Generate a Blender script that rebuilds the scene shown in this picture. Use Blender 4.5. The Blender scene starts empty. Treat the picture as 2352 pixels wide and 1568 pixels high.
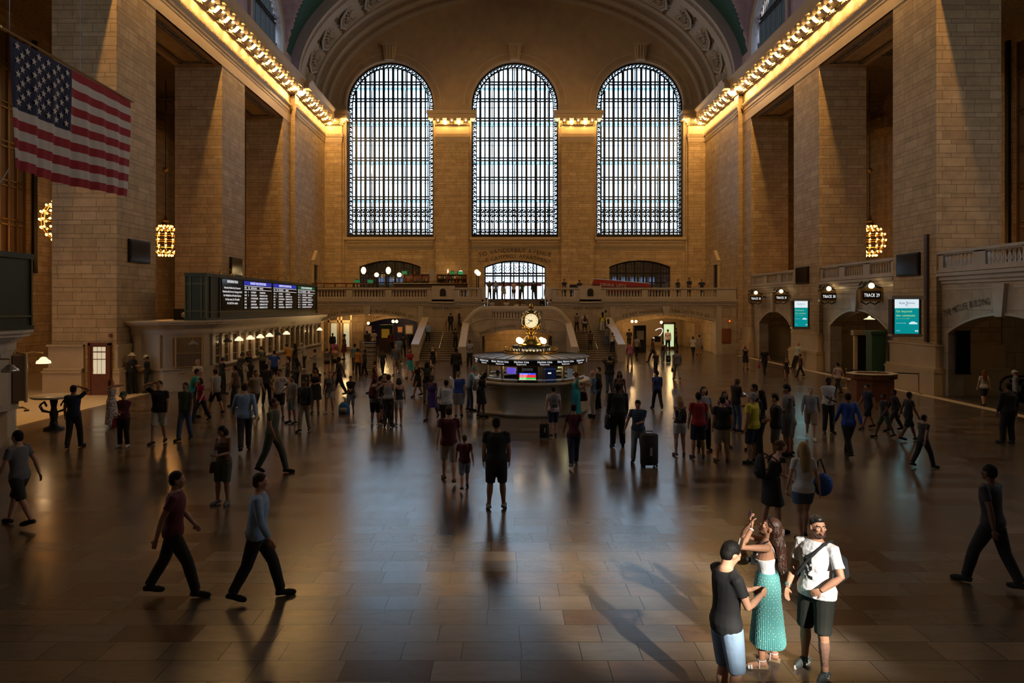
# sun: direction of travel, and the point it must reach
from mathutils import Vector as _V
SUND = _V((-.33, 1., -.52)).normalized()
_t = _V((3.25, 8.1, .95)); _k = (_t.y+12)/SUND.y
SUNW = _t-SUND*_k; SUNWX, SUNWZ = SUNW.x, SUNW.z
WORLD = 17.0; SUNE = 46.; EXPO = -1.8
import bpy, math, random
from mathutils import Vector, Matrix
RND = random.Random(11)
SC = bpy.context.scene
COL = SC.collection
PI = math.pi
# ---------------------------------------------------------------- camera frame: x right, y away, z up (metres)
F = 1633.0; EYE = 4.0; VX = 1159.0; VY = 701.0; C = 0.98      # C: centre line of the hall
def P(px, py, d): return Vector(((px-VX)*d/F, d, EYE-(py-VY)*d/F))
def gdist(py): return F*EYE/(py-VY)
def rad(a): return a*PI/180

# ---------------------------------------------------------------- mesh builder
class MB:
    def __init__(s): s.v = []; s.f = []; s.mi = []; s.m = 0
    def add(s, vs, fs):
        o = len(s.v); s.v += [tuple(p) for p in vs]
        for f in fs: s.f.append(tuple(i+o for i in f)); s.mi.append(s.m)
        return s
    def quad(s, a, b, c, d): return s.add([a, b, c, d], [(0, 1, 2, 3)])
    def box(s, x0, y0, z0, x1, y1, z1, M=None):
        vs = [(x, y, z) for z in (z0, z1) for y in (y0, y1) for x in (x0, x1)]
        if M: vs = [M @ Vector(p) for p in vs]
        return s.add(vs, [(0, 2, 3, 1), (4, 5, 7, 6), (0, 1, 5, 4), (2, 6, 7, 3), (0, 4, 6, 2), (1, 3, 7, 5)])
    def cbox(s, c, sz, M=None):
        x, y, z = c; a, b, h = sz[0]/2, sz[1]/2, sz[2]/2
        return s.box(x-a, y-b, z-h, x+a, y+b, z+h, M)
    def prism(s, prof, fn, t0, t1):            # prof: closed polygon of (p,q); fn(p,q,t)->xyz
        n = len(prof)
        vs = [fn(p, q, t0) for p, q in prof]+[fn(p, q, t1) for p, q in prof]
        fs = [(i, (i+1) % n, n+(i+1) % n, n+i) for i in range(n)]
        return s.add(vs, fs+[tuple(range(n))[::-1], tuple(range(n, 2*n))])
    def tube(s, pts, rs, n=10, cap=True, flat=None):
        pts = [Vector(p) for p in pts]
        if not hasattr(rs, '__len__'): rs = [rs]*len(pts)
        vs = []; side = None
        for i, p in enumerate(pts):
            t = (pts[min(i+1, len(pts)-1)]-pts[max(i-1, 0)])
            t = t.normalized() if t.length > 1e-9 else Vector((0, 0, 1))
            if side is None:
                side = t.cross(Vector((0, 1, 0)) if abs(t.y) < .9 else Vector((1, 0, 0))).normalized()
            side = (side-t*side.dot(t))
            side = side.normalized() if side.length > 1e-6 else t.orthogonal().normalized()
            up = side.cross(t)
            r = rs[i]; ra, rb = r if hasattr(r, '__len__') else (r, r)
            for k in range(n):
                a = 2*PI*k/n; vs.append(p+side*(ra*math.cos(a))+up*(rb*math.sin(a)))
        fs = []
        for i in range(len(pts)-1):
            for k in range(n): fs.append((i*n+k, i*n+(k+1) % n, (i+1)*n+(k+1) % n, (i+1)*n+k))
        if cap: fs += [tuple(range(n))[::-1], tuple((len(pts)-1)*n+k for k in range(n))]
        return s.add(vs, fs)
    def lathe(s, prof, c=(0, 0, 0), n=24, M=None, a0=0., a1=2*PI):
        full = abs(a1-a0-2*PI) < 1e-6; m = n if full else n+1; vs = []
        for r, z in prof:
            for k in range(m):
                a = a0+(a1-a0)*k/n; p = Vector((r*math.cos(a), r*math.sin(a), z))
                if M: p = M @ p
                vs.append(p+Vector(c))
        fs = []
        for i in range(len(prof)-1):
            for k in range(m if full else m-1):
                k2 = (k+1) % m; fs.append((i*m+k, i*m+k2, (i+1)*m+k2, (i+1)*m+k))
        return s.add(vs, fs)
    def ball(s, c, r, n=12, m=8, M=None):
        r = (r, r, r) if not hasattr(r, '__len__') else r
        vs = []; fs = []; c = Vector(c)
        for i in range(m+1):
            t = PI*i/m
            for k in range(n):
                a = 2*PI*k/n
                p = Vector((r[0]*math.sin(t)*math.cos(a), r[1]*math.sin(t)*math.sin(a), r[2]*math.cos(t)))
                vs.append(c+(M @ p if M else p))
        for i in range(m):
            for k in range(n): fs.append((i*n+k, (i+1)*n+k, (i+1)*n+(k+1) % n, i*n+(k+1) % n))
        return s.add(vs, fs)
    def text(s, st, size, org, xd, zd, align='C', arc=None, ext=0.0, wide=1.0):
        """flat letters; arc=(radius) bends the baseline upward in the middle"""
        xd = Vector(xd).normalized(); zd = Vector(zd).normalized(); nd = xd.cross(zd)
        org = Vector(org); xs = []; x = 0.
        for ch in st:
            g = glyph(ch); xs.append(x); x += g[2]*size*wide
        x0 = {'C': -x/2, 'L': 0, 'R': -x}[align]
        for ch, cx in zip(st, xs):
            vs, fs, w = glyph(ch)
            if not fs: continue
            half = w*size*wide/2; ctr = x0+cx+half
            if arc:
                a = ctr/arc; b = org+xd*(arc*math.sin(a))+zd*(arc*math.cos(a)-arc)
                X = xd*math.cos(a)-zd*math.sin(a); Z = xd*math.sin(a)+zd*math.cos(a)
            else: b = org+xd*ctr; X = xd; Z = zd
            s.add([b+X*((p[0]*size*wide)-half)+Z*(p[1]*size)+nd*(ext) for p in vs], fs)
        return s
    def build(s, name, mat=None, parent=None, smooth=False, loc=None, kind=None, weld=False):
        me = bpy.data.meshes.new(name); me.from_pydata(s.v, [], s.f)
        mats = mat if isinstance(mat, (list, tuple)) else [mat]
        for m in mats:
            if m: me.materials.append(m)
        if len(mats) > 1: me.polygons.foreach_set('material_index', s.mi)
        if weld:
            import bmesh
            b = bmesh.new(); b.from_mesh(me); bmesh.ops.remove_doubles(b, verts=b.verts, dist=1e-4)
            bmesh.ops.recalc_face_normals(b, faces=b.faces); b.to_mesh(me); b.free()
        if smooth: me.polygons.foreach_set('use_smooth', [True]*len(me.polygons))
        me.update()
        o = bpy.data.objects.new(name, me); COL.objects.link(o)
        if parent: o.parent = parent
        if loc: o.location = loc
        if kind: o['kind'] = kind
        return o
_G = {}
def glyph(ch):
    if ch not in _G:
        cu = bpy.data.curves.new('g', 'FONT'); cu.body = ch+'I'; cu.resolution_u = 2
        o = bpy.data.objects.new('g', cu); COL.objects.link(o)
        bpy.context.view_layer.update()
        w2 = o.dimensions.x; cu.body = 'I'; bpy.context.view_layer.update(); wi = o.dimensions.x
        cu.body = ch; bpy.context.view_layer.update()
        me = o.to_mesh() if ch != ' ' else None
        vs = [tuple(v.co) for v in me.vertices] if me else []; fs = [tuple(p.vertices) for p in me.polygons] if me else []
        _G[ch] = (vs, fs, (0.35 if ch == ' ' else max(w2-wi, .2)+.02))
        bpy.data.objects.remove(o); bpy.data.curves.remove(cu)
    return _G[ch]
def empty(name, label, cat, loc=(0, 0, 0), rz=0., group=None, scale=1.):
    o = bpy.data.objects.new(name, None); COL.objects.link(o); o.location = loc; o.rotation_euler = (0, 0, rz)
    o.scale = (scale,)*3; o.empty_display_size = .2
    return tag(o, label, cat, group)
def tag(o, label, cat, group=None):
    o['label'] = label; o['category'] = cat
    if group: o['group'] = group
    return o
def struct(o): o['kind'] = 'structure'; return o
def copy_tree(o, parent=None):
    c = o.copy(); COL.objects.link(c); c.parent = parent
    for ch in list(o.children): copy_tree(ch, c)
    return c
def light(kind, loc, energy, color, size=.1, rot=None, size_y=None, spot=None, blend=.3):
    d = bpy.data.lights.new('lamp', kind); d.energy = energy; d.color = color
    if kind == 'AREA':
        d.shape = 'RECTANGLE' if size_y else 'SQUARE'; d.size = size
        if size_y: d.size_y = size_y
    elif kind == 'SUN': d.angle = size
    else: d.shadow_soft_size = size
    if spot: d.spot_size = spot; d.spot_blend = blend
    o = bpy.data.objects.new('lamp', d); COL.objects.link(o); o.location = loc
    if rot: o.rotation_euler = rot
    return o

# ---------------------------------------------------------------- materials
def new_mat(name):
    m = bpy.data.materials.new(name); m.use_nodes = True; nt = m.node_tree
    return m, nt, nt.nodes['Principled BSDF']
def mat(name, col, rough=.6, metal=0., emit=None, es=0., spec=.5, alpha=None, noise=0., nscale=8., bump=0., sample=True):
    m, nt, b = new_mat(name)
    b.inputs['Base Color'].default_value = (*col, 1); b.inputs['Roughness'].default_value = rough
    b.inputs['Metallic'].default_value = metal; b.inputs['Specular IOR Level'].default_value = spec
    if emit: b.inputs['Emission Color'].default_value = (*emit, 1); b.inputs['Emission Strength'].default_value = es
    if noise or bump:
        tc = nt.nodes.new('ShaderNodeTexCoord'); n = nt.nodes.new('ShaderNodeTexNoise')
        n.inputs['Scale'].default_value = nscale; n.inputs['Detail'].default_value = 4
        nt.links.new(tc.outputs['Object'], n.inputs['Vector'])
        if noise:
            r = nt.nodes.new('ShaderNodeMix'); r.data_type = 'RGBA'
            r.inputs['A'].default_value = (*[c*(1-noise) for c in col], 1); r.inputs['B'].default_value = (*[min(1, c*(1+noise)) for c in col], 1)
            nt.links.new(n.outputs['Fac'], r.inputs['Factor']); nt.links.new(r.outputs['Result'], b.inputs['Base Color'])
        if bump:
            bp = nt.nodes.new('ShaderNodeBump'); bp.inputs['Strength'].default_value = 1; bp.inputs['Distance'].default_value = bump
            nt.links.new(n.outputs['Fac'], bp.inputs['Height']); nt.links.new(bp.outputs['Normal'], b.inputs['Normal'])
    if emit and not sample: m.cycles.emission_sampling = 'NONE'
    return m
def N(nt, t, **k):
    n = nt.nodes.new(t)
    for a, v in k.items():
        if a == 'op': n.operation = v
        elif isinstance(a, str) and a.startswith('i'): n.inputs[int(a[1:])].default_value = v
        else: setattr(n, a, v)
    return n
def ramp(nt, stops):
    r = nt.nodes.new('ShaderNodeValToRGB'); e = r.color_ramp.elements
    while len(e) < len(stops): e.new(.5)
    for x, (p, c) in zip(e, stops): x.position = p; x.color = (*c, 1)
    return r
def ashlar(name, stops, rough=.62, bw=1.05, period=.6, split=.667, mortar=.009, dark=(.13, .09, .055), veins=0.):
    """coursed stone: alternating tall and low courses, joints, a tint per block, in world metres"""
    m, nt, b = new_mat(name); L = nt.links.new
    g = N(nt, 'ShaderNodeNewGeometry'); sp = N(nt, 'ShaderNodeSeparateXYZ'); L(g.outputs['Position'], sp.inputs[0])
    sn = N(nt, 'ShaderNodeSeparateXYZ'); L(g.outputs['True Normal'], sn.inputs[0])
    ab = N(nt, 'ShaderNodeMath', op='ABSOLUTE'); L(sn.outputs[0], ab.inputs[0])
    gt = N(nt, 'ShaderNodeMath', op='GREATER_THAN', i1=.6); L(ab.outputs[0], gt.inputs[0])
    mx = N(nt, 'ShaderNodeMix'); L(gt.outputs[0], mx.inputs[0]); L(sp.outputs[0], mx.inputs[2]); L(sp.outputs[1], mx.inputs[3])
    t = N(nt, 'ShaderNodeMath', op='DIVIDE', i1=period); L(sp.outputs[2], t.inputs[0])
    fr = N(nt, 'ShaderNodeMath', op='FRACT'); L(t.outputs[0], fr.inputs[0])
    fl = N(nt, 'ShaderNodeMath', op='FLOOR'); L(t.outputs[0], fl.inputs[0])
    mr = N(nt, 'ShaderNodeMapRange'); mr.inputs[1].default_value = 0; mr.inputs[2].default_value = split; mr.inputs[3].default_value = 0; mr.inputs[4].default_value = .5
    L(fr.outputs[0], mr.inputs[0])
    mr2 = N(nt, 'ShaderNodeMapRange'); mr2.inputs[1].default_value = split; mr2.inputs[2].default_value = 1; mr2.inputs[3].default_value = 0; mr2.inputs[4].default_value = .5
    L(fr.outputs[0], mr2.inputs[0])
    a1 = N(nt, 'ShaderNodeMath', op='ADD'); L(mr.outputs[0], a1.inputs[0]); L(mr2.outputs[0], a1.inputs[1])
    a2 = N(nt, 'ShaderNodeMath', op='ADD'); L(a1.outputs[0], a2.inputs[0]); L(fl.outputs[0], a2.inputs[1])
    zz = N(nt, 'ShaderNodeMath', op='MULTIPLY', i1=period); L(a2.outputs[0], zz.inputs[0])
    cb = N(nt, 'ShaderNodeCombineXYZ'); L(mx.outputs[0], cb.inputs[0]); L(zz.outputs[0], cb.inputs[1])
    br = N(nt, 'ShaderNodeTexBrick'); br.offset = .37; br.offset_frequency = 2; br.squash = .75; br.squash_frequency = 3
    br.inputs['Color1'].default_value = (0, 0, 0, 1); br.inputs['Color2'].default_value = (1, 1, 1, 1); br.inputs['Mortar'].default_value = (.5, .5, .5, 1)
    br.inputs['Scale'].default_value = 1; br.inputs['Mortar Size'].default_value = mortar; br.inputs['Mortar Smooth'].default_value = .1
    br.inputs['Brick Width'].default_value = bw; br.inputs['Row Height'].default_value = period/2
    L(cb.outputs[0], br.inputs['Vector'])
    r = ramp(nt, stops); L(br.outputs['Color'], r.inputs[0])
    no = N(nt, 'ShaderNodeTexNoise'); no.inputs['Scale'].default_value = 1.7; no.inputs['Detail'].default_value = 6; no.inputs['Roughness'].default_value = .65
    L(g.outputs['Position'], no.inputs['Vector'])
    m1 = N(nt, 'ShaderNodeMix', data_type='RGBA', blend_type='MULTIPLY'); m1.inputs[0].default_value = 1
    nr = ramp(nt, [(0.25, (.72, .70, .68)), (.75, (1.12, 1.1, 1.08))]); L(no.outputs['Fac'], nr.inputs[0])
    L(r.outputs[0], m1.inputs[6]); L(nr.outputs[0], m1.inputs[7])
    m2 = N(nt, 'ShaderNodeMix', data_type='RGBA'); L(br.outputs['Fac'], m2.inputs[0]); L(m1.outputs[2], m2.inputs[6]); m2.inputs[7].default_value = (*dark, 1)
    L(m2.outputs[2], b.inputs['Base Color']); b.inputs['Roughness'].default_value = rough; b.inputs['Specular IOR Level'].default_value = .35
    bp = N(nt, 'ShaderNodeBump'); bp.inputs['Distance'].default_value = .012; bp.invert = True; L(br.outputs['Fac'], bp.inputs['Height']); L(bp.outputs[0], b.inputs['Normal'])
    return m
def floor_mat():
    m, nt, b = new_mat('marble_slabs'); L = nt.links.new
    g = N(nt, 'ShaderNodeNewGeometry')
    br = N(nt, 'ShaderNodeTexBrick'); br.offset = .41; br.offset_frequency = 2; br.squash = .7; br.squash_frequency = 3
    br.inputs['Color1'].default_value = (0, 0, 0, 1); br.inputs['Color2'].default_value = (1, 1, 1, 1); br.inputs['Mortar'].default_value = (.5, .5, .5, 1)
    br.inputs['Scale'].default_value = 1; br.inputs['Mortar Size'].default_value = .0045; br.inputs['Mortar Smooth'].default_value = 0
    br.inputs['Brick Width'].default_value = .98; br.inputs['Row Height'].default_value = .445
    mp = N(nt, 'ShaderNodeMapping'); mp.inputs['Location'].default_value = (40, 40.05, 0); L(g.outputs['Position'], mp.inputs['Vector']); L(mp.outputs[0], br.inputs['Vector'])
    r = ramp(nt, [(0, (.075, .038, .023)), (.22, (.115, .072, .046)), (.42, (.09, .07, .052)), (.6, (.135, .095, .062)), (.8, (.085, .076, .066)), (1, (.165, .12, .082))])
    L(br.outputs['Color'], r.inputs[0])
    no = N(nt, 'ShaderNodeTexNoise'); no.inputs['Scale'].default_value = 1.3; no.inputs['Detail'].default_value = 8; no.inputs['Roughness'].default_value = .7; no.inputs['Distortion'].default_value = 1.2
    mp2 = N(nt, 'ShaderNodeMapping'); mp2.inputs['Scale'].default_value = (1, 3.2, 1); L(g.outputs['Position'], mp2.inputs['Vector']); L(mp2.outputs[0], no.inputs['Vector'])
    nr = ramp(nt, [(.25, (.78, .76, .74)), (.5, (.97, .97, .97)), (.75, (1.15, 1.12, 1.1))]); L(no.outputs['Fac'], nr.inputs[0])
    m1 = N(nt, 'ShaderNodeMix', data_type='RGBA', blend_type='MULTIPLY'); m1.inputs[0].default_value = 1; L(r.outputs[0], m1.inputs[6]); L(nr.outputs[0], m1.inputs[7])
    m2 = N(nt, 'ShaderNodeMix', data_type='RGBA'); L(br.outputs['Fac'], m2.inputs[0]); L(m1.outputs[2], m2.inputs[6]); m2.inputs[7].default_value = (.012, .009, .006, 1)
    L(m2.outputs[2], b.inputs['Base Color'])
    sr = N(nt, 'ShaderNodeMapRange'); sr.inputs[3].default_value = .6; sr.inputs[4].default_value = .25; L(br.outputs['Fac'], sr.inputs[0]); L(sr.outputs[0], b.inputs['Specular IOR Level'])
    rr = N(nt, 'ShaderNodeMapRange'); rr.inputs[3].default_value = .20; rr.inputs[4].default_value = .34; rr.inputs[3].default_value = .19; rr.inputs[4].default_value = .24; L(br.outputs['Color'], rr.inputs[0]); L(rr.outputs[0], b.inputs['Roughness'])
    return m
STOPS = [(0, (.42, .29, .145)), (.35, (.51, .365, .19)), (.7, (.47, .34, .175)), (1, (.57, .42, .235))]
M = {}
M['stone'] = ashlar('tan_stone_blocks', STOPS)
M['stone_low'] = ashlar('pale_stone_panels', [(0, (.40, .325, .23)), (1, (.50, .41, .295))], rough=.4, bw=1.9, period=1.9, split=.6, mortar=.008)
M['plain'] = mat('smooth_tan_stone', (.50, .37, .21), .55, noise=.14, nscale=1.5, bump=.004)
M['pale'] = mat('pale_polished_marble', (.47, .40, .31), .32, noise=.16, nscale=2.2)
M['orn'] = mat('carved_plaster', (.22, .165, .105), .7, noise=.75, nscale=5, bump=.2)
M['plaster'] = mat('grey_plaster', (.36, .33, .28), .7, noise=.12, nscale=1.2)
M['teal'] = mat('teal_ceiling_paint', (.015, .085, .085), .8, noise=.2, nscale=.6)
M['groin'] = mat('grey_ornamented_plaster', (.40, .35, .36), .75, noise=.4, nscale=2.6, bump=.08)
M['floor'] = floor_mat()
M['iron'] = mat('dark_bronze_iron', (.018, .016, .014), .45, .6)
M['brass'] = mat('polished_brass', (.78, .52, .16), .2, 1.)
M['oldbrass'] = mat('dull_brass', (.42, .28, .12), .38, 1.)
M['steel'] = mat('brushed_steel', (.55, .53, .5), .35, 1.)
M['black'] = mat('matt_black', (.008, .008, .008), .5)
M['screen_off'] = mat('dark_screen_glass', (.006, .006, .008), .12)
M['wood'] = mat('red_brown_wood', (.16, .05, .02), .35, noise=.35, nscale=3)
M['dkwood'] = mat('dark_wood', (.05, .022, .01), .4, noise=.3, nscale=3)
M['boardgreen'] = mat('dark_green_metal', (.035, .042, .022), .45, .4)
M['bulb'] = mat('warm_bulb', (1, .9, .7), .3, emit=(1, .70, .32), es=20, sample=False)
M['globe'] = mat('warm_white_globe', (1, .95, .85), .3, emit=(1, .66, .26), es=16, sample=False)
M['shade'] = mat('opal_lamp_shade', (1, .95, .85), .3, emit=(1, .74, .42), es=5, sample=False)
M['orangebulb'] = mat('amber_bulb', (1, .7, .4), .3, emit=(1, .42, .09), es=34, sample=False)
M['lit'] = mat('lit_white_letters', (1, 1, 1), .5, emit=(.95, .97, 1), es=4.2, sample=False)
M['litwarm'] = mat('lit_cream_letters', (1, 1, 1), .5, emit=(1, .86, .62), es=5, sample=False)
M['litblue'] = mat('lit_blue_header', (.02, .03, .3), .5, emit=(.03, .05, .75), es=1.6, sample=False)
M['litgreen'] = mat('lit_green_header', (.0, .1, .03), .5, emit=(.0, .25, .08), es=.7, sample=False)
M['letters'] = mat('dark_incised_letters', (.035, .022, .012), .7)
M['darkglass'] = mat('dark_window_glass', (.012, .011, .010), .08, spec=.8)
def glass_mat(name, tint, fac=.1, rough=.05):
    m, nt, b = new_mat(name); nt.nodes.remove(b); out = nt.nodes['Material Output']
    t = N(nt, 'ShaderNodeBsdfTransparent'); t.inputs[0].default_value = (*tint, 1)
    g = N(nt, 'ShaderNodeBsdfGlossy'); g.inputs['Roughness'].default_value = rough
    x = N(nt, 'ShaderNodeMixShader'); x.inputs[0].default_value = fac
    nt.links.new(t.outputs[0], x.inputs[1]); nt.links.new(g.outputs[0], x.inputs[2]); nt.links.new(x.outputs[0], out.inputs[0]); return m
M['pane'] = glass_mat('clear_window_glass', (.93, .96, .97), .05)
M['boothglass'] = glass_mat('booth_glass', (.97, .97, .95), .06)
def frost(name, col, em=0.):
    m, nt, b = new_mat(name); nt.nodes.remove(b); out = nt.nodes['Material Output']
    t = N(nt, 'ShaderNodeBsdfTranslucent'); t.inputs[0].default_value = (*col, 1)
    d = N(nt, 'ShaderNodeBsdfTransparent'); d.inputs[0].default_value = (*[c*.9 for c in col], 1)
    x = N(nt, 'ShaderNodeMixShader'); x.inputs[0].default_value = .45
    nt.links.new(t.outputs[0], x.inputs[1]); nt.links.new(d.outputs[0], x.inputs[2]); nt.links.new(x.outputs[0], out.inputs[0]); return m
M['walkglass'] = frost('glass_block_floor', (.72, .84, .84))

# ---------------------------------------------------------------- walls with arched openings
def arch_wall(mb, fn, u0, u1, z0, z1, ops, n=14, thick=.6):
    """fn(u,w,z)->xyz, w into the wall. ops: (uc, half, zbot, zspring, rise) (rise = half: round arch)"""
    cuts = {u0, u1}
    def top(op, u):
        uc, h, zb, zs, r = op; t = max(0, 1-((u-uc)/h)**2)
        if abs(r-h) < 1e-6: return zs+h*math.sqrt(t)
        if r <= 0: return zs
        Rr = (h*h+r*r)/(2*r); return zs+math.sqrt(max(0, Rr*Rr-(u-uc)**2))-(Rr-r)
    for op in ops:
        m = n if op[4] > 0 else 1
        for i in range(m+1):
            a = PI*(1-i/m); cuts.add(round(op[0]+op[1]*math.cos(a), 5))
    us = sorted(u for u in cuts if u0-1e-6 <= u <= u1+1e-6)
    for a, b in zip(us, us[1:]):
        if b-a < 1e-5: continue
        mid = (a+b)/2; op = next((o for o in ops if abs(mid-o[0]) < o[1]), None)
        if not op: mb.quad(fn(a, 0, z0), fn(b, 0, z0), fn(b, 0, z1), fn(a, 0, z1)); continue
        ta, tb = top(op, a), top(op, b)
        mb.quad(fn(a, 0, ta), fn(b, 0, tb), fn(b, 0, z1), fn(a, 0, z1))
        mb.quad(fn(a, 0, ta), fn(a, thick, ta), fn(b, thick, tb), fn(b, 0, tb))
        if op[2] > z0+1e-4:
            mb.quad(fn(a, 0, z0), fn(b, 0, z0), fn(b, 0, op[2]), fn(a, 0, op[2]))
            mb.quad(fn(a, 0, op[2]), fn(b, 0, op[2]), fn(b, thick, op[2]), fn(a, thick, op[2]))
    for op in ops:
        for s_, uu in ((-1, op[0]-op[1]), (1, op[0]+op[1])):
            mb.quad(fn(uu, 0, op[2]), fn(uu, thick, op[2]), fn(uu, thick, top(op, uu)), fn(uu, 0, top(op, uu)))
    return mb
def baluster(mb, x, y, z, h, n=8):
    r = .075*h/.62
    mb.lathe([(r*.95, z), (r*.95, z+h*.08), (r*.6, z+h*.12), (r*1.0, z+h*.3), (r*.95, z+h*.42), (r*.45, z+h*.72), (r*.42, z+h*.84), (r*.8, z+h*.9), (r*.8, z+h)], (x, y, 0), n)
# ================================================================ SETTING
YB = 67.4                                     # west wall plane
def SX(side, u): return C+side*u
# ---- floor
mb = MB(); mb.quad((-40, -14, 0), (42, -14, 0), (42, 80, 0), (-40, 80, 0))
fl = mb.build('floor', M['floor'], kind='structure')
band = mat('dark_marble_band', (.10, .07, .045), .3)
paleb = mat('pale_marble_band', (.55, .43, .28), .35)
aislefl = mat('pale_aisle_marble', (.55, .42, .26), .33, noise=.2, nscale=1.5)
mb = MB(); mb.box(-16.15, -10, 0, -15.8, 57, .004); struct(mb.build('trim_floor_band', band, fl))
mb = MB(); mb.box(SX(1, 17.5), -10, 0, SX(1, 17.95), 57, .004); struct(mb.build('trim_floor_pale_band', paleb, fl))
mb = MB(); mb.quad((-32, -10, .003), (-16.15, -10, .003), (-16.15, 57, .003), (-32, 57, .003)); struct(mb.build('floor_aisle', aislefl, fl))
# ---- west wall (upper) with three round headed windows
WIN = [-11.85, 0.0, 11.85]
fnW = lambda u, w, z: (C+u, YB+w, z)
mb = MB()
arch_wall(mb, fnW, -18.6, 18.6, 9.9, 34, [(u, 4.12, 10.45, 23.0, 4.12) for u in WIN], 28, 1.0)
upper = mb.build('wall_west_upper', mat('smooth_tympanum_stone', (.44, .31, .165), .65, noise=.22, nscale=1.1), kind='structure'); mb = MB()
arch_wall(mb, fnW, -18.6, 18.6, 4.3, 9.9, [(u, 2.9, 4.5, 7.65, .62) for u in WIN], 16, .8)
west = mb.build('wall_west', M['stone'], kind='structure')
# archivolt ring mouldings, keystones, frieze band and sills on the west wall
mb = MB()
for u in WIN:
    for r0, r1, pr in ((4.12, 4.32, .10), (4.75, 4.9, .05)):
        n = 40
        for i in range(n):
            a, b = PI*i/n, PI*(i+1)/n
            q = [(C+u+r*math.cos(t), YB-pr*k, 23+r*math.sin(t)) for t in (a, b) for r in (r0, r1) for k in (0, 1)]
            mb.add(q, [(1, 3, 7, 5), (0, 1, 5, 4), (2, 6, 7, 3)])
    mb.prism([(-.42, 27.15), (.42, 27.15), (.6, 28.5), (-.6, 28.5)], lambda p, q, t: (C+u+p, t, q), YB-.45, YB)
    mb.box(C+u-.72, YB-.55, 28.5, C+u+.72, YB, 28.7)
    for k in (-.25, 0, .25): mb.tube([(C+u+k, YB-.47, 27.3), (C+u+k*1.2, YB-.5, 28.4)], .07, 8)
    mb.box(C+u-4.3, YB-.28, 10.2, C+u+4.3, YB+.4, 10.45)
    mb.box(C+u-4.12, YB-.1, 9.95, C+u+4.12, YB, 10.2)
struct(mb.build('trim_arch_mouldings', M['plain'], west))
mb = MB()
for u in WIN:
    mb.box(C+u-4.1, YB-.05, 9.25, C+u+4.1, YB, 9.75)
    for i in range(27):
        x = C+u-4.0+i*.305
        mb.tube([(x, YB-.08, 9.35), (x+.1, YB-.08, 9.62), (x+.2, YB-.08, 9.4), (x+.3, YB-.08, 9.62)], .03, 5)
    for x in (C+u-4.4+.0, C+u+4.4): pass
struct(mb.build('trim_frieze', mat('carved_frieze', (.36, .28, .17), .6), west))
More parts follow.
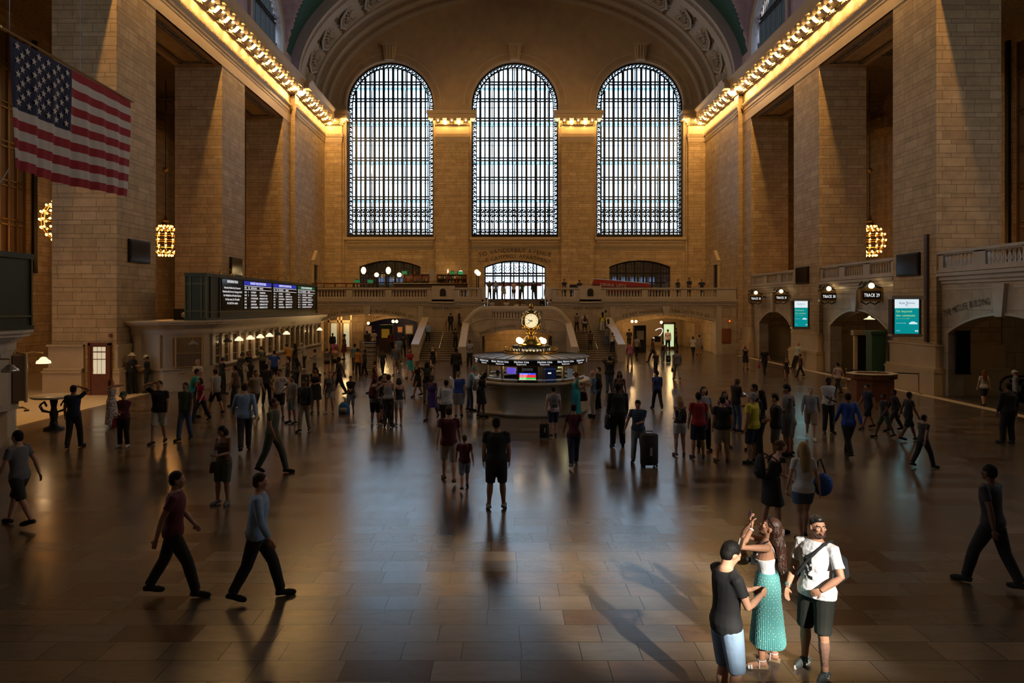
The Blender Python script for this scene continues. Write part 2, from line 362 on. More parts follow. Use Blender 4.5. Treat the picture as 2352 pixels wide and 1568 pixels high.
# ---- window metalwork
def big_window(k, u):
    cx = C+u; root = MB()
    yo = YB+.55
    # ornamental border: dark band pierced with light
    n = 44; R0, R1 = 3.62, 4.12
    for i in range(n):
        a, b = PI*i/n, PI*(i+1)/n
        for r0, r1 in ((R0, R0+.09), (R1-.14, R1)):
            q = [(cx+r*math.cos(t), yo+dy, 23+r*math.sin(t)) for t in (a, b) for r in (r0, r1) for dy in (-.08, .08)]
            root.add(q, [(0, 2, 6, 4), (1, 5, 7, 3), (0, 4, 5, 1), (2, 3, 7, 6)])
    for s in (-1, 1):
        for r0, r1 in ((R0, R0+.09), (R1-.14, R1)):
            a, b = sorted((cx+s*r0, cx+s*r1)); root.box(a, yo-.08, 10.45, b, yo+.08, 23)
    fr = root.build('window_%d' % (k+1), M['iron'], kind='structure')
    # filigree scrolls in the border and in the bottom grille
    g = MB()
    def scroll(p, ax, ay, r):
        pts = [(p[0]+ax[0]*r*math.cos(t)*(.25+t/8)+ay[0]*r*math.sin(t)*(.25+t/8), p[1], p[2]+ax[1]*r*math.cos(t)*(.25+t/8)+ay[1]*r*math.sin(t)*(.25+t/8)) for t in [j*.9 for j in range(8)]]
        g.tube(pts, .05, 4)
    rm = (R0+R1)/2
    m = 34
    for i in range(m):
        t = PI*(i+.5)/m; p = (cx+rm*math.cos(t), yo, 23+rm*math.sin(t)); scroll(p, (1, 0), (0, 1), .17)
        t = PI*i/m; g.tube([(cx+R0*math.cos(t), yo, 23+R0*math.sin(t)), (cx+R1*math.cos(t), yo, 23+R1*math.sin(t))], .045, 4)
    for s in (-1, 1):
        z = 10.7
        while z < 22.9:
            scroll((cx+s*rm, yo, z), (1, 0), (0, s), .17); g.tube([(cx+s*R0, yo, z+.22), (cx+s*R1, yo, z+.22)], .05, 4); z += .44
    for i in range(17):
        x = cx-3.5+i*.4375
        for z in (13.1, 12.6, 11.05): scroll((x, yo, z), (1, 0), (0, 1), .19); scroll((x+.2, yo, z), (-1, 0), (0, 1), .17)
        for z in (12.05,): scroll((x, yo, z), (1, 0), (0, 1.6), .12)
    for z in (13.35, 12.85, 11.25, 10.95): g.box(cx-3.62, yo-.06, z-.05, cx+3.62, yo+.06, z+.05)
    g.box(cx-4.1, yo-.07, 10.45, cx+4.1, yo+.07, 10.8)
    g.build('ornamental_grille', M['iron'], fr)
    # vertical and horizontal bars
    b = MB()
    nb = 16
    for i in range(nb):
        x = cx-3.3+i*(6.6/(nb-1)); top = 23+math.sqrt(max(0, R0**2-(x-cx)**2)); w = .065 if i % 2 else .105
        b.box(x-w, yo-.12, 10.45, x+w, yo+.12, top)
    for z in (25.2, 23.6, 21.75, 19.85, 17.95, 16.1, 14.25):
        w = math.sqrt(max(0, R0**2-max(0, z-23)**2))
        for dz in (-.14, .12): b.box(cx-w, yo-.1, z+dz-.055, cx+w, yo+.1, z+dz+.055)
    b.build('mullions', M['iron'], fr)
    p = MB(); ts = [PI*i/24 for i in range(25)]
    p.add([(cx+4.1*math.cos(t), yo+.02, 23+4.1*math.sin(t)) for t in ts]+[(cx-4.1, yo+.02, 10.45), (cx+4.1, yo+.02, 10.45)], [tuple(range(27))])
    p.build('panes', M['pane'], fr)
    # second glass skin of the window wall and the glass walkways between them
    o = MB(); y2 = YB+2.6
    for i in range(9):
        x = cx-4.4+i*1.1; o.box(x-.05, y2-.06, 9.5, x+.05, y2+.06, 28)
    z = 10.4
    while z < 28: o.box(cx-4.5, y2-.05, z, cx+4.5, y2+.05, z+.05); z += 1.86
    o.build('outer_frame', mat('grey_window_steel', (.35, .37, .38), .6), fr)
    wk = MB()
    for z in (25.15, 21.7, 17.9, 14.2): wk.box(cx-4.4, YB+1.6, z-.05, cx+4.4, y2-.1, z)
    wk.build('glass_walkway', M['walkglass'], fr)
    # light well behind
    l = MB(); l.box(cx-4.6, YB+1, 9.3, cx-4.5, YB+3, 28.5); l.box(cx+4.5, YB+1, 9.3, cx+4.6, YB+3, 28.5); l.box(cx-4.6, YB+1, 28.4, cx+4.6, YB+3, 28.6)
    l.build('window_casing', M['stone'], fr)
for k, u in enumerate(WIN): big_window(k, u)
# ---- pilasters on the west wall, with lamp lit capitals
LAYERS = [(19.4, 19.6, .05), (19.6, 19.85, .09), (19.85, 20.2, .15), (20.2, 20.95, .03), (20.95, 21.15, .14), (21.15, 21.45, .3), (21.45, 21.85, .82), (21.85, 22.15, 1.0)]
bulb_me = None
def bulb(parent, p, r=.085, m='bulb', name='bulb'):
    global bulb_me
    if bulb_me is None:
        bulb_me = MB().ball((0, 0, 0), 1, 10, 6).build('bulb', M['bulb'], None, True); me = bulb_me.data
        bpy.data.objects.remove(bulb_me); bulb_me = me
    o = bpy.data.objects.new(name, bulb_me); COL.objects.link(o); o.scale = (r, r, r); o.location = p; o.parent = parent
    o.material_slots[0].link = 'OBJECT'; o.material_slots[0].material = M[m]
    return o
LAMPCOL = (1., .56, .185)
def modillion(mb, fn, t, w=.15):              # bracket under the cornice, scrolled: fn(p out, z, t along)
    prof = [(0, 21.1), (.18, 21.02), (.34, 21.12), (.5, 21.28), (.62, 21.22), (.74, 21.24), (.76, 21.36), (.76, 21.46), (0, 21.46)]
    mb.prism(prof, fn, t-w, t+w)
def pilaster(n, u0, u1, caps=(1, 1)):
    mb = MB(); y0 = YB-.35
    mb.box(C+u0, y0, 4.3, C+u1, YB+.3, 19.4); mb.box(C+u0-.2*caps[0], YB-.12, 4.3, C+u1+.2*caps[1], YB+.2, 19.4)
    mb.box(C+u0-.1*caps[0], y0-.1, 4.3, C+u1+.1*caps[1], YB, 5.1)
    o = mb.build('trim_pilaster', M['stone'], kind='structure')
    mb = MB()
    for z0, z1, e in LAYERS: mb.box(C+u0-e*.8*caps[0], y0-e, z0, C+u1+e*.8*caps[1], YB+.2, z1)
    for i in range(int((u1-u0)/.12)): x = C+u0+.05+i*.12; mb.box(x, y0-.3, 19.98, x+.06, y0-.2, 20.1); mb.box(x, y0-.3, 20.98, x+.06, y0-.1, 21.12)
    k = 7 if sum(caps) == 2 else 3; xs = [C+u0-.52*caps[0]+.1+i*((u1-u0+.52*sum(caps)-.2)/(k-1)) for i in range(k)]
    for a, b in zip(xs, xs[1:]): modillion(mb, lambda p, q, t: (t, y0-p, q), (a+b)/2, .13)
    cap = struct(mb.build('trim_capital', M['plain'], o))
    for x in xs: bulb(cap, (x, y0-.55, 21.3))
    for j in range(0, k, 2): light('POINT', (xs[j], y0-.45, 21.12), 330, LAMPCOL, .06)
    return o
pilaster(1, -5.92-1.53, -5.92+1.53); pilaster(2, 5.92-1.53, 5.92+1.53)
pilaster(3, -17.95, -16.35, (0, 1)); pilaster(4, 16.35, 17.95, (1, 0))
# ---- side arcades
JA = [(8.1, 11.6), (19.95, 23.45), (31.75, 35.3), (43.6, 47.4), (55.6, 57.6)]     # piers (y from, to)
PROF = [(0, 19.4), (-.04, 19.4), (-.04, 19.6), (-.08, 19.62), (-.08, 19.85), (-.15, 19.95), (-.15, 20.2), (-.03, 20.22), (-.03, 20.95), (-.14, 20.98), (-.22, 21.15), (-.22, 21.46), (-1.15, 21.46), (-1.15, 21.85), (-1.35, 22.05), (-1.35, 22.15), (0, 22.15)]
for side, nm in ((-1, 'south'), (1, 'north')):
    U = 18.3
    fnS = lambda u, w, z: (SX(side, U+w), u, z)
    mb = MB()
    for a, b in JA:
        x0, x1 = sorted((SX(side, U), SX(side, U+2.9))); mb.box(x0, a, 0, x1, b, 18.7)
    x0, x1 = sorted((SX(side, U), SX(side, U+2.9))); mb.box(x0, -14, 18.7, x1, 57.6, 22.1)
    x0, x1 = sorted((SX(side, U-.35), SX(side, U+2.9))); mb.box(x0, 57.6, 0, x1, YB+.3, 22.1)
    mb.box(x0, -14, 0, x1, 2, 22.1)
    wall = mb.build('wall_'+nm, M['stone'], kind='structure')
    # pier plinths
    mb = MB()
    for a, b in JA:
        for e, z0, z1 in ((.1, 1.2, 2.25), (.16, 2.17, 2.25), (.24, 1.1, 1.2), (.3, 1.0, 1.08), (.2, 1.04, 1.16), (.26, 0, 1.02)):
            x0, x1 = sorted((SX(side, U-e), SX(side, U+2.9+e)))
            if side < 0 and a == 31.75:         # leaves the doorway in this pier free
                mb.box(x0, a+.3, z0, x1, b+e, z1)
                mb.box(-17.35, a-e, z0, x1, a+.3, z1); mb.box(x0, a-e, z0, -18.75, a+.3, z1)
            else: mb.box(x0, a-e, z0, x1, b+e, z1)
    struct(mb.build('trim_pier_base', M['plain'], wall))
    # soffit coffers of the openings
    mb = MB()
    for (a0, a1), (b0, b1) in zip(JA, JA[1:]):
        for e, dz in ((.45, .06), (.65, .12)):
            x0, x1 = sorted((SX(side, U+e), SX(side, U+2.9-e)))
            y0, y1 = a1+e, b0-e
            for q in ((x0, y0, x1, y0+.15), (x0, y1-.15, x1, y1), (x0, y0, x0+.15, y1), (x1-.15, y0, x1, y1)): mb.box(q[0], q[1], 18.7-dz, q[2], q[3], 18.7)
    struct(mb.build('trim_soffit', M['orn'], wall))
    mb = MB(); x0, x1 = sorted((SX(side, U-.02), SX(side, U+.1))); mb.box(x0, -14, 18.7, x1, 57.6, 19.4); struct(mb.build('trim_fascia', M['plain'], wall))
    # cornice
    mb = MB(); fnC = lambda p, q, t: (SX(side, U+p), t, q)
    mb.prism(PROF, fnC, -14, 57.2); mb.prism([(p-.45, q) for p, q in PROF], fnC, 57.2, 58.2); mb.prism([(p-.35, q) for p, q in PROF], fnC, 58.2, YB-.3)
    y = 20.
    while y < 66.5:
        off = -.35 if y > 57.4 else 0
        for z0, z1, p0, p1 in ((20.99, 21.12, -.28, -.15), (20.02, 20.14, -.2, -.14)):
            x0, x1 = sorted((SX(side, U+off+p0), SX(side, U+off+p1))); mb.box(x0, y, z0, x1, y+.08, z1)
        y += .16
    ys = [26.2+.75*i for i in range(54)]
    for y in ys:
        off = -.35 if y > 57.2 else 0
        modillion(mb, lambda p, q, t: (SX(side, U-.28+off-p), t, q), y+.375, .17)
    cor = mb.build('trim_cornice_'+nm, M['plain'], kind='structure')
    for i, y in enumerate(ys):
        off = -.35 if y > 57.2 else 0
        bulb(cor, (SX(side, U-.72+off), y, 21.33), .11)
    y = 20.
    while y < 66.6:
        off = -.35 if y > 57.2 else 0
        light('POINT', (SX(side, U-.5+off), y, 21.1), 150*7.0, LAMPCOL, .07); y += 1.5
    # attic wall over the cornice with a lunette window in each bay
    BC = [15.8, 27.6, 39.4, 51.5]
    mb = MB(); fnA = lambda u, w, z: (SX(side, 18.25+w), u, z)
    arch_wall(mb, fnA, -14, 57.6, 22.1, 31, [(c, 3.3, 22.9, 24.2, 3.3) for c in BC], 18, .6)
    att = mb.build('wall_attic_'+nm, M['groin'], kind='structure')
    mb = MB()
    for c in BC:
        n = 20
        for i in range(n):
            a, b = PI*i/n, PI*(i+1)/n
            for r0, r1, w in ((3.3, 3.75, .22),):
                q = [(SX(side, 18.25-k*w), c+r*math.cos(t), 24.2+r*math.sin(t)) for t in (a, b) for r in (r0, r1) for k in (0, 1)]
                mb.add(q, [(1, 3, 7, 5), (0, 1, 5, 4), (2, 6, 7, 3)])
        for s in (-1, 1):
            x0, x1 = sorted((SX(side, 18.25), SX(side, 18.03))); y0, y1 = sorted((c+s*3.3, c+s*3.75)); mb.box(x0, y0, 22.2, x1, y1, 24.2)
    struct(mb.build('trim_lunette_arch', M['plaster'], att))
    for k, c in enumerate(BC[2:]):
        mb = MB(); xw = SX(side, 18.6)
        i = 0; yy = c-3.3
        while yy <= c+3.31:
            top = 24.2+math.sqrt(max(0, 3.3**2-(yy-c)**2)); w = .05 if i % 3 else .09
            mb.box(xw-.06, yy-w/2, 22.9, xw+.06, yy+w/2, top); yy += .33; i += 1
        for z in (25.6, 25.85): w = math.sqrt(3.3**2-(z-24.2)**2); mb.box(xw-.07, c-w, z-.05, xw+.07, c+w, z+.05)
        lw = mb.build('window_%d' % (4+k+(2 if side > 0 else 0)), M['iron'], kind='structure')
        g = MB(); g.quad((xw+side*.05, c-3.3, 22.9), (xw+side*.05, c+3.3, 22.9), (xw+side*.05, c+3.3, 27.6), (xw+side*.05, c-3.3, 27.6)); g.build('panes', M['pane'], lw)
    # side aisle: outer wall with tall dark windows, end wall, ceiling, floor slab
    mb = MB(); fnO = lambda u, w, z: (SX(side, 29+w), u, z)
    arch_wall(mb, fnO, -14, 62, 0, 21.5, [(c, 2.5, 6.2, 19.5, 0) for c in (15.8, 27.6, 39.4, 51.3)], 2, .5)
    x0, x1 = sorted((SX(side, 21.2), SX(side, 30)))
    arch_wall(mb, lambda u, w, z: (u, 62+w, z), x0, x1, 0, 21.5, [(SX(side, 30.4-.55), .8, 6.6, 20.2, 0)], 2, .4)
    for c in (21.7, 33.5, 45.4, 57.2):
        for e, hw in ((.25, 1.5), (.5, 1.0)):
            xx0, xx1 = sorted((SX(side, 29), SX(side, 29-e))); mb.box(xx0, c-hw, 0, xx1, c+hw, 18.8)
    mb.quad((x0, -14, 0), (x1, -14, 0), (x1, -14, 21.5), (x0, -14, 21.5))
    ais = mb.build('wall_aisle_'+nm, M['stone'], kind='structure')
    mb = MB(); mb.box(x0, -14, 20.6, x1, 62.5, 21.0)
    for c in (9.8, 21.7, 33.5, 45.4, 57.2):
        mb.box(x0, c-.9, 19.6, x1, c+.9, 20.7)
        for e in (0, .25, .5): mb.box(x0, c-1.05-e, 19.9+e, x1, c+1.05+e, 20.1+e)
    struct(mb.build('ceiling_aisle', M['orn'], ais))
    for k, c in enumerate((27.6, 39.4, 51.3)):
        xw = SX(side, 29.25); mb = MB()
        for i in range(8): yy = c-2.5+i*5/7; mb.box(xw-.06, yy-.06, 6.2, xw+.06, yy+.06, 19.5)
        for z in (6.5, 8.6, 10.8, 13, 15.2, 17.4):
            for dz in (0, .3): mb.box(xw-.06, c-2.5, z+dz-.04, xw+.06, c+2.5, z+dz+.04)
        lw = mb.build('window_%d' % (10+k+(3 if side > 0 else 0)), M['oldbrass'], kind='structure')
        g = MB(); g.box(xw+side*.1-.02, c-2.5, 6.2, xw+side*.1+.02, c+2.5, 19.5); g.build('panes', mat('brown_lit_glass', (.16, .10, .05), .35), lw)
        g = MB(); 
        for e in (-2.75, 2.45): g.box(xw-side*.5-.08, c+e, 6.0, xw-side*.5+.08, c+e+.3, 19.6)
        g.box(xw-side*.4-.1, c-2.9, 5.9, xw-side*.4+.1, c+2.9, 6.2); g.build('window_frame', M['iron'], lw)
    mb = MB(); xx = sorted((SX(side, 29.05), SX(side, 30.65))); mb.box(xx[0], 62.3, 6.6, xx[1], 62.35, 20.2)
    for f_ in (0.02, .5, .98): xm = xx[0]+f_*1.6; mb.box(xm-.05, 62.15, 6.6, xm+.05, 62.3, 20.2)
    for z in (9, 11.5, 14, 16.5): mb.box(xx[0], 62.15, z, xx[1], 62.3, z+.12)
    mb.build('window_%d' % (20+(1 if side > 0 else 0)), M['iron'], kind='structure')
    # cove light strip on top of the cornice (purple)
    light('AREA', (SX(side, 17.35), 36, 22.25), 190, (.42, .22, 1.), .15, rot=(0, rad(side*-150), 0), size_y=42)
# ---- vault
def barrel(u, a, b): return 22.4+b*math.sqrt(max(0, 1-(u/a)**2))
mb = MB(); us = [18.45*math.sin(PI/2*(i/30-1)) for i in range(61)]; us = sorted(us+[(a+b)/2 for a, b in zip(us, us[1:])]); ys = [-14+.8*i for i in range(50)]+[26+.16*i for i in range(198)]
BCs = [3.9, 15.8, 27.6, 39.4, 51.5]
def zv(u, y):
    z = barrel(u, 18.45, 11.6); k = 0
    for c in BCs:
        t = 1-((y-c)/4.6)**2
        if t > 0:
            zl = 24.4+4.3*math.sqrt(t)+.12*(18.45-abs(u))
            if zl > z: z = zl; k = 1
    return z, k
for a, b in zip(ys, ys[1:]):
    for p, q in zip(us, us[1:]):
        z = [zv(p, a), zv(q, a), zv(q, b), zv(p, b)]; mb.m = 1 if sum(t[1] for t in z) >= 2 else 0
        mb.quad(*[(C+uu, yy, t[0]) for (uu, yy), t in zip(((p, a), (q, a), (q, b), (p, b)), z)])
vault = mb.build('ceiling', [M['teal'], M['groin']], smooth=True, kind='structure', weld=True)
# great arch in front of the west wall: stepped, carved bands
RINGS = [(57.5, 57.9, .62, 'plain'), (57.9, 58.9, .35, 'orn'), (58.9, 59.2, .1, 'plaster'), (59.2, 60.2, .25, 'plaster'), (60.2, 63.7, .05, 'plaster'), (63.7, 64.4, .2, 'plaster'), (64.4, 65.1, .4, 'orn'), (65.1, 65.9, .5, 'plaster'), (65.9, 66.6, .62, 'orn'), (66.6, 67.4, .75, 'plaster')]
NA = 72
def ring_pt(t, e): return (C+(18.3-e)*math.cos(t), 22.3+(11.5-e)*math.sin(t))
prev = -.3; arches = {}
archm = MB()
names = ['plain', 'orn', 'plaster']
for y0, y1, e, mt in RINGS:
    for i in range(NA):
        a, b = PI*i/NA, PI*(i+1)/NA
        pa, pb = ring_pt(a, e), ring_pt(b, e); qa, qb = ring_pt(a, prev), ring_pt(b, prev)
        archm.m = names.index(mt); archm.quad((pa[0], y0, pa[1]), (pb[0], y0, pb[1]), (pb[0], y1, pb[1]), (pa[0], y1, pa[1]))
        archm.m = 2; archm.quad((qa[0], y0, qa[1]), (qb[0], y0, qb[1]), (pb[0], y0, pb[1]), (pa[0], y0, pa[1]))
    prev = e
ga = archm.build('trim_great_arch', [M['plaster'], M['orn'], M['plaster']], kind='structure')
# coffered rosettes on the arch
def rosette(t):
    x, z = ring_pt(t, .02); n = Vector((-math.cos(t), 0, -math.sin(t))).normalized()
    Mx = Matrix.Translation((x, 61.95, z)) @ n.to_track_quat('Z', 'Y').to_matrix().to_4x4()
    o = MB(); o.lathe([(1.45, 0), (1.5, .12), (1.3, .16), (1.25, .03), (1.15, .0), (1.1, .14), (1.0, .14), (.95, .02)], n=8)
    for k in range(16):
        a = 2*PI*k/16; o.tube([(.25*math.cos(a), .25*math.sin(a), .05), (.6*math.cos(a), .6*math.sin(a), .13), (.92*math.cos(a), .92*math.sin(a), .03)], [.03, .07, .03], 5)
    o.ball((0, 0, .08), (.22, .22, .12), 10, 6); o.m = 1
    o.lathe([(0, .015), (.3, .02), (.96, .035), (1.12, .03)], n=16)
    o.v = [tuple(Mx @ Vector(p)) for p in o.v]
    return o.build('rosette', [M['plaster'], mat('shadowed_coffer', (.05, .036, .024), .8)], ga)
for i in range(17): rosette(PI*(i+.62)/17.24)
mb = MB()
for i in range(17):                           # scroll work between the rosettes
    t0 = PI*(i+1.12)/17.24
    for s in (-1, 1):
        for k in range(3):
            pts = []
            for j in range(10):
                q = j*.75; rr = .38*(1-j*.07); y = 61.95+s*(.5+k*.5)+rr*math.cos(q)*.5; tt = t0+rr*math.sin(q)/18*.8
                x, z = ring_pt(tt, .1); pts.append((x, y, z))
            mb.tube(pts, .05, 4)
struct(mb.build('trim_scrollwork', M['orn'], ga))
# closing walls: unseen east wall, with an opening and bars added to shape the sunbeam
mb = MB()
arch_wall(mb, lambda u, w, z: (C+u, -12-w, z), -18.6, 18.6, 0, 36, [(SUNWX-.65-C, 1.7, SUNWZ-1.0, SUNWZ+1.0, 0)], 2, .3)
ew = mb.build('wall_east', M['stone'], kind='structure')
mb = MB()
for x in (-1.8, -1.1, -.4, .3): mb.box(SUNWX+x-.04, -12.3, SUNWZ-1, SUNWX+x+.04, -12.1, SUNWZ+1)
for z in (-.35, .4): mb.box(SUNWX-2.35, -12.3, SUNWZ+z-.05, SUNWX+1.05, -12.1, SUNWZ+z+.05)
mb.build('window_30', M['iron'], kind='structure')
mb = MB(); mb.box(C-19, -14, 33.9, C+19, 70, 34.2); mb.box(C+19, -14, 33.9, 42, 38, 34.2); mb.box(-40, 57.6, 22, -17.3, 70, 22.3); mb.box(SX(1, 18.2), 57.6, 22, 42, 70, 22.3)  # unseen roof closures; slab beyond the north wall added to block stray sun
mb.box(SX(-1, 18.6), 57.4, 22, SX(-1, 18.4), 68, 34); mb.box(SX(1, 18.4), 57.4, 22, SX(1, 18.6), 68, 34)
mb.build('ceiling_roof_and_sun_block', M['plain'], kind='structure')
# ================================================================ WEST BALCONY, STAIRS, PASSAGES
YW = 58.1; FZ = 4.5
fnL = lambda u, w, z: (C+u, YW+w, z)
mb = MB()
arch_wall(mb, fnL, -17.95, -2.7, 0, FZ, [(-12.2, 4.1, 0, 2.65, .62)], 18, 1.0)
arch_wall(mb, fnL, 2.7, 17.95, 0, FZ, [(12.2, 4.1, 0, 2.65, .62)], 18, 1.0)
arch_wall(mb, fnL, -2.7, 2.7, 0, 2.8, [(0, 2.6, 0, 2.0, 0)], 2, .6)
for s in (-1, 1): mb.quad((C+s*2.7, YW, 2.8), (C+s*2.7, 61.3, 2.8), (C+s*2.7, 61.3, FZ), (C+s*2.7, YW, FZ))
mb.quad((C-2.7, YW, 2.79), (C+2.7, YW, 2.79), (C+2.7, 61.3, 2.79), (C-2.7, 61.3, 2.79))
lw = mb.build('wall_west_lower', M['stone_low'], kind='structure')
mb = MB()                                      # balcony slab and ledge
mb.box(C-17.95, YW+.02, 4.3, C-2.7, YB, FZ); mb.box(C+2.7, YW+.02, 4.3, C+17.95, YB, FZ); mb.box(C-2.7, 61.2, 4.3, C+2.7, YB, FZ)
for s in (-1, 1):
    x0, x1 = sorted((C+s*2.7, C+s*17.95))
    for z0, z1, e in ((4.32, 4.48, .26), (4.2, 4.32, .18), (4.02, 4.2, .08), (3.9, 3.95, .05)): mb.box(x0, YW-e, z0, x1, YW, z1)
struct(mb.build('floor_west_balcony', M['pale'], lw))
mb = MB()                                      # arch mouldings, keystones, pilaster strips, panels
for uc in (-12.2, 12.2):
    Rr = (4.1**2+.62**2)/(2*.62); zc = 2.65+.62-Rr; th = math.asin(4.1/Rr)
    for r0, r1, pr in ((Rr, Rr+.12, .05), (Rr+.9, Rr+.95, .03)):
        n = 24
        for i in range(n):
            a, b = -th+2*th*i/n, -th+2*th*(i+1)/n
            q = [(C+uc+r*math.sin(t), YW-pr*k, zc+r*math.cos(t)) for t in (a, b) for r in (r0, r1) for k in (0, 1)]
            mb.add(q, [(1, 3, 7, 5), (0, 1, 5, 4), (2, 6, 7, 3)])
    mb.prism([(-.18, 3.2), (.18, 3.2), (.3, 3.9), (-.3, 3.9)], lambda p, q, t: (C+uc+p, t, q), YW-.2, YW)
    for s in (-1, 1):
        x0, x1 = sorted((C+uc+s*4.15, C+uc+s*4.55)); mb.box(x0, YW-.07, 0, x1, YW, 3.9); mb.box(x0-.05, YW-.12, 0, x1+.05, YW, .3)
    for s in (-1, 1):
        x0, x1 = sorted((C+uc+s*.6, C+uc+s*4.0)); mb.box(x0, YW-.04, 3.78, x1, YW, 3.84)
struct(mb.build('trim_passage_mouldings', M['pale'], lw))
def arc_text(mb, st, size, xc, ztop, R, th, y, wide=1.):
    mb.text(st, size, (xc+R*math.sin(th), y, ztop-R+R*math.cos(th)), (math.cos(th), 0, -math.sin(th)), (math.sin(th), 0, math.cos(th)), arc=R, wide=wide)
mb = MB()
arc_text(mb, 'TICKET MACHINES', .36, C-12.2, 3.42, 14.4, -.135, YW-.015); arc_text(mb, 'SUBWAY \u2022 42ND ST', .36, C-12.2, 3.42, 14.4, .14, YW-.015)
arc_text(mb, 'TICKET MACHINES', .36, C+12.2, 3.42, 14.4, -.135, YW-.015); arc_text(mb, 'TRACKS 31 TO 42', .36, C+12.2, 3.42, 14.4, .14, YW-.015)
mb.text('WEST BALCONY', .3, (C-5.65, YW-.02, 3.66), (1, 0, 0), (0, 0, 1)); mb.text('WEST BALCONY', .3, (C+5.85, YW-.02, 3.66), (1, 0, 0), (0, 0, 1))
mb.build('inscription', M['letters'], lw)
mb = MB(); 
arc_text(mb, 'TO VANDERBILT AVENUE', .55, C, 9.05, 12, 0, YB-.06); arc_text(mb, 'THE CAMPBELL APARTMENT', .5, C, 8.5, 9, 0, YB-.06)
mb.build('inscription', M['letters'], west)
# ---- passages behind the arches
pas = ashlar('passage_stone', [(0, (.46, .34, .2)), (1, (.6, .45, .27))], bw=1.6, period=1.5)
for s in (-1, 1):
    a, b = sorted((C+s*7.9, C+s*16.7)); cx = (a+b)/2
    mb = MB(); mb.box(a-.3, YW+1, 0, a, 72, 3.6); mb.box(b, YW+1, 0, b+.3, 72, 3.6); mb.box(a-.3, YW+1, 3.4, b+.3, 66.9, 3.6); mb.box(a-.3, 66.9, 3.2, b+.3, 72, 3.6)
    arch_wall(mb, lambda u, w, z: (u, 64+w, z), a, b, 0, 3.4, [(cx+(1.55 if s < 0 else 1.2), 2.6, 0, 2.35, .5)], 14, .5)
    w_ = mb.build('wall_passage', pas, kind='structure')
    m2 = MB(); m2.box(a, 71.6, 0, b, 71.9, 3.4)
    m2.build('wall_passage_end', mat('deep_blue_wall', (.01, .012, .10), .5) if s < 0 else mat('cream_wall', (.55, .42, .25), .5), w_, kind='structure')
    t = MB()
    if s < 0: arc_text(t, 'SUBWAY SHUTTLE PASSAGE', .3, cx+1.55, 3.02, 7.5, 0, 63.98)
    else: arc_text(t, 'WAITING ROOM', .32, cx+1.3, 3.05, 7.5, .05, 63.98)
    t.build('inscription', M['letters'], w_)
    for x, y in ((cx-2.4, 61), (cx+1.0, 61.2), (cx+1.2, 68)): light('POINT', (x, y, 3.1), 330, (1, .60, .24), .12)
mb = MB(); mb.box(C-3.4, 55.9, 0, C-3.1, 61, 2.75); mb.box(C+3.1, 55.9, 0, C+3.4, 61, 2.75); mb.box(C-3.4, 60.8, 0, C+3.4, 61, 2.75)
mb.build('wall_ramp', pas, kind='structure')
light('AREA', (C, 58.2, 2.55), 420, (1, .55, .2), 3, rot=(0, 0, 0))
# hanging globes in the passages
for i, (px, py, d, r, nm) in enumerate(((903, 738, 61.5, .13, 'west'), (911, 738, 61.5, .13, ''), (846, 742, 61.5, .12, ''), (1452, 738, 61.5, .12, ''), (1461, 738, 61.5, .12, ''), (1519, 740, 61.5, .12, ''))):
    p = P(px, py, d); lab = ['twin globe lamp in the subway passage, its left globe', 'twin globe lamp in the subway passage, its right globe', 'single globe lamp above the fire sign in the subway passage', 'left globe of the pair above the waiting room passage', 'right globe of the pair above the waiting room passage', 'single globe lamp in the waiting room passage beside the curved lamp frame'][i]
    t = empty('globe_lamp', lab, 'lamp', p, group='globe lamps in the passages')
    MB().ball((0, 0, 0), r, 12, 8).build('globe', M['globe'], t, True)
    MB().tube([(0, 0, r*.9), (0, 0, 3.4-p.z)], .02, 6).build('stem', M['oldbrass'], t)
# furniture of the passages
t = empty('information_kiosk', 'dark kiosk with a yellow map poster in the subway passage', 'kiosk', (P(885, 800, 60).x, 60.6, 0))
MB().box(-.55, -.3, 0, .55, .3, 2.35).build('body', M['dkwood'], t); MB().box(-.36, -.33, 1.25, .3, -.3, 2.0).build('poster', mat('yellow_poster', (.75, .5, .06), .5, emit=(.8, .5, .05), es=.25), t)
MB().box(-.56, -.34, 2.12, .56, -.3, 2.35).build('sign_band', mat('green_sign', (.01, .10, .05), .5), t)
t = empty('information_kiosk', 'dark kiosk with a pale notice in the waiting room passage', 'kiosk', (P(1472, 800, 60).x, 60.6, 0))
MB().box(-.5, -.3, 0, .5, .3, 2.3).build('body', M['black'], t); MB().box(-.3, -.33, 1.1, .3, -.3, 1.85).build('poster', mat('grey_notice', (.4, .38, .33), .5), t)
t = empty('lit_doorway', 'bright greenish lit glass doorway at the back of the waiting room passage', 'doorway', (P(1537, 800, 63.7).x, 63.9, 0))
MB().box(-.45, -.05, .3, .45, 0, 2.3).build('pane', mat('greenish_lit_pane', (.5, .7, .4), .5, emit=(.75, 1, .6), es=2.2), t)
mb = MB(); mb.box(-.6, -.1, 0, -.45, 0, 2.5); mb.box(.45, -.1, 0, .6, 0, 2.5); mb.box(-.6, -.1, 2.3, .6, 0, 2.5); mb.build('frame', M['dkwood'], t)
t = empty('neon_lamp', 'white curved tube lamp in the waiting room passage', 'lamp', P(1510, 765, 61))
MB().tube([(.5*math.cos(a)*(.9), 0, .35*math.sin(a)+.4*.6*math.cos(a)) for a in [-2.6+i*.35 for i in range(14)]], .035, 6).build('tube', mat('white_tube', (1, 1, 1), .4, emit=(1, .97, .85), es=3), t)
MB().box(-.25, -.1, -.75, .25, .1, -.25).build('stand', M['black'], t)
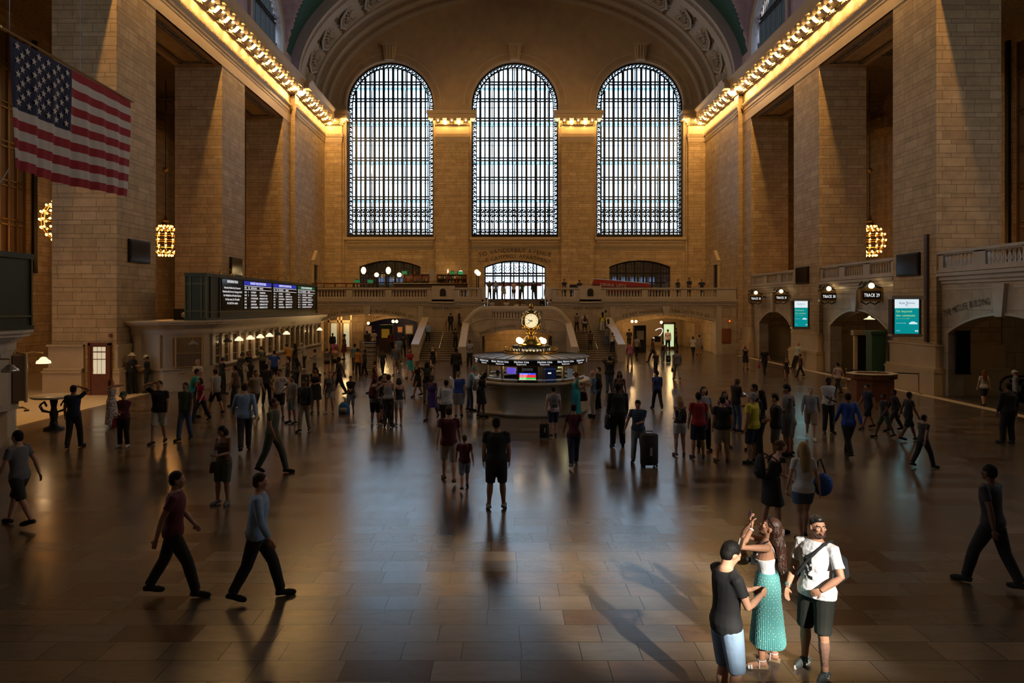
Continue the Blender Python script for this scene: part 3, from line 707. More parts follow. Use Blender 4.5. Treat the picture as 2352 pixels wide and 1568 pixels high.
for px, tx, c, lab, sc in ((846, 'FIRE\nHOSE', (.5, .42, .33), 'white notice with red lettering in the subway passage', .28), (919, 'SALE', (.75, .3, .1), 'small orange lettered poster in the subway passage', .2), (940, '', (.6, .5, .33), 'framed beige poster on the blue wall of the subway passage', .34)):
    t = empty('wall_poster', lab, 'poster', P(px, 757, 63.8))
    MB().box(-sc*1.1, 0, -sc*1.3, sc*1.1, .04, sc*1.3).build('frame', M['oldbrass'], t); MB().box(-sc*.85, -.02, -sc, sc*.85, 0, sc).build('sheet', mat('poster_sheet', c, .6, emit=c, es=.25), t)
    if tx:
        k = MB()
        for j, l in enumerate(tx.split('\n')): k.text(l, sc*.7, (0, -.03, sc*.2-j*sc*.75), (1, 0, 0), (0, 0, 1))
        k.build('lettering', mat('red_lettering', (.5, .03, .02), .6), t)
# ticket machine doors in the left part of the south passage
t = empty('glazed_door', 'pair of lit glazed doors left of the subway passage', 'door', (P(774, 800, 60.8).x, 61.8, 0))
for x in (-.75, .35): MB().box(x, -.05, .4, x+.5, 0, 2.45).build('pane', mat('cream_lit_pane', (.6, .6, .4), .5, emit=(.9, .9, .6), es=1), t)
mb = MB()
for x in (-1, -.2, .1, .95): mb.box(x, -.1, 0, x+.12, .05, 3.2)
mb.box(-1, -.1, 2.5, 1.05, .05, 2.7); mb.build('frame', M['plain'], t)
# ---- stairs
stairm = mat('dark_stair_stone', (.16, .12, .085), .45, noise=.2)
nose = mat('stair_nosing', (.42, .34, .24), .4)
for s, sd in ((-1, 'left'), (1, 'right')):
    t = empty('stone_staircase', 'grey stone stair flight up to the west balcony, %s of the central arch' % sd, 'staircase', (C, 0, 0), group=None)
    mb = MB(); ns = MB(); n = 14
    x0, x1 = sorted((s*4.15, s*7.1))
    for i in range(n):
        y = 50.7+i*.45; z = 1.9*(i+1)/n
        mb.box(x0, y, z-1.9/n, x1, 57, z); ns.box(x0, y-.02, z-.03, x1, y+.05, z+.004)
    mb.box(x0, 57, 0, x1, YW, 1.9)
    for i in range(6):
        xa, xb = sorted((s*(4.15-i*.26), s*(4.15-(i+1)*.26))); mb.box(xa, 55.95, 1.4, xb, YW, 1.9+.15*(i+1))
    mb.build('steps', stairm, t); ns.build('step_nosings', nose, t)
    def par(xc, w, y0, y1, z0, z1, nm):
        mb = MB(); mb.prism([(y0, 0), (y1, 0), (y1, z1-.1), (y0, z0-.1)], lambda p, q, tt: (tt, p, q), xc-w/2, xc+w/2)
        mb.box(xc-w/2-.08, y0-.35, 0, xc+w/2+.08, y0+.05, z0); mb.build(nm, M['pale'], t)
        mb = MB(); mb.prism([(y0-.38, z0-.1), (y1, z1-.1), (y1, z1+.06), (y0-.38, z0+.04)], lambda p, q, tt: (tt, p, q), xc-w/2-.1, xc+w/2+.1)
        mb.build('parapet_cap', M['pale'], t)
    par(s*4.0, .3, 50.9, 55.5, 1.02, 2.57, 'parapet'); par(s*7.35, .36, 50.9, 57.2, 1.2, 3.0, 'parapet')
    mb = MB(); xr = s*5.65
    mb.tube([(xr, 50.6, .92), (xr, 57.3, 2.85)], .035, 8)
    for y in (50.7, 53.9, 57.1): zf = max(0, (y-50.7)*.3016); mb.tube([(xr, y, zf), (xr, y, zf+.95)], .025, 6)
    mb.build('handrail', M['brass'], t)
    mb = MB(); mb.tube([(s*4.25, 50.3, .2), (s*4.3, 50.4, .75), (s*4.3, 51, 1.0), (s*4.3, 55.4, 2.4)], .03, 6); mb.build('handrail', M['oldbrass'], t)
t = empty('stone_staircase', 'short upper flight of dark steps rising into the west balcony behind the clock', 'staircase', (C, 0, 0))
mb = MB()
for i in range(11): mb.box(-2.65, YW+i*.28, 2.75, 2.65, 61.2, 2.8+.1545*(i+1))
mb.build('steps', stairm, t); MB().box(-2.6, 55.95, 2.2, 2.6, YW, 2.8).build('landing', stairm, t)
mb = MB()
for s in (-1, 1): mb.tube([(s*2.4, 57.9, 3.7), (s*2.4, 61.3, 5.5)], .035, 8); mb.tube([(s*2.4, 57.9, 2.8), (s*2.4, 57.9, 3.7)], .03, 6); mb.tube([(s*2.4, 61.3, 4.5), (s*2.4, 61.3, 5.5)], .03, 6)
mb.build('handrail', M['steel'], t)
# ---- central arch block with curved parapet
mb = MB(); fnM = lambda u, w, z: (C+u, 55.5+w, z)
arch_wall(mb, fnM, -4.15, 4.15, 0, 2.35, [(0, 2.75, 0, 1.55, .55)], 18, .45)
def parap(u):
    u = abs(u)
    if u < 2.55: return 3.66
    return 2.42+1.24*math.cos((u-2.55)/1.6*PI/2)
us = [-4.15+i*.1 for i in range(84)]
for a, b in zip(us, us[1:]):
    m_ = abs((a+b)/2)
    lo = 2.95 if m_ < 2.0 else parap(a)-.02; lo2 = 2.95 if m_ < 2.0 else parap(b)-.02
    mb.quad((C+a, 55.5, 2.35), (C+b, 55.5, 2.35), (C+b, 55.5, lo2), (C+a, 55.5, lo)); mb.quad((C+a, 55.85, 2.35), (C+b, 55.85, 2.35), (C+b, 55.85, lo2), (C+a, 55.85, lo))
mb.quad((C-2, 55.5, 2.95), (C+2, 55.5, 2.95), (C+2, 55.85, 2.95), (C-2, 55.85, 2.95))
cb = mb.build('wall_stair_front', M['stone_low'], kind='structure')
mb = MB(); pts = [(C+u, 55.67, parap(u)+.04) for u in us]; mb.tube(pts, [(.24, .09)]*len(pts), 8)
mb.box(C-2.0, 55.45, 2.9, C+2.0, 55.9, 3.0)
for s in (-1, 1):
    for r0 in (3.0,):
        pts = [(C+s*(2.2+1.7*math.sin(a)), 55.47, 2.0+.95*math.cos(a)) for a in [i*PI/2/10 for i in range(11)]]; mb.tube(pts, .03, 5)
mb.tube([(C-2.2, 55.47, 2.95-.0), (C+2.2, 55.47, 2.95)], .03, 5)
mb.build('parapet_cap', M['pale'], cb)
bal_me = MB(); baluster(bal_me, 0, 0, 0, .62, 10); bo = bal_me.build('baluster', M['pale'], smooth=True); BAL = bo.data; bpy.data.objects.remove(bo)
def put_bal(par_, x, y, z, h=.62):
    o = bpy.data.objects.new('baluster', BAL); COL.objects.link(o); o.parent = par_; o.location = (x, y, z); o.scale = (h/.62,)*3; return o
for i in range(17): put_bal(cb, C-1.9+i*.2375, 55.67, 3.0, .6)
mb = MB(); arc_text(mb, 'DINING CONCOURSE', .27, C, 2.3, 7.4, -.21, 55.47); arc_text(mb, 'TRACKS 101 TO 117', .27, C, 2.3, 7.4, .21, 55.47)
mb.build('inscription', M['letters'], cb)
# ---- balustrades
def balustrade(name, lab, fn, groups, blocks, t0, t1, zf, zt, side=None, dens=.235):
    """fn(t)->(x,y); a run from t0 to t1 of base, rail, posts and balusters"""
    t = empty(name, lab, 'balustrade'); 
    def slab(mb, a, b, w, z0, z1):
        p, q = Vector(fn(a)), Vector(fn(b)); d = (q-p).normalized(); nn = Vector((-d.y, d.x))*w
        vs = [(*(v), z) for z in (z0, z1) for v in (p-nn, q-nn, q+nn, p+nn)]
        mb.add(vs, [(0, 3, 2, 1), (4, 5, 6, 7), (0, 1, 5, 4), (1, 2, 6, 5), (2, 3, 7, 6), (3, 0, 4, 7)])
    h = zt-.16-(zf+.2)
    mb = MB(); slab(mb, t0, t1, .16, zf, zf+.2); slab(mb, t0, t1, .2, zf, zf+.1); mb.build('base_course', M['pale'], t)
    mb = MB(); slab(mb, t0, t1, .2, zt-.12, zt); slab(mb, t0, t1, .15, zt-.17, zt-.1); mb.build('top_rail', M['pale'], t)
    edges = [t0]+[e for g in groups for e in g]+[t1]
    for a, b in zip(edges[::2], edges[1::2]): mb = MB(); slab(mb, a, b, .15, zf, zt-.1); mb.build('pedestal', M['pale'], t)
    for a, b, zz in blocks: mb = MB(); slab(mb, a, b, .24, zf-.3, zz); mb.build('pedestal', M['pale'], t)
    for a, b in groups:
        n = max(3, round(abs(b-a)/dens))
        for i in range(n):
            x, y = fn(a+(b-a)*(i+.5)/n); put_bal(t, x, y, zf+.2, h)
    return t
gl = [(-16.3, -13.9), (-13.4, -10.7), (-10.2, -7.3), (-4.7, -3.2)]
bl = balustrade('stone_balustrade', 'stone balustrade of the west balcony, left of the stair gap', lambda u: (C+u, YW-.02), gl, [(-6.9, -5.1, 5.58), (-2.85, -2.55, 5.5)], -17.9, -2.55, FZ, 5.44)
br_ = balustrade('stone_balustrade', 'stone balustrade of the west balcony, right of the stair gap', lambda u: (C+u, YW-.02), [(-b, -a) for a, b in gl[::-1]], [(5.1, 6.9, 5.58), (2.55, 2.85, 5.5)], 2.55, 17.9, FZ, 5.44)
for b_, u in ((bl, -6), (br_, 6)):
    mb = MB(); mb.prism([(-.24, 4.75), (.24, 4.75), (.24, 5.2), (.12, 5.36), (-.12, 5.36), (-.24, 5.2)], lambda p, q, tt: (C+u+p, tt, q), YW-.32, YW-.26); mb.build('plaque', M['black'], b_)
# ---- joinery in the low arched openings of the west wall
for k, u in enumerate(WIN):
    cx = C+u; mid = k == 1; y = YB+.5
    fr = MB(); Rr = (2.9**2+.62**2)/1.24
    top = lambda x: 7.65+math.sqrt(Rr*Rr-x*x)-(Rr-.62)
    for i in range(8):
        x = -2.9+i*5.8/7; fr.box(cx+x-.07, y-.08, 4.5, cx+x+.07, y+.08, top(min(2.9, abs(x))))
    for i in range(21):
        x = -2.9+i*5.8/21; z = top(min(2.9, abs(x))) if not (i % 3 == 0) else 0
        if z: fr.box(cx+x-.02, y-.03, 6.2, cx+x+.02, y+.03, z)
    for z, h in ((6.15, .12), (7.05, .14)) : fr.box(cx-2.9, y-.09, z-h/2, cx+2.9, y+.09, z+h/2)
    for z in (6.6, 7.5): fr.box(cx-2.9, y-.03, z-.02, cx+2.9, y+.03, z+.02)
    xs = [-2.9+j*.29 for j in range(21)]
    fr.tube([(cx+x, y, top(min(2.9, abs(x)))-.05) for x in xs], .08, 6); fr.box(cx-2.9, y-.1, 4.5, cx+2.9, y+.1, 4.62)
    d = fr.build('window_%d' % (31+k) if not mid else 'door_1', M['iron'], kind='structure')
    p = MB(); p.add([(cx+x, y+.02, top(min(2.9, abs(x)))) for x in xs]+[(cx+2.9, y+.02, 4.5), (cx-2.9, y+.02, 4.5)], [tuple(range(23))]); p.build('panes', M['pane'], d)
    # the room or vestibule behind
    r = MB(); r.box(cx-3.3, YB+.8, 4.3, cx+3.3, 75, 4.5); r.box(cx-3.3, YB+.8, 8.4, cx+3.3, 75, 8.6); r.box(cx-3.5, YB+.8, 4.3, cx-3.3, 75, 8.6); r.box(cx+3.3, YB+.8, 4.3, cx+3.5, 75, 8.6)
    if not mid: r.box(cx-3.5, 75, 4.3, cx+3.5, 75.2, 8.6)
    r.build('wall_vestibule', M['plain'], kind='structure')
    if mid:
        g = MB()
        for i in range(7):
            x = cx-3+i*1.0; g.box(x-.05, 74.8, 4.5, x+.05, 74.95, 8.4)
        for z in (6.2, 7.0): g.box(cx-3.3, 74.8, z, cx+3.3, 74.95, z+.18)
        for i in range(9):
            for j in range(3):
                g.tube([(cx-2.1+i*.5, 74.7, 7.25+j*.35), (cx-1.9+i*.5, 74.7, 7.5+j*.35), (cx-1.75+i*.5, 74.7, 7.2+j*.35)], .05, 4)
        g.build('window_34', M['iron'], kind='structure')
        a = MB(); a.box(cx-2.9, 74.2, 6.0, cx+2.9, 74.3, 6.3); tag(a.build('awning', mat('red_awning', (.5, .03, .03), .6)), 'red awning strip glimpsed beyond the central balcony doors', 'awning')
    else:
        g = MB()
        for i in range(6): x = cx-2.4+i*.95; g.box(x, 74.9, 6.25, x+.6, 74.97, 6.95)
        tag(g.build('lit_window_strip', mat('bluish_lit_panes', (.3, .4, .6), .5, emit=(.35, .5, .9), es=.9)), 'row of bluish lit panes behind the low arched window on the %s' % ('left, behind the bar' if u < 0 else 'right, behind the red lift'), 'window light')
        light('POINT', (cx, 72, 7.9), 25, (1, .7, .45), .3)
# ================================================================ BALCONY THINGS
def lamp_post(px, py, kind, lab, d=63.):
    p = P(px, py, d); t = empty('lamp_post', lab, 'lamp', (p.x, d, FZ), group='globe lamps on the west balcony')
    h = p.z-FZ
    MB().lathe([(.14, 0), (.12, .1), (.05, .2), (.045, h-.3), (.09, h-.2), (.02, h-.14)], n=10).build('post', M['iron'], t, True)
    b = MB(); b.ball((0, 0, h), (.2, .2, .2) if kind == 'round' else (.22, .22, .32), 14, 10); b.build('globe', M['globe'], t, True)
    light('POINT', (p.x, d-.3, p.z), 14, (1, .7, .35), .2)
lamp_post(835, 621, 'egg', 'tall egg shaped lamp at the left end of the bar'); lamp_post(892, 621, 'egg', 'tall egg shaped lamp in front of the middle of the left arched window')
lamp_post(865, 631, 'round', 'short round lamp between the two egg shaped lamps'); lamp_post(917, 631, 'round', 'short round lamp left of the bottle shelves')
lamp_post(1095, 624, 'round', 'upper globe of the pair of lamps between bar and balcony doors', 62.8); lamp_post(1099, 628, 'round', 'lower globe of the pair of lamps between bar and balcony doors', 62.2)
BOT = [mat('amber_bottle', (.35, .12, .02), .15), mat('green_bottle', (.03, .15, .05), .15), mat('clear_bottle', (.45, .42, .38), .12), mat('dark_bottle', (.04, .02, .02), .15)]
bm_ = MB().lathe([(0, 0), (.04, 0), (.042, .02), (.042, .17), (.02, .23), (.015, .3), (0, .3)], n=8).build('bottle', BOT[0], smooth=True); BOTME = bm_.data; bpy.data.objects.remove(bm_)
def shelf_unit(px0, px1, d, lab, rows, grp):
    x0, x1 = P(px0, 0, d).x, P(px1, 0, d).x; t = empty('bottle_shelf', lab, 'shelf', ((x0+x1)/2, d, FZ)); w = (x1-x0)/2
    MB().box(-w, .3, 0, w, .36, 2.35).build('back_panel', M['wood'], t)
    for x in [-w+i*(2*w)/3 for i in range(4)]: MB().box(x-.04, -.05, 0, x+.04, .3, 2.35).build('upright', M['wood'], t)
    for z in [.9]+rows+[2.35]: MB().box(-w, -.05, z-.04, w, .3, z).build('shelf_board', M['wood'], t)
    for z in rows+[2.35]:
        n = int(2*w/.16)
        for i in range(n):
            if z == 2.35 and i % 3: continue
            o = bpy.data.objects.new('bottle', BOTME); COL.objects.link(o); o.location = (x0+.1+i*(x1-x0-.2)/n+RND.uniform(-.02, .02), d+.1, FZ+z); o.scale = (1, 1, RND.uniform(.85, 1.15))
            o.material_slots[0].link = 'OBJECT'; o.material_slots[0].material = RND.choice(BOT)
            tag(o, 'bottle standing on %s' % grp, 'bottle', 'bottles on '+grp)
    light('AREA', ((x0+x1)/2, d-.02, FZ+2.25), 12, (1, .55, .2), x1-x0-.2, size_y=.1)
shelf_unit(927, 985, 65, 'wooden back bar shelf full of bottles before the left arched window', [1.25, 1.7], 'the back bar shelf before the arched window')
shelf_unit(1004, 1072, 65.6, 'orange lit wooden back bar shelf standing against the pilaster', [1.15, 1.55, 1.95], 'the orange lit back bar shelf')
x0, x1 = P(905, 0, 62).x, P(1075, 0, 62).x
t = empty('bar_counter', 'long dark wooden bar counter with a brass edge on the west balcony', 'bar counter', ((x0+x1)/2, 62, FZ)); w = (x1-x0)/2
MB().box(-w, -.25, 0, w, .3, 1.35).build('front', M['dkwood'], t); MB().box(-w-.1, -.35, 1.35, w+.1, .4, 1.43).build('top', M['wood'], t); MB().tube([(-w, -.38, 1.39), (w, -.38, 1.39)], .035, 6).build('edge_rail', M['brass'], t)
x0, x1 = -16.4, P(848, 0, 60.5).x
t = empty('wooden_rail', 'low wooden rail with panels behind the left part of the west balustrade', 'railing', ((x0+x1)/2, 60.5, FZ)); w = (x1-x0)/2
MB().box(-w, -.05, 1.32, w, .08, 1.42).build('top_rail', M['wood'], t)
for i in range(6): MB().box(-w+i*(2*w-.1)/5, -.03, 0, -w+.1+i*(2*w-.1)/5, .05, 1.32).build('post', M['dkwood'], t)
MB().box(-w, 0, .1, w, .03, 1.05).build('panel', M['dkwood'], t)
for i, (px, py, lab) in enumerate(((820, 646, 'green shaded desk lamp left of the shorter lamp posts'), (850, 648, 'green shaded desk lamp beside the wooden rail end'), (929, 618, 'green box standing on top of the window shelf'), (1039, 620, 'dim green box on the orange lit shelf'), (1058, 618, 'bright green gift box on the right end of the orange lit shelf'))):
    p = P(px, py+6, 62 if i < 2 else (65.05 if i == 2 else 65.65)); z0 = FZ+1.43 if i < 2 else FZ+2.35
    t = empty('green_display', lab, 'display', (p.x, p.y+.05, z0)); MB().box(-.22, -.12, 0, .22, .12, .28).build('box_body', mat('green_lit_box', (.02, .3, .12), .5, emit=(.05, .6, .25), es=.5+.5*(i == 4)), t); MB().tube([(-.15, 0, .28), (0, 0, .36), (.15, 0, .28)], .03, 5).build('bow', M['lit'] if i == 4 else M['boardgreen'], t)
p = P(1028, 622, 65.5); t = empty('wall_uplight', 'small flame bright lamp above the orange lit shelf', 'lamp', (p.x, 65.9, FZ+2.36)); MB().lathe([(.02, 0), (.06, .2), (.04, .4), (0, .5)], n=8).build('flame_bulb', M['bulb'], t, True); light('POINT', (p.x, 66.2, 7.5), 30, (1, .6, .2), .1)
t = empty('price_board', 'grey board with faint red lettering beside the window shelf', 'sign', P(991, 630, 65)); MB().box(-.28, 0, -.6, .28, .05, .45).build('board', mat('grey_board', (.35, .3, .27), .6), t)
t = empty('serving_table', 'dark serving table carrying two green lamps behind the left balustrade', 'table', (P(835, 0, 62).x, 62, FZ)); MB().box(-.95, -.25, 1.35, .95, .25, 1.43).build('table_top', M['dkwood'], t)
for x_ in (-.85, .85): MB().box(x_-.05, -.2, 0, x_+.05, .2, 1.35).build('leg', M['dkwood'], t)
# red lift lying on the right half of the balcony
t = empty('boom_lift', 'folded red boom lift with white lettering behind the right balustrade', 'lift', (P(1430, 0, 62).x, 62, FZ))
red = mat('lift_red', (.30, .015, .012), .4)
mb = MB(); mb.prism([(-2.65, 1.35), (-2.5, 1.75), (2.35, 1.35), (2.4, 1.05), (-2.4, 1.1)], lambda p, q, tt: (p, tt, q), -.3, .3); mb.build('boom', red, t)
mb = MB(); mb.prism([(-2.65, 1.05), (-2.65, 1.4), (2.4, 1.1), (2.4, .75), (-.5, .6), (-2.4, .75)], lambda p, q, tt: (p, tt, q), -.45, .45); mb.build('chassis', mat('dark_red', (.12, .01, .01), .4), t)
for x in (-2, 2): MB().tube([(x, -.5, .35), (x, .5, .35)], .35, 16).build('wheel', M['black'], t)
MB().box(-2.2, -.4, .35, 2.2, .4, .8).build('base_frame', M['black'], t)
MB().text('DENKA LIFTS', .36, (-.9, -.47, 1.12), (1, 0, -.06), (.06, 0, 1)).build('lettering', mat('pale_lettering', (.6, .55, .5), .6), t)
MB().tube([(-2.5, 0, 1.8), (2.3, 0, 1.42)], .04, 6).build('cable', M['steel'], t)
t = empty('equipment_rack', 'small white metal rack beside the right end of the red lift', 'rack', (P(1541, 0, 62).x, 62, FZ)); mb = MB()
for x in (-.4, .4):
    for y in (-.2, .2): mb.box(x-.02, y-.02, 0, x+.02, y+.02, 1.5)
for z in (.8, 1.1, 1.35, 1.5): mb.box(-.42, -.22, z-.02, .42, .22, z)
mb.build('frame', M['steel'], t)
t = empty('laptop_desk', 'dark control desk between the two police officers on the balcony', 'desk', (P(1318, 0, 60).x, 60.2, FZ)); MB().box(-.35, -.2, 0, .35, .2, 1.25).build('body', M['black'], t)
# aedicule doors on the side walls at balcony height
for side, nm in ((-1, 'left'), (1, 'right')):
    f = lambda p, q, tt: (SX(side, 17.95-tt), 63.4+p, q)
    t = empty('pedimented_doorway', 'narrow pedimented stone doorway on the %s wall at balcony level' % nm, 'doorway')
    mb = MB(); mb.prism([(-.85, 4.5), (-.6, 4.5), (-.6, 7.6), (-.85, 7.6)], f, 0, .15); mb.prism([(.6, 4.5), (.85, 4.5), (.85, 7.6), (.6, 7.6)], f, 0, .15); mb.prism([(-.95, 7.6), (.95, 7.6), (.95, 7.95), (-.95, 7.95)], f, 0, .25)
    mb.prism([(-1.05, 7.95), (1.05, 7.95), (0, 8.9)], f, 0, .3); mb.build('surround', M['plain'], t)
    mb = MB(); mb.prism([(-.6, 4.5), (.6, 4.5), (.6, 7.6), (-.6, 7.6)], f, 0, .03); mb.build('door_leaf', M['black'], t)
# ================================================================ NORTH (RIGHT) SIDE
def fnR(u, w, z): return (SX(1, 18.55+w), u, z)
segs = [(23.45, 31.75, 'far right bay'), (35.3, 43.6, 'middle bay'), (47.4, 55.6, 'end bay'), (11.6, 19.95, 'near')]
for j, (a, b, nm) in enumerate(segs):
    mid = (a+b)/2; mb = MB()
    ops = [(mid+1.9, 1.9, 0, 2.7, .75), (mid-1.9, 1.9, 0, 2.7, .75)] if j in (1, 2) else [(mid+.3, 3.4, 0, 2.75, .85)]
    if j == 1: ops = [(mid, 3.2, 0, 2.75, .95)]
    if j == 2: ops = [(mid, 3.0, 0, 2.6, .95)]
    arch_wall(mb, fnR, a, b, 0, 5.5, ops, 18, .7)
    x0 = SX(1, 18.55)
    mb.box(x0+.7, a, 4.3, x0+11, b, 4.5); mb.box(x0+2.7, a-.3, 0, x0+11, a, 4.5); mb.box(x0+2.7, b, 0, x0+11, b+.3, 4.5)
    wl = mb.build('wall_north_lower', M['stone_low'], kind='structure')
    mb = MB()
    for e, z0, z1 in ((.28, 5.28, 5.42), (.16, 5.1, 5.28), (.06, 4.95, 5.1)): mb.box(x0-e, a, z0, x0, b, z1)
    for op in ops:
        Rr = (op[1]**2+op[4]**2)/(2*op[4]); zc = op[3]+op[4]-Rr; th = math.asin(op[1]/Rr)
        for r0, r1, pr in ((Rr, Rr+.1, .05),):
            for i in range(20):
                p_, q_ = -th+2*th*i/20, -th+2*th*(i+1)/20
                q = [(x0-pr*k, op[0]+r*math.sin(t_), zc+r*math.cos(t_)) for t_ in (p_, q_) for r in (r0, r1) for k in (0, 1)]
                mb.add(q, [(1, 3, 7, 5), (0, 1, 5, 4), (2, 6, 7, 3)])
        mb.prism([(-.2, zc+Rr-.05), (.2, zc+Rr-.05), (.36, 4.85), (-.36, 4.85)], lambda p, q, tt: (tt, op[0]+p, q), x0-.18, x0)
    mb.box(x0-.03, a+.2, 4.68, x0, mid-.4, 4.74); mb.box(x0-.03, mid+.4, 4.68, x0, b-.2, 4.74)
    struct(mb.build('trim_ledge', M['pale'], wl))
    # balcony floor of the gallery, recess behind the arch
    mb = MB(); mb.box(x0, a-.3, 5.2, SX(1, 29), b+.3, 5.45); struct(mb.build('floor_gallery', M['pale'], wl))
    mb = MB()
    if j in (1, 2):                            # niche with an inner door arch facing the hall side
        arch_wall(mb, lambda u, w, z: (x0+4.2+w, u, z), a, b, 0, 4.3, [(mid+.5, 1.3, 0, 2.0, .55)], 14, .5)
        mb.box(x0+9, a, 0, x0+9.3, b, 4.3)
    else: mb.box(x0+8, a, 0, x0+8.3, b, 4.3)
    struct(mb.build('wall_niche', pas, wl))
    light('POINT', (x0+2.3, mid+.5, 3.55), 26 if j else 34, (1, .62, .28), .15)
    n = 3; L_ = (b-a)/n
    g = [(a+i*L_+.35, a+(i+1)*L_-.35) for i in range(n)]
    if j < 3: balustrade('stone_balustrade', 'stone gallery balustrade on the right wall, in the %s' % ('bay above THE METLIFE BUILDING' if j == 0 else 'middle bay, above the track 29 sign' if j == 1 else 'bay nearest the stairs'), lambda t_: (x0-.02, t_), g, [], a, b, 5.45, 6.38, dens=.26)
    if j == 1:
        mb = MB(); mb.text('29 TRACK 29', .3, (x0+4.18, mid+.5, 2.72), (0, -1, 0), (0, 0, 1), arc=3.2); mb.build('inscription', M['letters'], wl)
    if j == 0:
        mb = MB(); th = 0
        Rr = 11.5
        for st, a_ in (('THE METLIFE BUILDING', -.19), ('45TH STREET', .2)):
            mb.text(st, .40, (x0-.02, mid+.3-Rr*math.sin(a_), 4.05-Rr+Rr*math.cos(a_)), (0, -math.cos(a_), -math.sin(a_)), (0, -math.sin(a_), math.cos(a_)), arc=Rr, wide=.68)
        mb.build('inscription', M['letters'], wl)
# black panels and screens (each a thing on its wall)
def wall_panel(nm, lab, cat, side, y0, y1, z0, z1, u=18.3, dep=.12, m='screen_off', frame=True):
    xf = SX(side, u); t = empty(nm, lab, cat)
    a, b = sorted((xf, xf-side*dep)); mb = MB(); mb.box(a, y0, z0, b, y1, z1); mb.build('casing', M['iron'], t)
    a, b = sorted((xf-side*dep, xf-side*(dep+.02))); MB().box(a, y0+.08, z0+.08, b, y1-.08, z1-.08).build('display' if m == 'screen_off' else 'panel', M[m], t); return t
def yof(px, u, side): return F*abs(SX(side, u))/abs(px-VX)
def zof(py, px, u, side): return EYE-(py-VY)*yof(px, u, side)/F
wall_panel('wall_screen', 'switched-off black screen on the right pier nearest the frame edge, over the larger advert', 'screen', 1, yof(2115, 18.3, 1), yof(2064, 18.3, 1), zof(633, 2090, 18.3, 1), zof(582, 2090, 18.3, 1))
wall_panel('wall_screen', 'small switched-off black screen on the right pier over the smaller advert', 'screen', 1, yof(1859, 18.3, 1), yof(1831, 18.3, 1), zof(651, 1845, 18.3, 1), zof(613, 1845, 18.3, 1))
wall_panel('wall_screen', 'switched-off black screen on the left pier below the flag', 'screen', -1, yof(293, 18.3, -1), yof(340, 18.3, -1), zof(603, 317, 18.3, -1), zof(552, 317, 18.3, -1))
wall_panel('wall_screen', 'small switched-off black screen on the left pier above the departure board', 'screen', -1, yof(527, 18.3, -1), yof(553, 18.3, -1), zof(634, 540, 18.3, -1), zof(592, 540, 18.3, -1))
t = empty('vertical_banner_rail', 'tall brown metal rail fixed to the right pier beside the larger advert', 'rail')
y = yof(2131, 18.3, 1); MB().box(SX(1, 18.3)-.12, y-.12, zof(785, 2131, 18.3, 1), SX(1, 18.3), y+.1, zof(538, 2131, 18.3, 1)).build('rail', M['dkwood'], t)
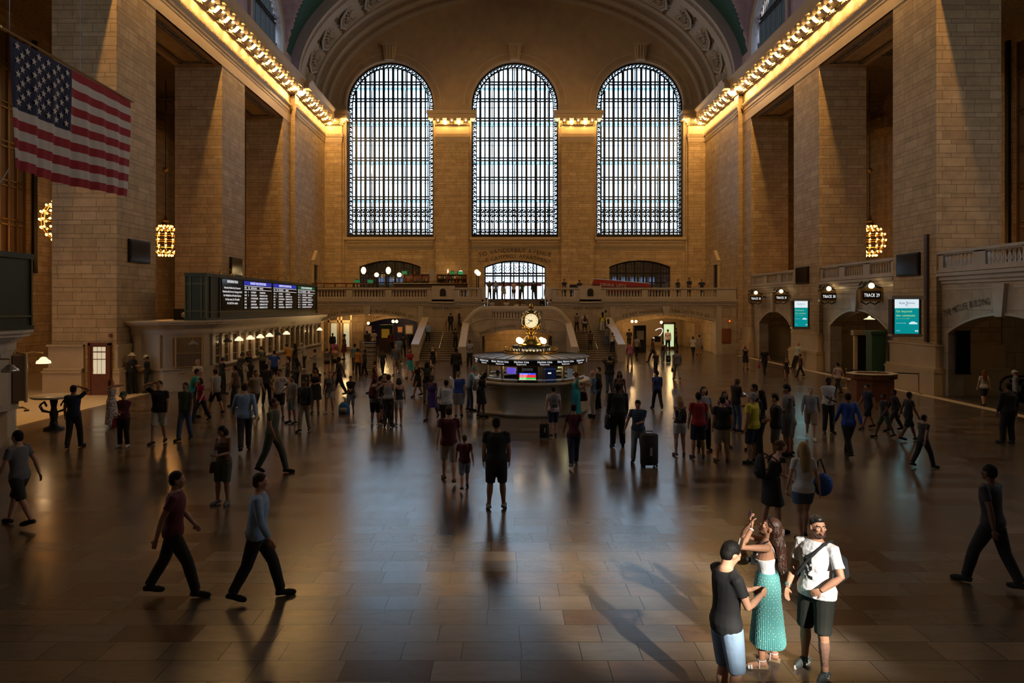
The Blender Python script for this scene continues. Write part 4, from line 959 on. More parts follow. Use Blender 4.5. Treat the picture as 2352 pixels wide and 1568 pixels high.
# advert lightboxes
teal = mat('lit_teal_advert', (0, .3, .32), .4, emit=(.0, .30, .33), es=2.6); white = mat('lit_white_advert', (.9, .95, 1), .4, emit=(.75, .92, 1), es=2.9); green = mat('lit_lime', (.6, .8, .3), .4, emit=(.55, .85, .25), es=2.6); inkb = mat('navy_ink', (.02, .05, .3), .5, emit=(.02, .06, .3), es=.5)
def advert(px0, px1, y0, y1, yy, lab):
    """lightbox on a swivel post, front facing the camera end of the hall"""
    w = (px1-px0)*yy/F; h = (y1-y0)*yy/F; c = P((px0+px1)/2, (y0+y1)/2, yy); t = empty('advert_lightbox', lab, 'advertisement', c, rz=0)
    MB().box(-w/2-.12, 0, -h/2-.14, w/2+.12, .3, h/2+.05).build('casing', M['dkwood'], t); mb = MB()
    mb.prism([(0, h/2+.0), (0, h/2+.16), (.35, h/2+.16), (.35, h/2)], lambda p, q, tt: (tt, p-.06, q), -w/2-.15, w/2+.25); mb.build('hood', M['steel'], t); mb = MB(); mb.prism([(0, -h/2-.12), (0, -h/2-.02), (.35, -h/2-.02), (.35, -h/2-.12)], lambda p, q, tt: (tt, p-.06, q), -w/2-.15, w/2+.15); mb.build('bottom_tray', M['steel'], t)
    MB().box(-w/2, -.02, -h/2, w/2, 0, h/2*.48).build('teal_panel', teal, t); MB().box(-w/2, -.02, h/2*.48, w/2, 0, h/2).build('white_panel', white, t)
    s = w/1.5; X, Z = (1, 0, 0), (0, 0, 1)
    MB().text('Ride  Drive', .19*s, (0, -.03, h*.36), X, Z).text('rewards', .07*s, (0, -.03, h*.3), X, Z).build('lettering', inkb, t); MB().text('2', .3*s, (-.02, -.028, h*.33), X, Z).build('numeral', mat('pale_blue_ink', (.3, .5, .9), .5, emit=(.3, .5, .9), es=.5), t)
    MB().text('Go beyond', .2*s, (-w*.46, -.03, h*.12), X, Z, 'L').text('the commute', .2*s, (-w*.46, -.03, h*.0), X, Z, 'L').text('Sign up to win in the new MyMTA', .055*s, (-w*.46, -.03, -h*.07), X, Z, 'L').build('lettering', green, t)
    MB().text('Terms and rules online', .06*s, (-w*.46, -.03, -h*.2), X, Z, 'L').text('mta.info', .07*s, (-w*.46, -.03, -h*.42), X, Z, 'L').build('lettering', white, t)
    cm = MB(); cx, cz, k = w*.26, -h*.2, s*.62; cm.prism([(x*k+cx, z*k+cz) for x, z in ((-.4, -.08), (-.41, .02), (-.3, .07), (-.18, .17), (.05, .18), (.2, .1), (.38, .06), (.4, -.08))], lambda p, q, tt: (p, tt, q), -.045, -.02)
    cm.build('car_picture', white, t); wh = MB()
    for x in (-.24, .24): wh.lathe([(0, -.05), (.075*k, -.05), (.075*k, -.03)], (cx+x*k, -.0, cz-.08*k), 12, Matrix.Rotation(rad(90), 4, 'X'))
    wh.build('wheels_picture', M['black'], t)
    for x in (0.36, .43): MB().lathe([(0, .03), (.045*s, .03)], (w*x, 0, -h*.42), 14, Matrix.Rotation(rad(90), 4, 'X')).build('logo_disc', white, t)
    light('AREA', c+Vector((0, -.15, 0)), 7, (.4, .9, 1), w, rot=(rad(-90), 0, 0), size_y=h)
advert(2055, 2110, 687, 766, 31.2, 'large lit teal and white advert on the right pier nearest the frame edge')
advert(1825, 1855, 691, 750, 43.0, 'smaller lit teal and white advert on the right pier near the middle')
# track signs on brackets
def track_sign(px, py, yy, txt, lab, s=1.):
    p = P(px, py, yy); t = empty('track_sign', lab, 'sign', p, group='hanging track signs'); s = s
    MB().box(-.52*s, -.12*s, -.3*s, .52*s, .12*s, .3*s).build('casing', M['oldbrass'], t); MB().box(-.42*s, -.14*s, -.2*s, .42*s, -.11*s, .18*s).build('face', M['black'], t)
    MB().text(txt, .22*s, (0, -.15*s, -.09*s), (1, 0, 0), (0, 0, 1), wide=.66).build('lettering', M['lit'], t)
    mb = MB(); mb.tube([(-.55*s, 0, .3*s), (-.3*s, 0, .38*s), (0, 0, .66*s), (.3*s, 0, .38*s), (.55*s, 0, .3*s)], .04*s, 6); mb.tube([(-.5*s, 0, .45*s), (-.4*s, 0, .6*s), (-.3*s, 0, .45*s), (-.2*s, 0, .6*s)], .045*s, 6)
    mb.tube([(-.45*s, 0, -.3*s), (-.2*s, 0, -.44*s), (0, 0, -.34*s), (.2*s, 0, -.44*s), (.45*s, 0, -.3*s)], .03*s, 6); mb.tube([(.5*s, 0, .1), (SX(1, 18.5)-p.x, .0, .1)], .04*s, 6); mb.build('scroll_bracket', M['iron'], t)
    MB().ball((0, -.1*s, .42*s), .13*s, 14, 10).build('globe', M['globe'], t, True); light('POINT', p+Vector((0, -.3, .42*s)), 4, (1, .75, .45), .12)
track_sign(1735, 685, 53, 'TRACK 32', 'lit hanging track sign farthest from the frame edge, over the stair side bay'); track_sign(1793, 683, 48.6, 'TRACK 31', 'lit hanging track sign just left of the smaller advert')
track_sign(1902, 680, 42, 'TRACK 30', 'lit hanging TRACK 30 sign right of the smaller advert', 1.05); track_sign(1999, 677, 36.8, 'TRACK 29', 'lit hanging TRACK 29 sign, the largest, left of the larger advert', 1.12)
# tall dark boards in the niches, green cabinets, hatch
for px, y0, y1, d, lab, w in ((1919, 739, 807, 44.2, 'tall black board in the niche left of the track 29 door', .58), (2213, 760, 857, 31.0, 'tall black board in the large arch under THE METLIFE BUILDING', .62)):
    p = P(px, (y0+y1)/2, d); h = (y1-y0)*d/F; t = empty('notice_board', lab, 'board', p); MB().box(-w/2, 0, -h/2, w/2, .1, h/2).build('board', M['screen_off'], t); mb = MB(); mb.box(-w/2-.03, -.02, h/2, w/2+.03, .1, h/2+.05); mb.box(-w/2-.03, -.02, -h/2-.05, w/2+.03, .1, -h/2); mb.build('frame', M['iron'], t)
t = empty('fire_hatch', 'red brown fire hatch on the wall right of the waiting room arch', 'hatch', (P(1667, 0, YW).x, YW-.04, 0)); MB().box(-.36, -.03, .95, .36, .04, 2.05).build('door_leaf', mat('rust_red_metal', (.22, .06, .02), .5), t); MB().box(-.42, -.01, .9, .42, .03, 2.1).build('frame', M['wood'], t)
t = empty('warning_lamp', 'small red lamp above the fire hatch', 'lamp', (P(1675, 737, YW).x, YW-.1, P(1675, 737, YW).z)); MB().ball((0, 0, 0), .07, 10, 8).build('lens', mat('red_lamp', (1, .1, 0), .4, emit=(1, .12, .01), es=6), t, True); MB().box(-.05, .03, -.05, .05, .1, .05).build('base', M['iron'], t)
t = empty('green_cabinet', 'tall dark green gate cabinet between the track 29 door and the larger advert', 'cabinet', (P(2021, 0, 35.9).x, 36.3, 0)); MB().box(-.35, -.3, 0, .35, .3, 2.55).build('body', mat('dark_green_paint', (.02, .07, .045), .4), t); MB().box(-.42, -.36, 2.55, .42, .36, 2.7).build('cap', mat('dark_green_paint', (.02, .07, .045), .4), t)
t = empty('track_gate', 'open dark doorway with green cream frame beside the track 29 arch', 'gate', (P(2000, 0, 38).x, 38.2, 0)); mb = MB(); mb.box(-.75, 0, 0, -.6, .2, 2.5); mb.box(.35, 0, 0, .5, .2, 2.5); mb.box(-.85, -.05, 2.4, .6, .25, 2.65); mb.build('frame', M['plain'], t); MB().box(-.6, .1, 0, .35, .15, 2.4).build('leaf', M['black'], t)
# podium, posts with belts
t = empty('information_podium', 'red brown wooden podium with a pale top in front of the right wall', 'podium', P(2018, 890, 30.2)); t.location = (P(2015, 0, 29.6).x, 30.0, 0)
octo = lambda r: [(r*math.cos(rad(22.5+45*i)), r*math.sin(rad(22.5+45*i))*.8) for i in range(8)]
fz = lambda p, q, tt: (p, q, tt)
MB().prism(octo(.85), fz, 0, 1.08).build('body', M['wood'], t); MB().prism(octo(.98), fz, .92, 1.12).build('counter_band', M['wood'], t)
mb = MB(); o1, o2 = octo(1.05), octo(.72)
for i in range(8): j = (i+1) % 8; mb.quad((*o1[i], 1.15), (*o1[j], 1.15), (*o2[j], 1.15), (*o2[i], 1.15)); mb.quad((*o1[i], 1.12), (*o1[j], 1.12), (*o1[j], 1.15), (*o1[i], 1.15))
mb.build('counter_top', mat('pale_counter', (.7, .62, .42), .3), t); MB().box(.3, -.73, .95, .6, -.7, 1.03).build('name_plate', M['black'], t)
for px, py, lab in ((1944, 892, 'brass belt post left of the podium'), (2013, 900, 'brass belt post in front of the podium'), (2110, 905, 'brass belt post right of the podium, by the pier base')):
    d = gdist(py); t = empty('belt_post', lab, 'post', (P(px, 0, d).x, d, 0), group='brass belt posts round the podium')
    MB().lathe([(0, 0), (.17, 0), (.17, .02), (.04, .05), (.025, .08), (.025, .92), (.035, .93), (.035, .98), (0, .98)], n=14).build('post', M['oldbrass'], t, True)
a, b, c_ = [Vector((P(px, 0, gdist(py)).x, gdist(py), .93)) for px, py in ((1944, 892), (2013, 900), (2110, 905))]
mb = MB(); 
for u_, v_ in ((a, b), (b, c_)): mb.prism([(0, -.025), (1, -.025), (1, .025), (0, .025)], lambda p, q, tt: (u_.lerp(v_, p).x, u_.lerp(v_, p).y+tt, .92+q-.12*math.sin(PI*p)), -.004, .004)
tag(mb.build('queue_belt', M['black']), 'black belt strung between the brass posts round the podium', 'belt')
# escalator in the large arch
t = empty('escalator', 'dark escalator with black rubber handrail in the arch under THE METLIFE BUILDING', 'escalator', (0, 0, 0))
for k, dx in enumerate((0, 1.15)):
    y = 27.2+dx; x = SX(1, 18.9); pts = [(x, y, .5)]+[(x+.3-.45*math.cos(a), y, .72+.45*math.sin(a)) for a in [i*.4 for i in range(0, 5)]]+[(x+1.6, y, 1.17), (x+8.2, y, 5.0)]
    MB().tube(pts, .05, 8).build('handrail', mat('black_rubber', (.01, .01, .01), .25), t); mb = MB(); mb.prism([(x+.1, .2), (x+1.6, .0), (x+8.2, 3.8), (x+8.2, 4.9), (x+1.6, 1.1), (x+.25, 1.05)], lambda p, q, tt: (p, tt, q), y-.02, y+.02); mb.build('balustrade_panel', M['screen_off'], t)
mb = MB()
for i in range(18): mb.box(x+.8+i*.4, 27.25, i*.21-.1, x+1.2+i*.4, 28.3, i*.21+.1)
mb.build('steps', M['iron'], t)
# ceiling lamps in the niches
for px, py, d, lab, u in ((1868, 715, 40.5, 'white strip lamp under the vault left of the track 29 niche', .35), (2113, 636+80, 27.6, 'flat pendant lamp in the large arch', .35)):
    p = P(px, py, d); t = empty('pendant_lamp', lab, 'lamp', (SX(1, 19.8), p.y, 3.2)); MB().lathe([(.04, .2), (.1, .1), (.28, .02), (.3, 0), (0, 0)], n=14).build('lamp_shade', M['shade'], t, True); MB().tube([(0, 0, .2), (0, 0, 1.0)], .015, 6).build('stem', M['iron'], t)
# ================================================================ INFORMATION BOOTH
BX, BY = 1.02, 27.4
t = empty('information_booth', 'round marble and brass information booth in the middle of the hall', 'booth', (BX, BY, 0))
marb = mat('booth_marble', (.36, .33, .28), .25, noise=.25, nscale=1.4, bump=.002)
MB().lathe([(2.12, 0), (2.16, .05), (2.16, .1), (2.1, .12), (2.08, 1.08), (2.16, 1.12)], n=64).build('marble_base', marb, t, True)
MB().lathe([(2.14, 1.12), (2.24, 1.14), (2.26, 1.18), (2.24, 1.22), (1.4, 1.22)], n=64).build('counter', M['pale'], t, True)
MB().lathe([(1.98, 1.222), (2.0, 1.26), (2.0, 1.3), (1.96, 1.3)], n=64).build('kick_rail', M['oldbrass'], t, True)
MB().lathe([(1.99, 1.305), (2.04, 1.32), (2.04, 1.34), (1.97, 1.35)], n=64).build('printed_tape', mat('white_blue_tape', (.6, .65, .75), .5, emit=(.5, .6, .8), es=.25), t, True)
NP = 16
mb = MB(); gl_ = MB()
for i in range(NP):
    a = 2*PI*(i+.5)/NP; Mx = Matrix.Rotation(a, 4, 'Z'); mb.box(1.93, -.035, 1.22, 2.02, .035, 2.02, Mx)
mb.lathe([(1.95, 1.80), (2.06, 1.80), (2.08, 1.84), (1.95, 1.84)], n=48)
mb.build('brass_posts', M['oldbrass'], t)
MB().lathe([(1.96, 1.24), (1.96, 1.8)], n=64).build('glazing', M['boothglass'], t, True)
MB().lathe([(2.06, 1.84), (2.1, 1.86), (2.12, 2.0), (2.2, 2.03)], n=64).build('sign_band', M['black'], t, True)
MB().lathe([(2.2, 2.03), (2.24, 2.04), (2.24, 2.08), (1.02, 2.18), (1.0, 2.1), (1.95, 2.04)], n=64).build('roof', mat('booth_roof_panels', (.34, .32, .29), .4, .3), t)
mb = MB()
for i in range(28):
    Mx = Matrix.Rotation(2*PI*i/28, 4, 'Z'); mb.add([Mx @ Vector(p) for p in ((1.0, -.012, 2.185), (2.25, -.02, 2.085), (2.25, .02, 2.085), (1.0, .012, 2.185), (1.0, 0, 2.2), (2.25, 0, 2.1))], [(0, 1, 5, 4), (4, 5, 2, 3)])
mb.build('roof_ribs', M['iron'], t)
HD = ['Metro-North', 'Hudson Line', 'New Haven Line', 'Harlem Line', 'Harlem Line', 'New Haven Line', 'Hudson Line', 'Tickets']
mb = MB(); 
for i, k in enumerate(range(-4, 4)):
    a = -PI/2+2*PI*(k+.5)/NP; n = Vector((math.cos(a), math.sin(a), 0)); x = Vector((-n.y, n.x, 0))
    mb.text(HD[i], .10, Vector((0, 0, 1.945))+n*2.135, x, (0, 0, 1)).text('Departures', .07, Vector((0, 0, 1.87))+n*2.135, x, (0, 0, 1))
mb.build('sign_lettering', M['lit'], t)
def bpanel(ang, r, w, z0, z1, name, m):
    a = -PI/2+ang; n = Vector((math.cos(a), math.sin(a), 0)); x = Vector((-n.y, n.x, 0)); c = n*r
    o = MB(); o.add([c-x*w/2+Vector((0, 0, z0)), c+x*w/2+Vector((0, 0, z0)), c+x*w/2+Vector((0, 0, z1)), c-x*w/2+Vector((0, 0, z1))]+[(c-n*.06)-x*w/2+Vector((0, 0, z0)), (c-n*.06)+x*w/2+Vector((0, 0, z0)), (c-n*.06)+x*w/2+Vector((0, 0, z1)), (c-n*.06)-x*w/2+Vector((0, 0, z1))], [(0, 1, 2, 3), (7, 6, 5, 4), (0, 4, 5, 1), (1, 5, 6, 2), (2, 6, 7, 3), (3, 7, 4, 0)])
    return o.build(name, m, t), c, n, x
em = lambda nm, c, s=.9: mat(nm, c, .4, emit=c, es=s*2.8)
bpanel(-.1, 2.0, .74, 1.24, 1.8, 'screen_casing', M['black'])
for i, (z0, z1, c) in enumerate(((1.52, 1.58, (.05, .1, .9)), (1.42, 1.52, (.9, .04, .05)), (1.36, 1.42, (.02, .6, .08)), (1.33, 1.36, (.8, .9, .3)))): bpanel(-.1, 2.02, .6, z0, z1, 'screen_stripe', em('arrivals_stripe', c, 1.1))
_, c, n, x = bpanel(-.1, 2.02, .38, 1.66, 1.75, 'header_plate', mat('grey_header', (.3, .32, .35), .5, emit=(.3, .33, .36), es=.3)); o = MB(); o.text('ARRIVALS', .075, c+n*.01+Vector((0, 0, 1.68)), x, (0, 0, 1)); o.build('lettering', M['black'], t)
o = MB()
for j in range(7): z = 1.565-j*.033; o.text(['10:04  Poughkeepsie   29', '10:10  New Haven', '10:17  Southeast', '10:21  Stamford', '10:30  Croton', '10:35  Brewster', '10:41  Harlem'][j], .033, c+n*.012-x*.27+Vector((0, 0, z-.02)), x, (0, 0, 1), 'L')
o.build('lettering', M['lit'], t)
bpanel(.30, 2.0, .52, 1.24, 1.8, 'poster_panel', mat('navy_poster', (.015, .03, .12), .35, emit=(.01, .03, .12), es=.3)); _, c, n, x = bpanel(.30, 2.01, .12, 1.55, 1.59, 'poster_label', M['lit']); o = MB(); o.text('GET TO KNOW US', .05, c+n*.01+Vector((0, 0, 1.7)), x, (0, 0, 1)).text('METRO-NORTH RAILROAD', .035, c+n*.01+Vector((0, 0, 1.30)), x, (0, 0, 1)); o.build('lettering', mat('pale_blue_ink', (.3, .5, .9), .5, emit=(.3, .5, .9), es=.5), t)
bpanel(-.52, 1.6, .34, 1.5, 1.72, 'monitor', em('violet_monitor', (.16, .10, .8), .9)); bpanel(.78, 1.98, .22, 1.3, 1.68, 'notice_sheet', mat('notice_sheet', (.3, .36, .42), .5, emit=(.3, .36, .42), es=.35)); bpanel(.66, 1.7, .18, 1.7, 1.78, 'notice_sheet', em('yellow_green_sheet', (.7, .8, .4), .7)); bpanel(.6, 1.7, .2, 1.58, 1.62, 'notice_sheet', em('yellow_green_sheet', (.7, .8, .4), .5))
mb = MB(); mb.lathe([(.5, .0), (.5, 2.1)], n=24); mb.build('inner_core', M['dkwood'], t, True)
MB().lathe([(1.2, 1.0), (1.9, 1.0), (1.9, 1.04), (1.2, 1.04)], n=32).build('inner_desk', M['wood'], t)
light('POINT', (BX, BY-1.2, 1.92), 45, (1, .95, .62), .1); light('POINT', (BX-1.2, BY-.5, 1.92), 38, (.95, 1, .75), .1); light('POINT', (BX+1.2, BY-.5, 1.92), 38, (1, .95, .5), .1)
# crown of the roof
mb = MB(); mb.lathe([(1.02, 2.12), (1.05, 2.2), (1.0, 2.28), (.98, 2.2)], n=40)
for i in range(48):
    Mx = Matrix.Rotation(2*PI*i/48, 4, 'Z'); mb.lathe([(.03, 0), (.045, .04), (.015, .08), (.03, .11), (0, .15)], Mx @ Vector((1.02, 0, 2.26)), 5)
mb.build('pierced_crown', M['oldbrass'], t)
MB().lathe([(.74, 2.1), (.74, 2.2), (.72, 2.22), (.72, 2.42), (.75, 2.43), (.75, 2.46), (0, 2.46)], n=48).build('letter_drum', M['black'], t, True)
mb = MB()
for st, a0 in (('Information', 0), (')', -.68), ('(', .68), ('ation', -1.02), ('i', 1.0), ('Inf', 1.3)):
    size = .145; tot = sum(glyph(ch)[2] for ch in st)*size; cx = -tot/2
    for ch in st:
        w_ = glyph(ch)[2]*size; a = -PI/2+a0+(cx+w_/2)/.73; n = Vector((math.cos(a), math.sin(a), 0)); x = Vector((-n.y, n.x, 0)); mb.text(ch, size, n*.735+Vector((0, 0, 2.27)), x, (0, 0, 1)); cx += w_
mb.build('lettering', M['litwarm'], t)
MB().lathe([(0, 2.46), (.5, 2.47), (.5, 2.52), (.42, 2.56), (.36, 2.66), (.22, 2.78), (.13, 2.86), (.11, 2.9), (.2, 2.94), (.22, 3.0), (.13, 3.04), (.12, 3.06)], n=32).build('clock_stem', M['brass'], t, True)
for k in range(4):
    a = PI/4+k*PI/2+.05; p = (.62*math.cos(a), .62*math.sin(a), 2.64)
    MB().ball(p, .115, 16, 10).build('globe', M['globe'], t, True); MB().lathe([(.06, 0), (.03, .05), (.07, .1)], (p[0], p[1], 2.46), 10).build('globe_fitting', M['brass'], t, True)
    light('POINT', (BX+p[0]*1.3, BY+p[1]*1.3, 2.68), 9, (1, .6, .22), .12)
# four-faced ball clock
ck = empty('ball_clock', 'four faced brass ball clock with glowing opal dials on top of the booth', 'clock', (BX, BY, 3.41))
mb = MB(); mb.lathe([(.12, -.36), (.2, -.33), (.26, -.28), (.24, -.26)], n=24); mb.lathe([(.24, .26), (.26, .3), (.2, .36), (.1, .4), (.06, .46), (.1, .5), (.1, .56), (.04, .64), (.0, .68)], n=24)
for k in range(4):
    a = PI/4+k*PI/2
    mb.tube([(.24*math.cos(a), .24*math.sin(a), -.3), (.36*math.cos(a), .36*math.sin(a), -.18), (.42*math.cos(a), .42*math.sin(a), 0), (.36*math.cos(a), .36*math.sin(a), .18), (.24*math.cos(a), .24*math.sin(a), .3)], .06, 8)
mb.build('case', M['brass'], ck, True)
MB().ball((0, 0, .5), .075, 12, 8).build('finial', M['brass'], ck, True)
dial = mat('opal_dial', (1, .9, .65), .4, emit=(1, .83, .48), es=3.0)
for k in range(4):
    a = -PI/2+k*PI/2-.04; Rz = Matrix.Rotation(a+PI/2, 4, 'Z')
    fc = MB(); n = 32; fc.add([Rz @ Vector((0, -.36, 0))]+[Rz @ Vector((r*math.cos(q), -.36+(r/.29)**2*.045, r*math.sin(q))) for r in (.15, .275) for q in [2*PI*j/n for j in range(n)]], [(0, 1+j, 1+(j+1) % n) for j in range(n)]+[(1+j, 1+n+j, 1+n+(j+1) % n, 1+(j+1) % n) for j in range(n)])
    d = fc.build('dial', dial, ck, True)
    rg = MB(); rg.tube([Rz @ Vector((.285*math.cos(q), -.315, .285*math.sin(q))) for q in [2*PI*j/32 for j in range(33)]], .022, 8, cap=False); rg.build('bezel', M['brass'], ck, True)
    nm = MB(); X = Rz @ Vector((1, 0, 0)); Z = Vector((0, 0, 1))
    for h_ in range(1, 13):
        q = PI/2-h_*PI/6; nm.text(str(h_), .075, Rz @ Vector((.215*math.cos(q), -.372+.025, .215*math.sin(q)-.027)), X, Z)
    nm.build('numerals', M['letters'], d)
    hd = MB()
    for ang, l, w_ in ((PI/2-(9+38/60)*PI/6, .13, .012), (PI/2-38*PI/30, .2, .008)):
        hd.tube([Rz @ Vector((-.06*math.cos(ang), -.385, -.06*math.sin(ang))), Rz @ Vector((l*math.cos(ang), -.385, l*math.sin(ang)))], [w_*1.3, w_], 6)
    hd.ball(Rz @ Vector((0, -.385, 0)), .02, 8, 6); hd.build('hands', M['black'], d)
# ================================================================ TICKET OFFICES ALONG THE LEFT WALL
def ticket_office(ya, yb, lab, near):
    """long marble ticket office parallel to the left wall; front face at x=-14.2, rounded ends"""
    XF = -14.2; XB = -17.3; t = empty('ticket_office', lab, 'ticket office')
    fp = lambda e: [(XB+.05, ya-e+.0), (-15.75, ya-e), (-15.0-e*.3+e*.8, ya+.35-e*.7), (XF-.25+e*.8, ya+1.2-e*.4), (XF+e, ya+1.9), (XF+e, yb-1.9), (XF-.25+e*.8, yb-1.2+e*.4), (-15+e*.5, yb-.35+e*.7), (-15.75, yb+e), (XB+.05, yb+e)]
    def layer(mb, e, z0, z1): mb.prism(fp(e), lambda p, q, tt: (p, q, tt), z0, z1)
    mb = MB(); layer(mb, 0.06, 0, .22); layer(mb, 0, .22, 1.0); layer(mb, .08, 1.0, 1.08); mb.build('base', M['pale'], t)
    mb = MB(); layer(mb, -.12, 1.08, 2.62); mb.build('wall_body', M['pale'], t)
    mb = MB()
    for e, z0, z1 in ((-.05, 2.62, 2.7), (0, 2.7, 2.95), (.1, 2.95, 3.03), (.22, 3.03, 3.1), (.42, 3.1, 3.2), (.5, 3.2, 3.28)): layer(mb, e, z0, z1)
    mb.build('cornice', M['pale'], t)
    # end faces: pilasters
    for e_, y in ((-1, ya), (1, yb)):
        for x in (-17.05, -16.2):
            mb = MB(); y0, y1 = sorted((y+e_*.12*-1, y+e_*.02)); mb.box(x, y0, 1.08, x+.3, y1, 2.62); mb.build('end_pilaster', M['pale'], t)
    # front bays
    n = int((yb-ya-4)/1.08); L_ = (yb-ya-4)/n; y0 = ya+2
    pil = MB(); 
    for i in range(n+1):
        y = y0+i*L_; pil.box(XF-.16, y-.17, 1.08, XF-.02, y+.17, 2.62); pil.box(XF-.16, y-.2, 2.5, XF+.02, y+.2, 2.62); pil.box(XF-.16, y-.2, 1.08, XF+.02, y+.2, 1.16)
    pil.build('front_pilasters', M['pale'], t)
    for i in range(n):
        y = y0+(i+.5)*L_
        w_ = MB(); w_.box(XF-.14, y-.3, 1.12, XF-.1, y+.3, 2.5); f = w_.build('ticket_window', M['darkglass'], t)
        g = MB()
        for k in range(5): yy = y-.28+k*.14; g.tube([(XF-.06, yy, 1.12), (XF-.06, yy, 2.45)], .012, 4)
        for z in (1.5, 1.9, 2.3): g.tube([(XF-.06, y-.3, z), (XF-.06, y+.3, z)], .012, 4)
        g.build('grille', M['oldbrass'], f)
    MB().box(XF-.05, ya+1.9, 1.06, XF+.35, yb-1.9, 1.12).build('counter_shelf', M['pale'], t)
    for y in (ya+.75,) if not near else (yb-.75,):       # angled window with brass lattice
        a = PI/4*.98; c = Vector((-14.92, y-.12 if not near else y+.12, 0)); nx = Vector((.72, -.69 if not near else .69, 0)); xx = Vector((.69, .72, 0)) if not near else Vector((.69, -.72, 0))
        q = lambda p, z, o: c+xx*p+nx*(o+.2)+Vector((0, 0, z))
        o = MB(); o.add([q(-.62, 1.15, 0), q(.62, 1.15, 0), q(.62, 2.5, 0), q(-.62, 2.5, 0), q(-.62, 1.15, -.3), q(.62, 1.15, -.3), q(.62, 2.5, -.3), q(-.62, 2.5, -.3)], [(0, 1, 2, 3), (0, 4, 5, 1), (1, 5, 6, 2), (2, 6, 7, 3), (3, 7, 4, 0)]); wn = o.build('ticket_window', mat('dim_ticket_window', (.05, .03, .02), .4, emit=(.12, .05, .02), es=.25), t)
        g = MB()
        for k in range(14):
            p = -.6+k*.0923
            g.tube([q(p, 1.15, .02), q(p, 1.75, .02)], .008, 4)
        for k in range(-8, 14):
            for s_ in (1, -1):
                pa, pb = -.6+k*.1, -.6+k*.1+.7; za, zb = 1.78, 2.48
                if s_ < 0: za, zb = zb, za
                p0, p1 = max(pa, -.6), min(pb, .6)
                if p1 > p0: g.tube([q(p0, za+(zb-za)*(p0-pa)/.7, .02), q(p1, za+(zb-za)*(p1-pa)/.7, .02)], .008, 4)
        for p in (-.62, .62): g.tube([q(p, 1.1, .03), q(p, 2.55, .03)], .05, 6)
        for z in (1.13, 1.76, 2.52): g.tube([q(-.62, z, .03), q(.62, z, .03)], .03, 6)
        g.build('grille', M['oldbrass'], wn)
        g = MB(); g.tube([q(-.5, .82, .02), q(-.5, .82, .14), q(.35, .82, .14), q(.35, .82, .02)], .03, 6); g.build('foot_rail', M['brass'], t)
    return t
ticket_office(32.8, 57.0, 'long marble ticket office with lamps and windows under the departure board', False)
ticket_office(4., 22.2, 'marble ticket office cut by the left frame edge, nearest the camera', True)
t_ = MB(); t_.text('TICKETS', .26, (-14.1, 47.5, 2.74), (0, 1, 0), (0, 0, 1)); t_.build('inscription', M['letters'], bpy.data.objects['ticket_office'])
def ticket_lamp(px, py, lab, on=True, x=-13.75):
    d = F*(VX*0+abs(x))/abs(px-VX); z = EYE-(py-VY)*d/F; t = empty('ticket_lamp', lab, 'lamp', (x, d, z), group='bracket lamps over the ticket windows')
    MB().lathe([(.05, .16), (.1, .13), (.13, .08), (.2, .03), (.22, -.04), (.2, -.05)], n=16).build('lamp_shade', M['shade'] if on else mat('unlit_shade', (.12, .11, .09), .4), t, True)
    MB().tube([(0, 0, .16), (0, 0, .32), (-.12, 0, .42), (-.3, 0, .38), (-.4, 0, .28)], .018, 6).build('bracket', M['oldbrass'], t)
    if on: light('POINT', (x, d, z-.08), 16, (1, .68, .34), .1)
names_ = ['nearest lit lamp over the ticket windows', 'second lit lamp over the ticket windows, beyond the nearest', 'third lit lamp over the ticket windows', 'fourth lit lamp over the ticket windows, just before the unlit one', 'lit lamp over the ticket windows after the unlit one', 'farthest lit lamp over the ticket windows, by the subway arch']
for (px, py), l in zip(((549, 780), (575, 777), (598, 774), (619, 771), (658, 766), (734, 757)), names_): ticket_lamp(px, py, l)
ticket_lamp(523, 783, 'unlit lamp at the near end of the ticket windows', False); ticket_lamp(640, 768, 'unlit lamp between the fourth and fifth ticket lamps', False)
ticket_lamp(443, 790, 'unlit lamp in front of the latticed ticket window', False, -14.3)
p = P(100, 831, 26.); t = empty('ticket_lamp', 'lit lamp in the gap beyond the near ticket office, at the left frame edge', 'lamp', (P(100, 0, 23.).x, 23., P(100, 831, 23.).z)); MB().lathe([(.05, .16), (.1, .13), (.13, .08), (.2, .03), (.22, -.04), (.2, -.05)], n=16).build('lamp_shade', M['shade'], t, True); MB().tube([(0, 0, .16), (0, 0, .3), (-.2, -.2, .34), (-.2, -.9, .3)], .018, 6).build('bracket', M['oldbrass'], t); light('POINT', t.location+Vector((0, 0, -.1)), 22, (1, .6, .28), .1)
p = P(22, 850, 20.); t = empty('ticket_lamp', 'unlit grey lamp on the near ticket office at the left frame edge', 'lamp', (-13.7, 19.7, P(0, 850, 19.7).z)); MB().lathe([(.05, .16), (.1, .13), (.13, .08), (.2, .03), (.22, -.04), (.2, -.05)], n=16).build('lamp_shade', M['steel'], t, True); MB().tube([(0, 0, .16), (0, 0, .3), (-.4, 0, .3)], .018, 6).build('bracket', M['oldbrass'], t)
# added warm spots without fixtures, brightening the pale aisle floor between the offices
for y, e in ((25.5, 9000), (28.0, 7000)): light('SPOT', (-19.3, y, 15.5), e, (1, .6, .24), .15, rot=(0, 0, 0), spot=rad(50), blend=.7)
